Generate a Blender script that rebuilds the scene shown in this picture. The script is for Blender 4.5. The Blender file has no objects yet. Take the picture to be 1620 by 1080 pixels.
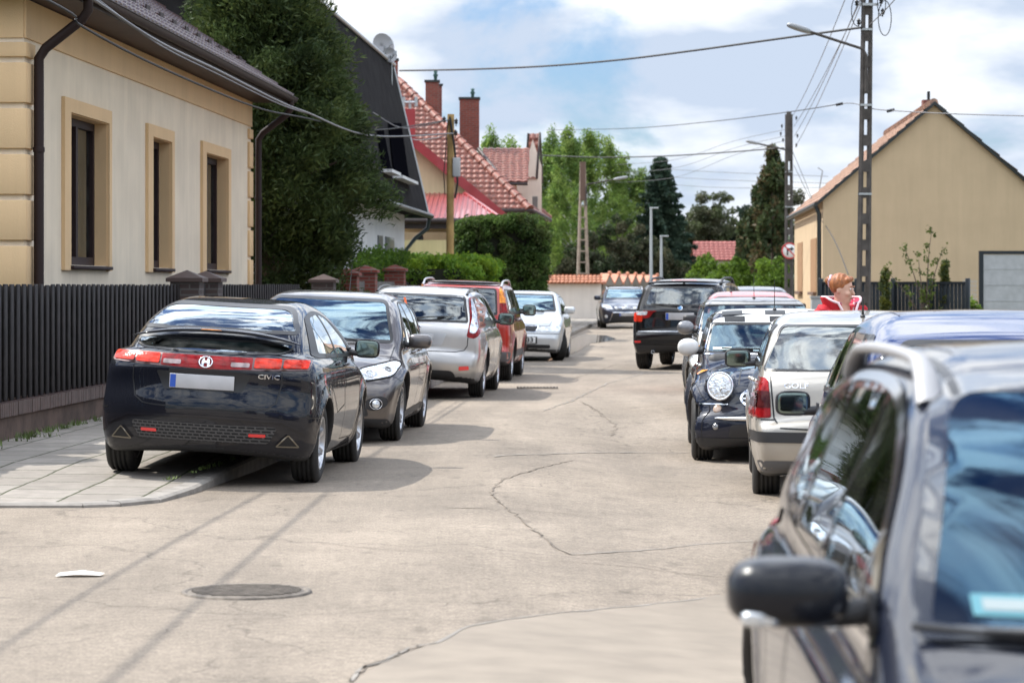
import bpy, bmesh, math, random
import numpy as np
from mathutils import Vector, Matrix, Euler
from mathutils.bvhtree import BVHTree
from mathutils.geometry import delaunay_2d_cdt
rng = np.random.default_rng(7); random.seed(7)
R = math.radians
SC = bpy.context.scene; COL = SC.collection
F_PX = 4300.0; CX = 810.0; HY = 450.0; CAMH = 1.56; VPX = 1030.0
SLOPE = (VPX-CX)/F_PX; HEAD = math.atan(SLOPE)

# ---------- small helpers ----------
def S01(t): t = np.clip(t, 0, 1); return t*t*(3-2*t)
def gz(x, y):
    """height of the road surface: it falls gently to the right gutter"""
    x = np.asarray(x, float); y = np.asarray(y, float)
    a = -.10*S01((x+.3)/1.6)*(1-S01((y-30)/5))
    b = -.07*S01((x-.6)/1.2)*S01((y-22)/3)*(1-S01((y-28)/4))
    return a+b
def P(px, py, s):           # picture position at scale s px per metre
    return Vector(((px-CX)/s, F_PX/s, CAMH-(py-HY)/s))
def G(px, py, z=None):      # ground point under a picture position
    s = (py-HY)/CAMH
    for _ in range(12):
        x, y = (px-CX)/s, F_PX/s
        g = float(gz(x, y)) if z is None else z
        s = (py-HY)/(CAMH-g)
    return Vector(((px-CX)/s, F_PX/s, g))
def street(a, y):           # point at lateral offset a left of the street axis
    return Vector((-a+SLOPE*y, y, 0))

def link(o, parent=None):
    COL.objects.link(o)
    if parent is not None: o.parent = parent
    return o
def tag(o, label=None, cat=None, group=None, kind=None):
    if label: o['label'] = label
    if cat: o['category'] = cat
    if group: o['group'] = group
    if kind: o['kind'] = kind
    return o
def thing(name, label, cat, loc=(0, 0, 0), rz=0, group=None):
    o = bpy.data.objects.new(name, None); COL.objects.link(o)
    o.location = loc; o.rotation_euler = (0, 0, rz); o.empty_display_size = .2
    return tag(o, label, cat, group)
def kids(o): return [c for c in bpy.data.objects if c.parent == o]
def copy_tree(o, parent=None):
    ch = [c for c in o.children]
    c = o.copy(); COL.objects.link(c)
    if parent is not None: c.parent = parent
    for k in ch: copy_tree(k, c)
    return c

def np_mesh(name, V, faces_list, mats, midx=None, smooth=True, parent=None):
    """faces_list: list of int arrays (n,3)/(n,4)"""
    me = bpy.data.meshes.new(name)
    V = np.asarray(V, np.float32)
    me.vertices.add(len(V)); me.vertices.foreach_set('co', V.ravel())
    loops = []; starts = []; tot = []; s = 0
    for f in faces_list:
        f = np.asarray(f, np.int32)
        if len(f) == 0: continue
        loops.append(f.ravel()); n, k = f.shape
        starts.append(s+np.arange(n)*k); tot.append(np.full(n, k)); s += n*k
    if loops:
        loops = np.concatenate(loops); starts = np.concatenate(starts); tot = np.concatenate(tot)
        me.loops.add(len(loops)); me.loops.foreach_set('vertex_index', loops)
        me.polygons.add(len(starts)); me.polygons.foreach_set('loop_start', starts.astype(np.int32))
        me.polygons.foreach_set('loop_total', tot.astype(np.int32))
        if midx is not None: me.polygons.foreach_set('material_index', np.asarray(midx, np.int32))
        me.polygons.foreach_set('use_smooth', np.full(len(starts), smooth))
    me.update(calc_edges=True); me.validate()
    for m in (mats if isinstance(mats, (list, tuple)) else [mats]): me.materials.append(m)
    return link(bpy.data.objects.new(name, me), parent)

class MB:
    """collects shapes, then becomes ONE mesh object"""
    def __init__(s): s.v = []; s.f = []; s.m = []; s.sm = []
    def add(s, vs, fs, mi=0, smooth=False, M=None):
        n = len(s.v)
        for v in vs:
            v = Vector(v); s.v.append(tuple(M @ v) if M is not None else tuple(v))
        for f in fs: s.f.append(tuple(i+n for i in f)); s.m.append(mi); s.sm.append(smooth)
        return s
    def box(s, c, d, mi=0, M=None, rz=0, bev=0):
        x, y, z = d[0]/2, d[1]/2, d[2]/2; c = Vector(c)
        rot = Matrix.Rotation(rz, 3, 'Z')
        if bev <= 0:
            vs = [c+rot@Vector((a*x, b*y, e*z)) for e in (-1, 1) for b in (-1, 1) for a in (-1, 1)]
            return s.add(vs, [(0, 2, 3, 1), (4, 5, 7, 6), (0, 1, 5, 4), (2, 6, 7, 3), (0, 4, 6, 2), (1, 3, 7, 5)], mi, False, M)
        bm = bmesh.new(); bmesh.ops.create_cube(bm, size=1)
        for v in bm.verts: v.co = Vector((v.co.x*d[0], v.co.y*d[1], v.co.z*d[2]))
        bmesh.ops.bevel(bm, geom=list(bm.edges), offset=min(bev, min(d)*.45), segments=2, profile=.5, affect='EDGES')
        bm.verts.index_update()
        s.add([c+rot@v.co for v in bm.verts], [[v.index for v in f.verts] for f in bm.faces], mi, True, M); bm.free()
        return s
    def quad(s, a, b, c, d, mi=0): return s.add([a, b, c, d], [(0, 1, 2, 3)], mi)
    def poly(s, pts, mi=0): return s.add(pts, [tuple(range(len(pts)))], mi)
    def prism(s, pts, off, mi=0):   # polygon swept by a vector
        n = len(pts); off = Vector(off)
        vs = [Vector(p) for p in pts]+[Vector(p)+off for p in pts]
        fs = [tuple(range(n-1, -1, -1)), tuple(range(n, 2*n))]+[(i, (i+1) % n, n+(i+1) % n, n+i) for i in range(n)]
        return s.add(vs, fs, mi)
    def tube(s, pts, r, seg=8, mi=0, caps=True, smooth=True):
        pts = [Vector(p) for p in pts]; n = len(pts)
        rr = r if isinstance(r, (list, tuple)) else [r]*n
        vs = []; up = None
        for i, p in enumerate(pts):
            t = (pts[min(i+1, n-1)]-pts[max(i-1, 0)])
            if t.length < 1e-9: t = Vector((0, 0, 1))
            t.normalize()
            if up is None:
                up = Vector((0, 0, 1)) if abs(t.z) < .9 else Vector((1, 0, 0))
            u = t.cross(up)
            if u.length < 1e-6: u = t.orthogonal()
            u.normalize(); w = u.cross(t); up = w
            for k in range(seg):
                a = 2*math.pi*k/seg; vs.append(p+(u*math.cos(a)+w*math.sin(a))*rr[i])
        fs = [(i*seg+k, i*seg+(k+1) % seg, (i+1)*seg+(k+1) % seg, (i+1)*seg+k) for i in range(n-1) for k in range(seg)]
        s.add(vs, fs, mi, smooth)
        if caps: s.add(vs[:seg], [tuple(range(seg-1, -1, -1))], mi); s.add(vs[-seg:], [tuple(range(seg))], mi)
        return s
    def lathe(s, prof, seg=32, mi=0, axis='y', M=None, smooth=True, close=False):
        """prof: (radius, along) list"""
        vs = []; n = len(prof)
        for r, h in prof:
            for k in range(seg):
                a = 2*math.pi*k/seg; c, d = r*math.cos(a), r*math.sin(a)
                vs.append((c, h, d) if axis == 'y' else (c, d, h) if axis == 'z' else (h, c, d))
        rng_ = range(n if close else n-1)
        fs = [(i*seg+k, i*seg+(k+1) % seg, ((i+1) % n)*seg+(k+1) % seg, ((i+1) % n)*seg+k) for i in rng_ for k in range(seg)]
        return s.add(vs, fs, mi, smooth, M)
    def se(s, c, r, e1=.5, e2=.5, mi=0, rot=None, nu=20, nv=12):
        """superellipsoid"""
        rot = rot or Matrix.Identity(3); c = Vector(c)
        sg = lambda w, e: math.copysign(abs(w)**e, w)
        vs = []
        for j in range(nv+1):
            ph = -math.pi/2+math.pi*j/nv
            for i in range(nu):
                th = 2*math.pi*i/nu
                vs.append(c+rot@Vector((r[0]*sg(math.cos(ph), e1)*sg(math.cos(th), e2),
                                        r[1]*sg(math.cos(ph), e1)*sg(math.sin(th), e2), r[2]*sg(math.sin(ph), e1))))
        fs = [(j*nu+i, j*nu+(i+1) % nu, (j+1)*nu+(i+1) % nu, (j+1)*nu+i) for j in range(nv) for i in range(nu)]
        return s.add(vs, fs, mi, True)
    def build(s, name, mats, parent=None, fix=True):
        me = bpy.data.meshes.new(name); me.from_pydata(s.v, [], s.f)
        me.polygons.foreach_set('material_index', s.m); me.polygons.foreach_set('use_smooth', s.sm)
        if fix:
            bm = bmesh.new(); bm.from_mesh(me); bmesh.ops.recalc_face_normals(bm, faces=bm.faces); bm.to_mesh(me); bm.free()
        me.update()
        for m in (mats if isinstance(mats, (list, tuple)) else [mats]): me.materials.append(m)
        return link(bpy.data.objects.new(name, me), parent)

# ---------- materials ----------
MATS = {}
def mat(name, col=(.5, .5, .5), rough=.6, metal=0, coat=0, var=.0, vscale=5., bump=0, bscale=60., spec=None,
        col2=None, emit=None, rvar=0, trans=0, subsurf=0):
    if name in MATS: return MATS[name]
    m = bpy.data.materials.new(name); m.use_nodes = True; nt = m.node_tree; b = nt.nodes['Principled BSDF']
    c = (*col, 1)
    b.inputs['Base Color'].default_value = c; b.inputs['Roughness'].default_value = rough
    b.inputs['Metallic'].default_value = metal; b.inputs['Coat Weight'].default_value = coat
    b.inputs['Coat Roughness'].default_value = .03
    if spec is not None: b.inputs['Specular IOR Level'].default_value = spec
    if emit: b.inputs['Emission Color'].default_value = (*emit[0], 1); b.inputs['Emission Strength'].default_value = emit[1]
    if var or col2 or rvar or bump:
        tc = nt.nodes.new('ShaderNodeTexCoord')
        n = nt.nodes.new('ShaderNodeTexNoise'); n.inputs['Scale'].default_value = vscale; n.inputs['Detail'].default_value = 6
        nt.links.new(tc.outputs['Object'], n.inputs['Vector'])
        if var or col2:
            r = nt.nodes.new('ShaderNodeValToRGB'); r.color_ramp.elements[0].position = .35; r.color_ramp.elements[1].position = .65
            lo = tuple(x*(1-var) for x in col); hi = col2 or tuple(min(1, x*(1+var)) for x in col)
            r.color_ramp.elements[0].color = (*lo, 1); r.color_ramp.elements[1].color = (*hi, 1)
            nt.links.new(n.outputs['Fac'], r.inputs['Fac']); nt.links.new(r.outputs['Color'], b.inputs['Base Color'])
        if rvar:
            mr = nt.nodes.new('ShaderNodeMapRange'); mr.inputs['To Min'].default_value = max(0, rough-rvar); mr.inputs['To Max'].default_value = rough+rvar
            nt.links.new(n.outputs['Fac'], mr.inputs['Value']); nt.links.new(mr.outputs['Result'], b.inputs['Roughness'])
        if bump:
            n2 = nt.nodes.new('ShaderNodeTexNoise'); n2.inputs['Scale'].default_value = bscale; n2.inputs['Detail'].default_value = 4
            nt.links.new(tc.outputs['Object'], n2.inputs['Vector'])
            bp = nt.nodes.new('ShaderNodeBump'); bp.inputs['Strength'].default_value = bump; bp.inputs['Distance'].default_value = .01
            nt.links.new(n2.outputs['Fac'], bp.inputs['Height']); nt.links.new(bp.outputs['Normal'], b.inputs['Normal'])
    MATS[name] = m
    return m
def N(nt, typ, **kw):
    n = nt.nodes.new(typ)
    for k, v in kw.items():
        if k.startswith('i_'):
            n.inputs[k[2:].replace('_', ' ')].default_value = v
        else: setattr(n, k, v)
    return n

def paint(name, col, metal=.35, rough=.28, dust=.25):
    """car paint: flake base, clear coat, thin road dust on the low panels; grey lining on the inside of the shell"""
    if name in MATS: return MATS[name]
    m = bpy.data.materials.new(name); m.use_nodes = True; nt = m.node_tree; L = nt.links.new
    b = nt.nodes['Principled BSDF']; b.inputs['Metallic'].default_value = metal; b.inputs['Roughness'].default_value = rough
    b.inputs['Coat Weight'].default_value = 1; b.inputs['Coat Roughness'].default_value = .04
    tc = N(nt, 'ShaderNodeTexCoord'); sp = N(nt, 'ShaderNodeSeparateXYZ'); L(tc.outputs['Object'], sp.inputs[0])
    no = N(nt, 'ShaderNodeTexNoise', i_Scale=3.5, i_Detail=7.); L(tc.outputs['Object'], no.inputs['Vector'])
    mr = N(nt, 'ShaderNodeMapRange'); mr.inputs['From Min'].default_value = .62; mr.inputs['From Max'].default_value = .15
    L(sp.outputs['Z'], mr.inputs['Value'])
    mu = N(nt, 'ShaderNodeMath', operation='MULTIPLY'); L(mr.outputs[0], mu.inputs[0]); L(no.outputs['Fac'], mu.inputs[1])
    m2 = N(nt, 'ShaderNodeMath', operation='MULTIPLY'); L(mu.outputs[0], m2.inputs[0]); m2.inputs[1].default_value = dust*2.2; m2.use_clamp = True
    mx = N(nt, 'ShaderNodeMix', data_type='RGBA'); mx.inputs['A'].default_value = (*col, 1); mx.inputs['B'].default_value = (.16, .135, .11, 1)
    L(m2.outputs[0], mx.inputs['Factor']); L(mx.outputs['Result'], b.inputs['Base Color'])
    if metal == 0: b.inputs['Specular IOR Level'].default_value = .06
    cr = N(nt, 'ShaderNodeMapRange'); cr.inputs['To Min'].default_value = 1; cr.inputs['To Max'].default_value = .25
    L(m2.outputs[0], cr.inputs['Value']); L(cr.outputs[0], b.inputs['Coat Weight'])
    n3 = N(nt, 'ShaderNodeTexNoise', i_Scale=2.2, i_Detail=2.); L(tc.outputs['Object'], n3.inputs['Vector'])
    bp = N(nt, 'ShaderNodeBump', i_Strength=.06, i_Distance=.02); L(n3.outputs['Fac'], bp.inputs['Height'])
    L(bp.outputs[0], b.inputs['Coat Normal'])
    lin = N(nt, 'ShaderNodeBsdfDiffuse'); lin.inputs['Color'].default_value = (.035, .035, .037, 1)
    ge = N(nt, 'ShaderNodeNewGeometry'); ms = N(nt, 'ShaderNodeMixShader')
    L(ge.outputs['Backfacing'], ms.inputs[0]); L(b.outputs[0], ms.inputs[1]); L(lin.outputs[0], ms.inputs[2])
    L(ms.outputs[0], nt.nodes['Material Output'].inputs['Surface'])
    MATS[name] = m
    return m
def glass(name, tint=(.45, .6, .58), dirt=.05, k=2.3, gc=(.9, .97, 1)):
    if name in MATS: return MATS[name]
    m = bpy.data.materials.new(name); m.use_nodes = True; nt = m.node_tree; L = nt.links.new
    nt.nodes.remove(nt.nodes['Principled BSDF'])
    tr = N(nt, 'ShaderNodeBsdfTransparent'); tr.inputs[0].default_value = (*tint, 1)
    gl = N(nt, 'ShaderNodeBsdfGlossy'); gl.inputs['Roughness'].default_value = .015; gl.inputs['Color'].default_value = (*gc, 1)
    lw = N(nt, 'ShaderNodeFresnel'); lw.inputs['IOR'].default_value = 1.62
    mu = N(nt, 'ShaderNodeMath', operation='MULTIPLY'); mu.inputs[1].default_value = k; mu.use_clamp = True; L(lw.outputs[0], mu.inputs[0])
    ms = N(nt, 'ShaderNodeMixShader'); L(mu.outputs[0], ms.inputs[0]); L(tr.outputs[0], ms.inputs[1]); L(gl.outputs[0], ms.inputs[2])
    df = N(nt, 'ShaderNodeBsdfDiffuse'); df.inputs[0].default_value = (.5, .5, .46, 1)
    tc = N(nt, 'ShaderNodeTexCoord'); no = N(nt, 'ShaderNodeTexNoise', i_Scale=5., i_Detail=8.); L(tc.outputs['Object'], no.inputs['Vector'])
    mr = N(nt, 'ShaderNodeMapRange'); mr.inputs['From Min'].default_value = .4; mr.inputs['From Max'].default_value = .8; mr.inputs['To Max'].default_value = dirt*2
    L(no.outputs['Fac'], mr.inputs['Value'])
    m3 = N(nt, 'ShaderNodeMixShader'); L(mr.outputs[0], m3.inputs[0]); L(ms.outputs[0], m3.inputs[1]); L(df.outputs[0], m3.inputs[2])
    L(m3.outputs[0], nt.nodes['Material Output'].inputs['Surface'])
    MATS[name] = m
    return m
def lampglass(name, col, bscale=45., cell=True, rough=.12, metal=.0):
    """moulded lamp: facets behind a clear coat"""
    if name in MATS: return MATS[name]
    m = bpy.data.materials.new(name); m.use_nodes = True; nt = m.node_tree; L = nt.links.new
    b = nt.nodes['Principled BSDF']; b.inputs['Roughness'].default_value = rough
    b.inputs['Coat Weight'].default_value = 1 if metal else .35; b.inputs['Coat Roughness'].default_value = .02; b.inputs['Metallic'].default_value = metal; b.inputs['Specular IOR Level'].default_value = .5 if metal else .12
    tc = N(nt, 'ShaderNodeTexCoord'); vo = N(nt, 'ShaderNodeTexVoronoi', i_Scale=bscale); L(tc.outputs['Object'], vo.inputs['Vector'])
    cr = N(nt, 'ShaderNodeValToRGB'); cr.color_ramp.elements[0].color = (*[c*.6 for c in col], 1); cr.color_ramp.elements[1].color = (*[min(1, c*1.15) for c in col], 1)
    vo2 = N(nt, 'ShaderNodeTexNoise', i_Scale=14.); L(tc.outputs['Object'], vo2.inputs['Vector']); cr.color_ramp.elements[0].position = .35; cr.color_ramp.elements[1].position = .6
    L(vo2.outputs['Fac'], cr.inputs[0]); L(cr.outputs[0], b.inputs['Base Color'])
    bp = N(nt, 'ShaderNodeBump', i_Strength=.6 if metal else .08, i_Distance=.01); L(vo.outputs['Distance'], bp.inputs['Height']); L(bp.outputs[0], b.inputs['Normal'])
    MATS[name] = m
    return m

# ---------- implicit surfaces ----------
def smin(a, b, k):
    h = np.clip(.5+.5*(b-a)/k, 0, 1); return b*(1-h)+a*h-k*h*(1-h)
def smax(a, b, k): return -smin(-a, -b, k)
def surface_nets(Fv, org, h):
    nx, ny, nz = Fv.shape; neg = Fv < 0
    sh = (nx-1, ny-1, nz-1); acc = np.zeros(sh+(3,), np.float32); cnt = np.zeros(sh, np.uint8)
    sl = lambda o: tuple(slice(o[i], o[i]+sh[i]) for i in range(3))
    for ax in range(3):
        oth = [i for i in range(3) if i != ax]
        for p in (0, 1):
            for q in (0, 1):
                a = [0, 0, 0]; a[oth[0]] = p; a[oth[1]] = q; b = list(a); b[ax] = 1
                fa, fb = Fv[sl(a)], Fv[sl(b)]; cr = neg[sl(a)] != neg[sl(b)]
                idx = np.nonzero(cr); t = fa[idx]/(fa[idx]-fb[idx])
                for c in range(3): acc[idx+(c,)] += a[c]+(t if c == ax else 0)
                cnt[idx] += 1
    m = cnt > 0; idx = np.full(sh, -1, np.int64); n = int(m.sum()); idx[m] = np.arange(n)
    cells = np.argwhere(m); V = (cells+acc[m]/cnt[m][:, None])*h+np.array(org)
    quads = []
    for ax in range(3):
        u, v = [(1, 2), (2, 0), (0, 1)][ax]
        a = [slice(None)]*3; b = [slice(None)]*3; a[ax] = slice(0, -1); b[ax] = slice(1, None)
        cr = neg[tuple(a)] != neg[tuple(b)]
        ii = np.argwhere(cr); ok = (ii[:, u] > 0) & (ii[:, v] > 0) & (ii[:, u] < Fv.shape[u]-1) & (ii[:, v] < Fv.shape[v]-1)
        ii = ii[ok]
        def cell(du, dv):
            c = ii.copy(); c[:, u] -= du; c[:, v] -= dv; return idx[c[:, 0], c[:, 1], c[:, 2]]
        q = np.stack([cell(1, 1), cell(0, 1), cell(0, 0), cell(1, 0)], 1)
        flip = ~neg[tuple(ii.T)]
        q[flip] = q[flip][:, ::-1]
        quads.append(q)
    Q = np.concatenate(quads)
    # one projection step onto the field
    g = np.stack(np.gradient(Fv, h), -1).astype(np.float32)
    def samp(A, pts):
        p = (pts-np.array(org))/h; i = np.clip(np.floor(p).astype(int), 0, np.array(Fv.shape)-2); f = p-i; out = 0
        for dx in (0, 1):
            for dy in (0, 1):
                for dz in (0, 1):
                    w = (f[:, 0] if dx else 1-f[:, 0])*(f[:, 1] if dy else 1-f[:, 1])*(f[:, 2] if dz else 1-f[:, 2])
                    a = A[i[:, 0]+dx, i[:, 1]+dy, i[:, 2]+dz]; out = out+(w[:, None]*a if a.ndim > 1 else w*a)
        return out
    for _ in range(2):
        gg = samp(g, V); ff = samp(Fv, V); st = ff/np.maximum((gg**2).sum(1), .2)
        V = V-np.clip(st, -h*.5, h*.5)[:, None]*gg
    return V, Q
def bspline_poly(pts, n=6):
    """closed polygon -> each corner rounded; third value = how far the rounding reaches (default: to mid edge)"""
    out = []; m = len(pts)
    for i in range(m):
        p = np.array(pts[i][:2], float); a = np.array(pts[i-1][:2], float); b = np.array(pts[(i+1) % m][:2], float)
        c = pts[i][2] if len(pts[i]) > 2 else 1e9
        if c == 0: out.append(p); continue
        la, lb = np.linalg.norm(a-p), np.linalg.norm(b-p); ca, cb = min(c, la/2), min(c, lb/2)
        s = p+(a-p)/max(la, 1e-9)*ca; e = p+(b-p)/max(lb, 1e-9)*cb
        for k in range(n+1):
            t = k/n; out.append((1-t)**2*s+2*t*(1-t)*p+t*t*e)
    res = [out[0]]
    for q in out[1:]:
        if np.linalg.norm(q-res[-1]) > 1e-5: res.append(q)
    if np.linalg.norm(res[0]-res[-1]) < 1e-5: res.pop()
    return np.array(res)
def inside(poly, x, y):
    c = np.zeros(np.shape(x), bool); n = len(poly)
    for i in range(n):
        x0, y0 = poly[i-1]; x1, y1 = poly[i]
        if y0 == y1: continue
        c ^= ((y0 > y) != (y1 > y)) & (x < (x1-x0)*(y-y0)/(y1-y0)+x0)
    return c
def sdf_poly(poly, X, Y):
    d = np.full(X.shape, 1e9)
    for i in range(len(poly)):
        a = poly[i-1]; b = poly[i]; e = b-a; L2 = e@e
        if L2 < 1e-12: continue
        wx, wy = X-a[0], Y-a[1]; t = np.clip((wx*e[0]+wy*e[1])/L2, 0, 1)
        d = np.minimum(d, (wx-t*e[0])**2+(wy-t*e[1])**2)
    d = np.sqrt(d); return np.where(inside(poly, X, Y), -d, d)
def curve(pts):
    """smooth 1-D function through (t, v)"""
    p = np.array(pts, float); t = p[:, 0]; v = p[:, 1]
    d = np.diff(v)/np.diff(t); m = np.zeros(len(t)); m[0] = d[0]; m[-1] = d[-1]
    for i in range(1, len(t)-1): m[i] = 0 if d[i-1]*d[i] <= 0 else 2*d[i-1]*d[i]/(d[i-1]+d[i])
    def f(x):
        x = np.clip(x, t[0], t[-1]); i = np.clip(np.searchsorted(t, x)-1, 0, len(t)-2)
        hh = t[i+1]-t[i]; s = (x-t[i])/hh
        return (2*s**3-3*s**2+1)*v[i]+(s**3-2*s**2+s)*hh*m[i]+(-2*s**3+3*s**2)*v[i+1]+(s**3-s**2)*hh*m[i+1]
    return f
def bricks(name, c1, c2, mort=(.3, .28, .25), w=.25, h=.075, axis='Y', ms=.012):
    if name in MATS: return MATS[name]
    m = bpy.data.materials.new(name); m.use_nodes = True; nt = m.node_tree; L = nt.links.new; b = nt.nodes['Principled BSDF']; b.inputs['Roughness'].default_value = .8
    tc = N(nt, 'ShaderNodeTexCoord'); sp = N(nt, 'ShaderNodeSeparateXYZ'); L(tc.outputs['Object'], sp.inputs[0]); ad = N(nt, 'ShaderNodeMath', operation='ADD'); L(sp.outputs[0], ad.inputs[0]); L(sp.outputs[1], ad.inputs[1])
    cb = N(nt, 'ShaderNodeCombineXYZ'); L(ad.outputs[0], cb.inputs[0]); L(sp.outputs[2], cb.inputs[1])
    br = N(nt, 'ShaderNodeTexBrick', i_Scale=1., i_Mortar_Size=ms, i_Brick_Width=w, i_Row_Height=h); L(cb.outputs[0], br.inputs['Vector'])
    br.inputs['Color1'].default_value = (*c1, 1); br.inputs['Color2'].default_value = (*c2, 1); br.inputs['Mortar'].default_value = (*mort, 1); L(br.outputs[0], b.inputs['Base Color'])
    bp = N(nt, 'ShaderNodeBump', i_Strength=.5, i_Distance=.01); bp.invert = True; L(br.outputs['Fac'], bp.inputs['Height']); L(bp.outputs[0], b.inputs['Normal'])
    MATS[name] = m; return m
# ---------- cars ----------
BLACKP = mat('black_plastic', (.022, .022, .024), .5, bump=.15, bscale=180)
DARKP = mat('dark_trim', (.012, .012, .013), .35)
RUBBER = mat('tyre_rubber', (.022, .021, .02), .75, var=.35, vscale=9, bump=.2)
CHROME = mat('chrome', (.75, .76, .78), .12, 1)
SILVERM = mat('silver_metal', (.55, .56, .58), .3, .9)
RIMM = mat('rim_alloy', (.42, .43, .45), .32, .85, var=.2)
RIMD = mat('rim_grey', (.2, .2, .21), .45, .7, var=.2)
GLASS = glass('car_glass')
GLASSD = glass('car_glass_dark', (.12, .15, .15))
GLASSB = glass('windscreen_glass', (.4, .58, .6), .04, 2.3, (.62, .86, 1))  # bluish gloss colour carries the blue of the reflected sky
SEATM = mat('seat_cloth', (.045, .045, .05), .85, var=.3, bump=.2)
DASHM = mat('dash_plastic', (.03, .03, .033), .6)
LRED = lampglass('tail_lamp_red', (.26, .008, .010)); LORANGE = lampglass('tail_lamp_amber', (.95, .32, .05))
LRED2 = lampglass('tail_lamp_bright', (.62, .035, .015), 60)
LDRED = lampglass('tail_lamp_dark', (.07, .012, .012))
LWHITE = lampglass('head_lamp_clear', (.8, .84, .88), 40, metal=.6); LDARK = lampglass('head_lamp_dark', (.3, .3, .3), metal=.6)
REFRED = mat('reflector_red', (.75, .03, .03), .25, coat=1)
PLATEM = mat('plate_grey', (.42, .42, .43), .55, var=.12, vscale=4); PLATEB = mat('plate_blue', (.02, .08, .4), .4)
PLATEW = mat('plate_white', (.75, .75, .73), .45); PAPER = mat('sticker_paper', (.7, .85, .82), .6)
WHITEP = mat('white_marking', (.75, .75, .74), .5)

class Car:
    def __init__(s, name, label, cat, S, paintm, loc, rz, group='cars parked along the street', h=.024, scale=1, roll=0, pitch=0):
        s.S = S; s.root = thing(name, label, cat, loc, 0, group)
        s.root.rotation_mode = 'XYZ'; s.root.rotation_euler = (roll, pitch, rz)
        s.root.scale = (scale,)*3 if not isinstance(scale, tuple) else scale
        s.xm = (S['xr']+S['xf'])/2; s.paint = paintm; s.h = h
        L, hw = S['L'], S['W']/2; s.hw = hw; s.L = L
        xs = np.arange(-.08, L+.1, h); ys = np.arange(-(int((hw+.08)/h)+.5)*h, hw+.09, h); zs = np.arange(.08, S['H']+.1, h)
        X2, Z2 = np.meshgrid(xs, zs, indexing='ij')
        low = bspline_poly(S['low']); gh = bspline_poly(S['gh'])
        DL = sdf_poly(low, X2, Z2); DG = sdf_poly(gh, X2, Z2)
        X, Y, Z = np.meshgrid(xs, ys, zs, indexing='ij', sparse=True); A = np.abs(Y)
        plan = curve(S['plan'])(X); sec = curve(S['sec'])(Z); gsec = curve(S['gsec'])(Z); gplan = curve(S.get('gplan', [(0, 1), (L, 1)]))(X)
        cyls = [np.hypot(X-xw, np.maximum(Z, 0)-S['Rt'])-(S['Rt']+.05) for xw in (S['xr'], S['xf'])]
        flare = sum(S.get('flare', .018)*np.exp(-(c/.07)**2)*(Z < S['Rt']*2+.15) for c in cyls)
        wl = hw*plan*sec+flare*(plan*sec > .5)
        wg = hw*gsec*gplan
        u = A/hw
        def warp(D, bf, br, cr, pw):
            sf = S01((X-L*.55)/(L*.35)); sr = S01((L*.45-X)/(L*.35))
            xx = X+sf*bf*u**pw-sr*br*u**pw; zz = Z+cr*u**2
            fx = np.clip((xx-xs[0])/h, 0, len(xs)-1.001); fz = np.clip((zz-zs[0])/h, 0, len(zs)-1.001)
            fx, fz = np.broadcast_arrays(fx, fz); i = fx.astype(int); k = fz.astype(int); a = fx-i; b = fz-k
            return D[i, k]*(1-a)*(1-b)+D[i+1, k]*a*(1-b)+D[i, k+1]*(1-a)*b+D[i+1, k+1]*a*b
        dl = smax(warp(DL, S.get('bow_f', .22), S.get('bow_r', .14), S.get('crown', .07), 2.4), (A-wl)*.97, S.get('rl', .07))
        dg = smax(warp(DG, S.get('gbow_f', .22), S.get('gbow_r', .12), S.get('gcrown', .035), 2.2), (A-wg)*.93, S.get('rg', .09))
        d = smin(dl, dg, S.get('k', .035))
        for c in S.get('scoop', []):  # (cx,cy,cz, rx,ry,rz) ellipsoid hollows
            e = (np.sqrt(((X-c[0])/c[3])**2+((A-c[1])/c[4])**2+((Z-c[2])/c[5])**2)-1)*min(c[3:]); d = smax(d, -e, .02)
        for c in S.get('bump', []):
            e = (np.sqrt(((X-c[0])/c[3])**2+((A-c[1])/c[4])**2+((Z-c[2])/c[5])**2)-1)*min(c[3:]); d = smin(d, e, .03)
        for (x0, x1, y1, z0, z1, r) in S.get('slab', []):   # rounded bars (spoilers, lips)
            qx = np.abs(X-(x0+x1)/2)-(x1-x0)/2+r; qy = A-y1+r; qz = np.abs(Z-(z0+z1)/2)-(z1-z0)/2+r
            e = np.sqrt(np.maximum(qx, 0)**2+np.maximum(qy, 0)**2+np.maximum(qz, 0)**2)+np.minimum(np.maximum(np.maximum(qx, qy), qz), 0)-r
            d = smin(d, e, .03)
        for c in cyls: d = np.maximum(d, -np.maximum(c, (hw-.33)-A))
        V, Q = surface_nets(np.ascontiguousarray(d, dtype=np.float32), (xs[0], ys[0], zs[0]), h)
        s.V, s.Q = V, Q
        s.bvh = BVHTree.FromPolygons(V.tolist(), Q.tolist())
        s.cx = V[Q].mean(1)
        a = V[Q[:, 2]]-V[Q[:, 0]]; b = V[Q[:, 3]]-V[Q[:, 1]]; n = np.cross(a, b); s.fn = n/np.maximum(np.linalg.norm(n, axis=1), 1e-9)[:, None]
        vn = np.zeros_like(V)
        for k in range(4): np.add.at(vn, Q[:, k], n)
        s.vn = vn/np.maximum(np.linalg.norm(vn, axis=1), 1e-9)[:, None]
        mi = np.zeros(len(Q), int)
        for xw in (S['xr'], S['xf']):
            r = np.hypot(s.cx[:, 0]-xw, s.cx[:, 2]-S['Rt']); mi[(r < S['Rt']+.062) & (np.abs(s.cx[:, 1]) < hw*1.02) & ((np.abs(s.fn[:, 1]) < .75) | (np.abs(s.cx[:, 1]) < hw-.25))] = 1
        mi[(s.fn[:, 2] < -.6) & (s.cx[:, 2] < .35)] = 1
        s.mi = mi; s.keep = np.ones(len(Q), bool); s.parts = []
        s.Toff = Vector((-s.xm, 0, 0))
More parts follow.
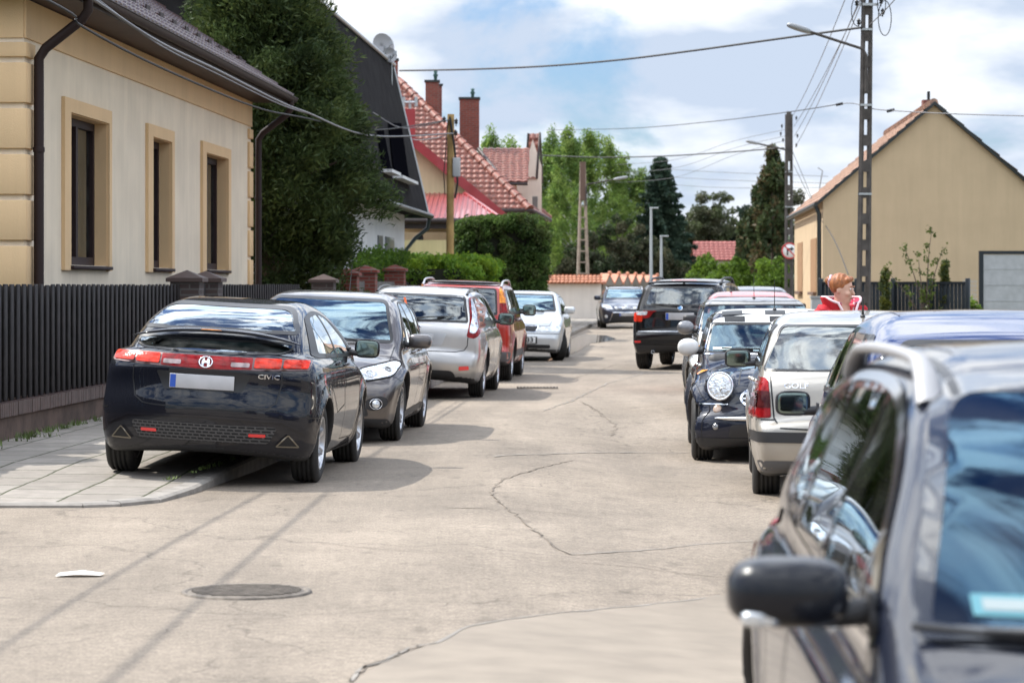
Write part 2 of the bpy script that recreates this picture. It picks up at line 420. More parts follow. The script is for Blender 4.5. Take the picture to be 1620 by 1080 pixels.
    def hole(s, view, poly, grow=.012, side=0):
        p = np.array(poly); c = p.mean(0); 
        pin = offset_poly(p, grow)
        cx, fn = s.cx, s.fn
        if view == 'S': m = inside(pin, cx[:, 0], cx[:, 2]) & (np.abs(fn[:, 1]) > .3)
        elif view == 'F': m = inside(pin, cx[:, 1], cx[:, 2]) & (cx[:, 0] > s.L*.5) & (fn[:, 0] > .15)
        elif view == 'R': m = inside(pin, cx[:, 1], cx[:, 2]) & (cx[:, 0] < s.L*.5) & (fn[:, 0] < -.15)
        s.keep &= ~m
    def finish(s):
        Q = s.Q[s.keep]; used = np.unique(Q); remap = np.full(len(s.V), -1); remap[used] = np.arange(len(used))
        o = np_mesh('body', s.V[used]+np.array(s.Toff), [remap[Q]], [s.paint, BLACKP], s.mi[s.keep], parent=s.root)
        s.body = o
        bpy.context.view_layer.update()
        return s
    def ray(s, view, u, v, side=1):
        if view == 'S': o, d = Vector((u, 3*side, v)), Vector((0, -side, 0))
        elif view == 'F': o, d = Vector((s.L+2, u, v)), Vector((-1, 0, 0))
        elif view == 'R': o, d = Vector((-2, u, v)), Vector((1, 0, 0))
        elif view == 'T': o, d = Vector((u, v, 4)), Vector((0, 0, -1))
        loc, n, i, _ = s.bvh.ray_cast(o, d)
        if loc is None:
            q = {'S': (u, s.hw*side*.8, v), 'F': (s.L-.2, u, v), 'R': (.2, u, v), 'T': (u, v, 1)}[view]
            loc, n, i, _ = s.bvh.find_nearest(Vector(q))
        q = s.Q[i]; w = [1/((s.V[k]-np.array(loc))@(s.V[k]-np.array(loc))+1e-6) for k in q]
        nn = Vector(sum(w[j]*s.vn[q[j]] for j in range(4))).normalized()
        return loc, nn
    def tri(s, outer, holes, grid):
        loops = [outer]+list(holes); vs = []; es = []
        for lp in loops:
            lp = np.array(lp); n0 = len(vs); pts = []
            for i in range(len(lp)):
                a, b = lp[i], lp[(i+1) % len(lp)]; k = max(1, int(np.linalg.norm(b-a)/grid))
                for j in range(k): pts.append(a+(b-a)*j/k)
            vs += pts; m = len(pts); es += [(n0+i, n0+(i+1) % m) for i in range(m)]
        o = np.array(outer); mn, mx = o.min(0), o.max(0)
        gx, gy = np.meshgrid(np.arange(mn[0]+grid*.5, mx[0], grid), np.arange(mn[1]+grid*.5, mx[1], grid)); gx = gx.ravel(); gy = gy.ravel()
        ok = inside(offset_poly(o, -grid*.35), gx, gy)
        for hl in holes: ok &= ~inside(offset_poly(np.array(hl), grid*.35), gx, gy)
        vs += [np.array((a, b)) for a, b in zip(gx[ok], gy[ok])]
        res = delaunay_2d_cdt([Vector((float(v[0]), float(v[1]))) for v in vs], es, [], 0, 1e-6)
        V2 = np.array([(v.x, v.y) for v in res[0]]); T = np.array([f for f in res[2] if len(f) == 3])
        c = V2[T].mean(1); ok = inside(o, c[:, 0], c[:, 1])
        for hl in holes: ok &= ~inside(np.array(hl), c[:, 0], c[:, 1])
        return V2, T[ok]
    def patch(s, name, m, view, outer, holes=(), off=.004, sides=(1,), mir=False, parent=None, grid=.04, fit=0):
        """a skin piece lying on the body; side views give one piece per side, mir=True mirrors a front or rear piece"""
        out = []
        V2, T = s.tri(outer, holes, grid)
        vs_sides = [1, -1] if view == 'S' else ([1, -1] if mir else [1])
        for sd in vs_sides:
            V3 = []
            for (u, v) in V2:
                loc, n = s.ray(view, u*(sd if view in 'FR' else 1), v, sd)
                V3.append(loc+n*off)
            T2 = T.copy()
            V3 = np.array(V3)
            if fit:   # float glass: one smooth sheet through the body's surface points
                ax, (iu, iv) = {'S': (1, (0, 2)), 'F': (0, (1, 2)), 'R': (0, (1, 2))}[view]; U = V3[:, iu]-V3[:, iu].mean(); W = V3[:, iv]-V3[:, iv].mean()
                A = np.stack([U**i*W**j for i in range(fit+1) for j in range(fit+1-i)], 1); co = np.linalg.lstsq(A, V3[:, ax], rcond=None)[0]; V3[:, ax] = A@co
            fn = np.cross(V3[T2[:, 1]]-V3[T2[:, 0]], V3[T2[:, 2]]-V3[T2[:, 0]]).sum(0)
            want = {'S': (0, sd, 0), 'F': (1, 0, 0), 'R': (-1, 0, 0), 'T': (0, 0, 1)}[view]
            if fn@np.array(want) < 0: T2 = T2[:, ::-1]
            par = parent[vs_sides.index(sd)] if isinstance(parent, list) else (parent or s.root)
            out.append(np_mesh(name, V3+np.array(s.Toff), [T2], m, parent=par))
        return out if len(out) > 1 else out[0]
    def ribbon(s, name, m, view, pts, w=.012, off=.003, mir=False, parent=None, closed=False, build=True):
        pts = [np.array(p, float) for p in pts]
        if closed: pts = pts+[pts[0]]
        sam = []
        for a, b in zip(pts[:-1], pts[1:]):
            k = max(1, int(np.linalg.norm(b-a)/.03)); sam += [a+(b-a)*j/k for j in range(k)]
        sam.append(pts[-1]); out = []
        for sd in ([1, -1] if view == 'S' or mir else [1]):
            V3 = []; F = []
            for i, p in enumerate(sam):
                t = sam[min(i+1, len(sam)-1)]-sam[max(i-1, 0)]; t = t/max(np.linalg.norm(t), 1e-9); nn = np.array((-t[1], t[0]))*w/2
                for q in (p-nn, p+nn):
                    loc, n = s.ray(view, q[0]*(sd if view in 'FR' else 1), q[1], sd); V3.append(loc+n*off)
                if i: F.append((2*i-2, 2*i-1, 2*i+1, 2*i))
            out.append((np.array(V3), np.array(F)))
        if not build: return out
        for V, F in out: np_mesh(name, V+np.array(s.Toff), [F], m, parent=parent or s.root)
    def ribbons(s, name, m, items, w=.008, off=.002):
        for view, pts, mir in items: s.ribbon('panel_gap', m, view, pts, w, off, mir)
    def text(s, name, txt, m, view, c, size, mir=False, off=.006, parent=None, sx=1.0, flip=False):
        cu = bpy.data.curves.new('t', 'FONT'); cu.body = txt; cu.size = size; cu.align_x = 'CENTER'; cu.align_y = 'CENTER'; cu.offset = size*.012; cu.resolution_u = 2
        o = bpy.data.objects.new('t', cu); COL.objects.link(o); dg = bpy.context.evaluated_depsgraph_get(); me = bpy.data.meshes.new_from_object(o.evaluated_get(dg))
        V3 = []
        sg = -1 if view == 'R' else 1   # seen from behind, the car's left is the viewer's left
        for v in me.vertices:
            loc, n = s.ray(view, c[0]+v.co.x*sx*sg, c[1]+v.co.y); V3.append(tuple(loc+n*off+s.Toff))
        nm = bpy.data.meshes.new(name); nm.from_pydata(V3, [], [tuple(p.vertices) for p in me.polygons]); nm.materials.append(m); nm.update()
        bpy.data.objects.remove(o); bpy.data.curves.remove(cu); bpy.data.meshes.remove(me)
        return link(bpy.data.objects.new(name, nm), parent or s.root)
    def disc(s, name, m, view, c, r, off=.01, ring=None, ry=None, parent=None, mir=False, seg=24, depth=.01):
        """flat disc or ring facing along the view, sitting on the surface"""
        outs = []
        for sd in ([1, -1] if mir else [1]):
            loc, n = s.ray(view, c[0]*sd, c[1]); ax = {'F': Vector((1, 0, 0)), 'R': Vector((-1, 0, 0)), 'S': Vector((0, 1, 0))}[view]
            n = (n*.85+ax*.15).normalized(); q = n.to_track_quat('Z', 'Y').to_matrix(); mb = MB()
            up = q.inverted()@Vector((0, 0, 1)); ang = math.atan2(up.y, up.x)-math.pi/2; q = q@Matrix.Rotation(ang, 3, 'Z')
            M = Matrix.Translation(loc+n*off+s.Toff)@q.to_4x4(); ry_ = ry or r
            if ring: prof = [(1, -depth), (1, 0), (.97, .004), (ring, .004), (ring, -depth)]
            else: prof = [(1, -depth), (1, 0), (.9, .005), (.5, .008), (.02, .009)]
            mb.lathe(prof, seg, 0, 'z', M@Matrix.Diagonal((r, ry_, 1, 1)))
            outs.append(mb.build(name, m, parent[len(outs)] if isinstance(parent, list) else (parent or s.root)))
        return outs if len(outs) > 1 else outs[0]
    def plate(s, view, c, w=.52, hh=.114, blur=True, txt=None, tm=DARKP):
        loc, n = s.ray(view, c[0], c[1]); d = 1 if view == 'F' else -1
        x = max(s.ray(view, c[0]+a, c[1]+b)[0].x*d for a in (-w*.45, 0, w*.45) for b in (-hh*.4, hh*.4))*d+.012*d
        mb = MB(); mb.box((x, c[0], c[1]), (.012, w, hh), 0, bev=.004); pl = mb.build('licence_plate', PLATEM if blur else PLATEW, None)
        pl.data.transform(Matrix.Translation(s.Toff)); pl.parent = s.root
        yb = c[0]-d*(w/2-.028) if True else 0
        mb = MB(); mb.box((x+.007*d, yb, c[1]), (.003, .045, hh*.9)); b = mb.build('blue_band', PLATEB, pl); b.data.transform(Matrix.Translation(s.Toff))
        if txt:
            cu = bpy.data.curves.new('t', 'FONT'); cu.body = txt; cu.size = hh*1.05; cu.align_x = 'CENTER'; cu.align_y = 'CENTER'; cu.offset = .004
            o = bpy.data.objects.new('t', cu); COL.objects.link(o); me = bpy.data.meshes.new_from_object(o.evaluated_get(bpy.context.evaluated_depsgraph_get()))
            V = [(x+.009*d+s.Toff.x, c[0]+v.co.x*d*1.15+.11*d, c[1]+v.co.y) for v in me.vertices]
            nm = bpy.data.meshes.new('plate_letters'); nm.from_pydata(V, [], [tuple(p.vertices) for p in me.polygons]); nm.materials.append(tm)
            bpy.data.objects.remove(o); bpy.data.curves.remove(cu); bpy.data.meshes.remove(me); link(bpy.data.objects.new('plate_letters', nm), pl)
        return pl
    def wheels(s, n=5, style='alloy', steer=0, rm=None, rim_r=None):
        S = s.S; Rt = S['Rt']; w = S.get('tw', .205); rr = rim_r or Rt*.66; rm = rm or RIMM
        ty = MB(); hwid = w/2
        prof = [(rr, -hwid*.85), (rr+.01, -hwid*.95), (rr+(Rt-rr)*.5, -hwid*1.03), (Rt-.022, -hwid*.95), (Rt-.006, -hwid*.8)]
        for k in range(-2, 3):
            g = k*hwid*.33
            if k > -2: prof += [(Rt, g-hwid*.165+.009)]
            prof += [(Rt, g+hwid*.165-.009)]
            if k < 2: prof += [(Rt-.011, g+hwid*.165-.007), (Rt-.011, g+hwid*.165+.007)]
        prof += [(Rt-.006, hwid*.8), (Rt-.022, hwid*.95), (rr+(Rt-rr)*.5, hwid*1.03), (rr+.01, hwid*.95), (rr, hwid*.85)]
        ty.lathe(prof, 48, 0, 'y')
        ri = MB()
        ri.lathe([(rr+.004, hwid*.93), (rr-.006, hwid*.95), (rr-.012, hwid*.9), (rr-.03, hwid*.45), (rr-.035, -hwid*.8), (rr, -hwid*.9)], 48, 0)
        ri.lathe([(rr-.03, -hwid*.15), (.05, -hwid*.1)], 24, 1)
        ri.lathe([(.16, -hwid*.02), (.155, hwid*.02), (.06, hwid*.04)], 24, 2)
        hubr = .055
        for k in range(n):
            a = 2*math.pi*k/n
            for j in ((-1, 1) if style == 'double' else (0,)):
                M = Matrix.Rotation(a+j*.13, 4, 'Y'); wd = .035 if style == 'double' else (.075 if n <= 6 else .045)
                r0, r1 = hubr*.6, rr-.012
                ys = [hwid*.62, hwid*.5, hwid*.86]
                vs = []
                for r_, yy, ww in ((r0, hwid*.66, wd*.8), (r0+(r1-r0)*.5, hwid*.68, wd*.62), (r1, hwid*.86, wd)):
                    vs += [(r_, yy, -ww/2), (r_, yy, ww/2), (r_, yy-.035, ww/2), (r_, yy-.035, -ww/2)]
                fs = [(b+0, b+1, b+5, b+4) for b in (0, 4)]+[(b+1, b+2, b+6, b+5) for b in (0, 4)]+[(b+3, b+0, b+4, b+7) for b in (0, 4)]+[(b+2, b+3, b+7, b+6) for b in (0, 4)]
                ri.add(vs, fs, 0, False, M)
        ri.lathe([(hubr*1.2, hwid*.5), (hubr*1.15, hwid*.68), (hubr*.6, hwid*.74), (.001, hwid*.75)], 24, 0)
        for k in range(5):
            a = 2*math.pi*(k+.5)/5; ri.se((math.cos(a)*.04, hwid*.7, math.sin(a)*.04), (.008, .01, .008), 1, 1, 2, nu=8, nv=6)
        first = None
        hy = s.hw*S.get('track', 1)-hwid-.012
        for xw in (S['xf'], S['xr']):
            for sd in (1, -1):
                wh = bpy.data.objects.new('wheel', None); link(wh, s.root); wh.location = Vector((xw, sd*hy, Rt))+s.Toff
                wh.rotation_euler = (0, random.random()*6, (0 if sd > 0 else math.pi)); wh.rotation_mode = 'YXZ'
                wh.rotation_euler = (0, 0, (0 if sd > 0 else math.pi)+(steer if xw == S['xf'] else 0))
                if first is None: first = (ty.build('tyre', RUBBER, wh), ri.build('rim', [rm, DARKP, SILVERM], wh))
                else:
                    for f in first: c = f.copy(); link(c, wh)
    def mirror(s, at, paintm=None, size=(.09, .13, .085), glassm=None, round_=.55, sides=(1, -1)):
        """door mirror: stalk, painted shell, flat glass facing back; at=(x,z) on the side"""
        for sd in sides:
            loc, n = s.ray('S', at[0], at[1], sd)
            c = Vector((loc.x+.02, sd*(abs(loc.y)+size[1]+.045), at[1]+.035))+s.Toff
            mb = MB(); mb.se(c, size, round_, .75); fl = mb.v
            # flatten the rear side (glass side)
            mb.v = [(max(v[0], c.x-size[0]*.35), v[1], v[2]) for v in mb.v]
            sh = mb.build('door_mirror', paintm or s.paint, s.root)
            g = MB(); rot = Matrix.Identity(3); g.se(c-Vector((size[0]*.36, 0, 0)), (.004, size[1]*.86, size[2]*.82), .4, .4)
            g.build('mirror_glass', MIRM, sh)
            st = MB(); st.tube([loc+s.Toff-n*.01, (loc+s.Toff)*.5+c*.5-Vector((0, 0, .03)), c-Vector((0, 0, size[2]*.45))], [.03, .025, .03], 8)
            st.box(loc+s.Toff+Vector((0, sd*.005, -.01)), (.12, .012, .1), bev=.005)
            st.build('mirror_arm', BLACKP, sh)
    def handle(s, x, z, m=None, w=.1):
        for sd in (1, -1):
            loc, n = s.ray('S', x, z, sd); mb = MB(); c = loc+s.Toff+n*.022
            mb.tube([loc+s.Toff+Vector((-w, 0, 0)), c+Vector((-w*.75, 0, 0)), c+Vector((w*.75, 0, 0)), loc+s.Toff+Vector((w, 0, 0))], [.011, .015, .015, .011], 8)
            mb.build('door_handle', m or s.paint, s.root)
    def interior(s, xd, zf, seat_col=None, xs_=None, wheel_side=1, zt=None):
        """front seats, bench, dash and steering wheel; xd = dash x"""
        m = seat_col or SEATM; T = s.Toff; hw = s.hw
        mb = MB(); mb.box(Vector((xd-1.15, 0, .38))+T, (2.9, hw*1.5, .1)); mb.build('cabin_floor', DASHM, s.root)
        mb = MB(); mb.box(Vector((xd, 0, zf-.08))+T, (.42, hw*1.62, .26), bev=.08); mb.se(Vector((xd-.1, wheel_side*.36, zf+.03))+T, (.18, .2, .07), .6, .8); mb.build('dashboard', DASHM, s.root)
        for sd in (1, -1):
            mb = MB(); q = Vector((xd-.95, sd*.36, 0))+T
            mb.se(q+Vector((.05, 0, .5)), (.27, .25, .1), .5, .5); mb.se(q+Vector((-.27, 0, .82)), (.09, .24, .36), .5, .5, rot=Matrix.Rotation(-.22, 3, 'Y'))
            mb.se(q+Vector((-.37, 0, zf+.3)), (.06, .14, .11), .6, .6, rot=Matrix.Rotation(-.15, 3, 'Y')); mb.tube([q+Vector((-.34, .05, zf+.05)), q+Vector((-.37, .05, zf+.25))], .008, 6)
            mb.build('front_seat', m, s.root)
        xb = s.S['xr']+.42; mb = MB(); q = Vector((xb, 0, 0))+T
        mb.se(q+Vector((.25, 0, .5)), (.27, hw*.72, .1), .4, .3); mb.se(q+Vector((-.08, 0, .8)), (.09, hw*.72, .32), .4, .3, rot=Matrix.Rotation(-.3, 3, 'Y'))
        for y in (-.4, .4): mb.se(q+Vector((-.2, y, zf+.18)), (.05, .13, .09), .6, .6)
        mb.build('rear_seat', m, s.root)
        mb = MB(); c = Vector((xd-.42, wheel_side*.36, zf+.02))+T; rt = Matrix.Rotation(-.45, 3, 'Y')
        pts = [c+rt@Vector((0, .185*math.cos(a), .185*math.sin(a))) for a in np.linspace(0, 2*math.pi, 25)]
        mb.tube(pts, .014, 8, caps=False)
        for a in (.3, 2.84, -1.57): mb.tube([c, c+rt@Vector((0, .18*math.cos(a), .18*math.sin(a)))], .015, 6)
        mb.se(c, (.03, .06, .05), .7, .7); mb.tube([c, c+Vector((.3, 0, -.15))], .03, 8)
        mb.build('steering_wheel', DASHM, s.root)
    def windows(s, dlo, panes, gm=None, surround=None, chrome=None):
        """dlo: outline of the side glass area; panes: list of outlines; rest of dlo is black trim"""
        gm = gm or GLASS
        d = bspline_poly(dlo, 5); ps = [bspline_poly(p, 4) for p in panes]
        for p in ps: s.hole('S', p)
        s.patch('window_surround', surround or DARKP, 'S', d, ps, .004, grid=.035)
        for p in ps: s.patch('side_window', gm, 'S', offset_poly(p, .006), (), .002, grid=.05, fit=3)
        if chrome: s.ribbon('window_trim', chrome[0], 'S', list(offset_poly(d, .006)), chrome[1], .007, closed=True)
    def screen(s, name, view, outer, border=.035, gm=None, bm=None, bottom=None):
        o = bspline_poly(outer, 5); i = offset_poly(o, -border)
        s.hole(view, i)
        s.patch('screen_border', bm or DARKP, view, o, [i], .0035, grid=.035)
        return s.patch(name, gm or GLASSB, view, offset_poly(i, .006), (), .002, grid=.05, fit=4)
    def wiper(s, view, p0, p1, off=.02, bend=.04):
        a, n = s.ray(view, *p0); b, _ = s.ray(view, *p1); mid, _ = s.ray(view, p0[0]*.5+p1[0]*.5, p0[1]*.5+p1[1]*.5)
        mb = MB(); T = s.Toff; mb.tube([a+n*off+T, mid+n*(off+.012)+T, b+n*off+T], [.016, .009, .006], 6)
        mb.tube([a*.3+b*.7+n*(off-.008)+T, b+(b-a)*.25+n*(off-.004)+T], .008, 6); mb.se(a+n*.008+T, (.02, .03, .02), .7, .7, nu=10, nv=6)
        return mb.build('wiper', BLACKP, s.root)
    def rails(s, x0, x1, y, m, r=.018, hh=.05, n=8, flat=1.0):
        for sd in (1, -1):
            pts = []; rr = []
            for k in range(n+1):
                t = k/n; x = x0+(x1-x0)*t; loc, nn = s.ray('T', x, y*sd); lift = hh*min(1, math.sin(math.pi*min(max(t, .001), .999))*2.2)**.6
                pts.append(loc+Vector((0, 0, lift if 0 < k < n else 0))+s.Toff); rr.append(r*(1.5 if k in (0, n) else 1))
            mb = MB(); mb.tube(pts, rr, 8); mb.build('roof_rail', m, s.root)
    def aerial(s, x, y=0, l=.3, ang=.5, r=.0035):
        loc, n = s.ray('T', x, y); mb = MB(); b = loc+s.Toff
        mb.se(b, (.045, .02, .022), .8, .8, nu=12, nv=8); mb.tube([b, b+Vector((-math.sin(ang)*l, 0, math.cos(ang)*l))], [r*1.6, r*.8], 6)
        mb.build('roof_aerial', DARKP, s.root)
    def exhaust(s, y, z, r=.03, x=.06):
        mb = MB(); mb.lathe([(r, -.12), (r, .02), (r*.85, .02), (r*.8, -.1)], 16, 0, 'x', Matrix.Translation(Vector((x, y, z))+s.Toff)@Matrix.Rotation(math.pi, 4, 'Z')); mb.build('exhaust_pipe', SILVERM, s.root)
MIRM = mat('mirror_glass', (.20, .25, .23), .06, 1)
def offset_poly(p, d):
    p = np.array(p, float); n = len(p); a = np.roll(p, 1, 0); b = np.roll(p, -1, 0)
    area = .5*np.sum(p[:, 0]*b[:, 1]-b[:, 0]*p[:, 1]); sg = 1 if area > 0 else -1
    t1 = p-a; t2 = b-p; t1 /= np.maximum(np.linalg.norm(t1, axis=1), 1e-9)[:, None]; t2 /= np.maximum(np.linalg.norm(t2, axis=1), 1e-9)[:, None]
    n1 = np.stack([t1[:, 1], -t1[:, 0]], 1)*sg; n2 = np.stack([t2[:, 1], -t2[:, 0]], 1)*sg
    m = n1+n2; m /= np.maximum((m*m).sum(1)/2, .35)[:, None]
    return p+m*d
def rrect(x0, y0, x1, y1, r=.02): return [(x0, y0, r), (x1, y0, r), (x1, y1, r), (x0, y1, r)]
def bar_on(car, name, m, view, ys, zf, rx, rz, off, parent=None):
    vs = []; fs = []; k = 12
    for i, y in enumerate(ys):
        loc, n = car.ray(view, y, zf(y)); c = loc+n*off+car.Toff; e = 1-.75*abs(i/(len(ys)-1)*2-1)**6
        for j in range(k):
            a = 2*math.pi*j/k; vs.append(c+Vector((rx*e*math.cos(a), 0, rz*e*math.sin(a)))) 
    for i in range(len(ys)-1):
        for j in range(k): fs.append((i*k+j, i*k+(j+1) % k, (i+1)*k+(j+1) % k, (i+1)*k+j))
    mb = MB(); mb.add(vs, fs, 0, True); mb.add(vs[:k], [tuple(range(k))]); mb.add(vs[-k:], [tuple(range(k))])
    return mb.build(name, m, parent or car.root)
def place(px, py, s, heading, gzoff=0):
    pass
def pose(wx, wy, xl, yl, rz, zc, roll=0):
    """root location so that the car-local point (xl from mid wheelbase, yl) sits on world (wx, wy)"""
    c, s_ = math.cos(rz), math.sin(rz)
    return (wx-(c*xl-s_*yl), wy-(s_*xl+c*yl), zc)
AWAY = math.pi/2-HEAD; TOWARD = -math.pi/2-HEAD

# 1 --- black hatchback, rear towards us, left wheels on the pavement
def honda():
    S = dict(L=4.25, W=1.80, H=1.47, xr=.80, xf=3.435, Rt=.325, tw=.225, track=.985,
        low=[(.35, .22, .1), (.09, .25, .06), (.03, .40, .12), (.0, .60), (.05, .80, .1), (.03, .95, .08), (.17, 1.08, .12), (1.0, 1.06), (3.1, 1.02), (3.75, .9), (4.12, .74, .15), (4.22, .6, .1), (4.25, .4, .1), (4.12, .2, .1)],
        gh=[(.5, .7, 0), (.15, .98, .05), (.50, 1.24, .25), (1.05, 1.41), (1.9, 1.485), (2.55, 1.43), (3.45, 1.06, .2), (3.7, .9, .1), (3.6, .7, 0)],
        plan=[(0, .86), (.35, .965), (.8, 1), (2.1, 1.0), (3.4, .995), (3.9, .93), (4.25, .80)],
        gplan=[(0, .84), (.6, .90), (1.6, .985), (2.6, 1.0), (3.6, .98)],
        sec=[(.1, .80), (.22, .92), (.36, .975), (.6, 1.0), (.78, .985), (.92, .96), (1.02, .90), (1.12, .82)],
        gsec=[(.7, .93), (.98, .90), (1.2, .80), (1.36, .68), (1.48, .56)], bow_f=.3, bow_r=.30, gbow_r=.30, gbow_f=.3, flare=.022)
    c = Car('parked_car', 'black hatchback seen from behind with full-width red light band', 'car', S,
            paint('paint_black_blue', (.006, .007, .012), 0, .5, .10), (0, 0, 0), 0, h=.02)
    wp = G(485, 762)
    c.root.rotation_euler = (R(3.3), R(.2), AWAY-R(.6)); c.root.scale = (.96,)*3
    c.root.location = pose(wp.x, wp.y, -1.317*.96, -.76*.96, AWAY-R(.6), .04)
    c.screen('rear_window', 'R', [(-.66, 1.20, .06), (.66, 1.20, .06), (.52, 1.425, .09), (-.52, 1.425, .09)], .03, GLASS)
    c.screen('lower_rear_window', 'R', [(-.62, 1.045, .1), (0, 1.02), (.62, 1.045, .1), (.65, 1.14, .05), (-.65, 1.14, .05)], .018, GLASS)
    sp = bar_on(c, 'spoiler', c.paint, 'R', np.linspace(-.66, .66, 25), lambda y: 1.165-.07*(abs(y)/.66)**2.5, .06, .016, .05)
    bar_on(c, 'brake_light_strip', LORANGE, 'R', np.linspace(-.13, .17, 9), lambda y: 1.167-.07*(abs(y)/.66)**2.5, .062, .009, .052, sp)
    c.windows([(.80, 1.04, .03), (1.0, 1.01, .1), (2.9, .99, .1), (3.12, 1.0, .05), (2.35, 1.36), (1.75, 1.40), (1.1, 1.32, .2)],
              [[(2.02, 1.03, .04), (2.9, 1.02, .05), (2.28, 1.33, .12), (1.98, 1.36, .03)], [(1.1, 1.05, .06), (1.95, 1.03, .03), (1.92, 1.36, .04), (1.35, 1.33, .15)]])
    z = lambda y: .965+.0*y
    def seg(y0, y1, t=.04, b=.045): return bspline_poly([(y0, .965-b+.015*abs(y0), .015), (y1, .965-b+.015*abs(y1), .015), (y1, .965+t-.0*abs(y1), .015), (y0, .965+t, .015)], 3)
    band = c.patch('light_band', mat('lamp_housing', (.16, .10, .10), .35, .4), 'R', bspline_poly([(-.80, .928, .02), (0, .895), (.80, .928, .02), (.80, 1.010, .03), (-.80, 1.010, .03)], 3), (), .006)
    c.patch('tail_light', LRED2, 'R', seg(.60, .785, .038, .038), (), .012, mir=True)
    c.patch('brake_light', LRED2, 'R', seg(.38, .585, .04, .042), (), .012, mir=True)
    rp = c.patch('reflector_panel', LRED, 'R', bspline_poly([(-.365, .918, .01), (0, .902), (.365, .918, .01), (.365, 1.003, .01), (-.365, 1.003, .01)], 3), (), .012)
    c.patch('reversing_light', lampglass('reverse_lamp', (.42, .33, .33), 50), 'R', bspline_poly(rrect(.20, .93, .345, .962, .01), 3), (), .016, mir=True)
    r = c.disc('emblem', CHROME, 'R', (0, .955), .058, .016, ring=.84, ry=.05)
    mb = c.patch('emblem_letter', CHROME, 'R', [(-.034, .918), (-.016, .918), (-.012, .948), (.012, .948), (.016, .918), (.034, .918), (.028, .992), (.011, .992), (.012, .963), (-.012, .963), (-.011, .992), (-.028, .992)], (), .02, grid=.02)
    c.plate('R', (.02, .80))
    c.patch('plate_recess', DARKP, 'R', bspline_poly([(-.30, .73, .02), (.33, .73, .02), (.40, .875, .02), (-.37, .875, .02)], 3), (), .003)
    c.text('model_lettering', 'CIVIC', CHROME, 'R', (-.50, .865), .05, off=.008, sx=1.35)
    c.ribbons('panel_gaps', DARKP, [('R', [(-.60, .90), (-.60, .80), (-.57, .66), (-.50, .61), (-.40, .60), (0, .59), (.40, .60), (.50, .61), (.57, .66), (.60, .80), (.60, .90)], False),
        ('S', [(2.0, 1.0), (2.02, .6), (2.0, .3), (2.9, .28), (3.05, .5), (3.08, .95)], False), ('S', [(1.98, 1.0), (1.95, .6), (1.5, .55), (1.2, .75), (1.05, 1.0)], False), ('S', [(.25, .55), (.42, .55)], False)], .011)
    c.patch('bumper_mesh', bricks('bumper_mesh_mat', (.004, .004, .004), (.012, .012, .012), (.075, .07, .068), .055, .026, ms=.006), 'R', bspline_poly([(-.52, .33, .03), (.52, .33, .03), (.60, .47, .05), (-.60, .47, .05)], 3), (), .004)
    for sd in (1, -1):
        tri = [(sd*.57, .315, .02), (sd*.76, .315, .02), (sd*.67, .42, .02)]
        t0 = bspline_poly(tri, 3)
        c.patch('exhaust_trim', mat('exhaust_steel', (.26, .23, .18), .4, .8), 'R', t0, [offset_poly(t0, -.010)], .02, grid=.03); c.patch('exhaust_outlet', DARKP, 'R', offset_poly(t0, -.010), (), .012, grid=.03)
    c.patch('bumper_reflector', REFRED, 'R', bspline_poly(rrect(.37, .385, .50, .41, .008), 3), (), .01, mir=True)
    c.ribbon('bumper_crease', c.paint, 'R', [(-.80, .43), (-.62, .515), (0, .53), (.62, .515), (.80, .43)], .02, .012)
    c.patch('headlight', LWHITE, 'F', bspline_poly([(.45, .66, .03), (.8, .72, .04), (.78, .82, .03), (.5, .72, .03)], 3), (), .006, mir=True)
    c.patch('front_grille', BLACKP, 'F', bspline_poly(rrect(-.4, .3, .4, .5, .05)), (), .005)
    c.screen('windscreen', 'F', [(-.66, 1.06, .05), (.66, 1.06, .05), (.55, 1.40, .07), (-.55, 1.40, .07)], .04)
    c.mirror((2.93, 1.03), size=(.085, .115, .085)); c.handle(1.75, .95); c.handle(2.2, .93)
    c.interior(3.05, 1.0); c.wheels(7, rm=SILVERM)
    return c.finish()

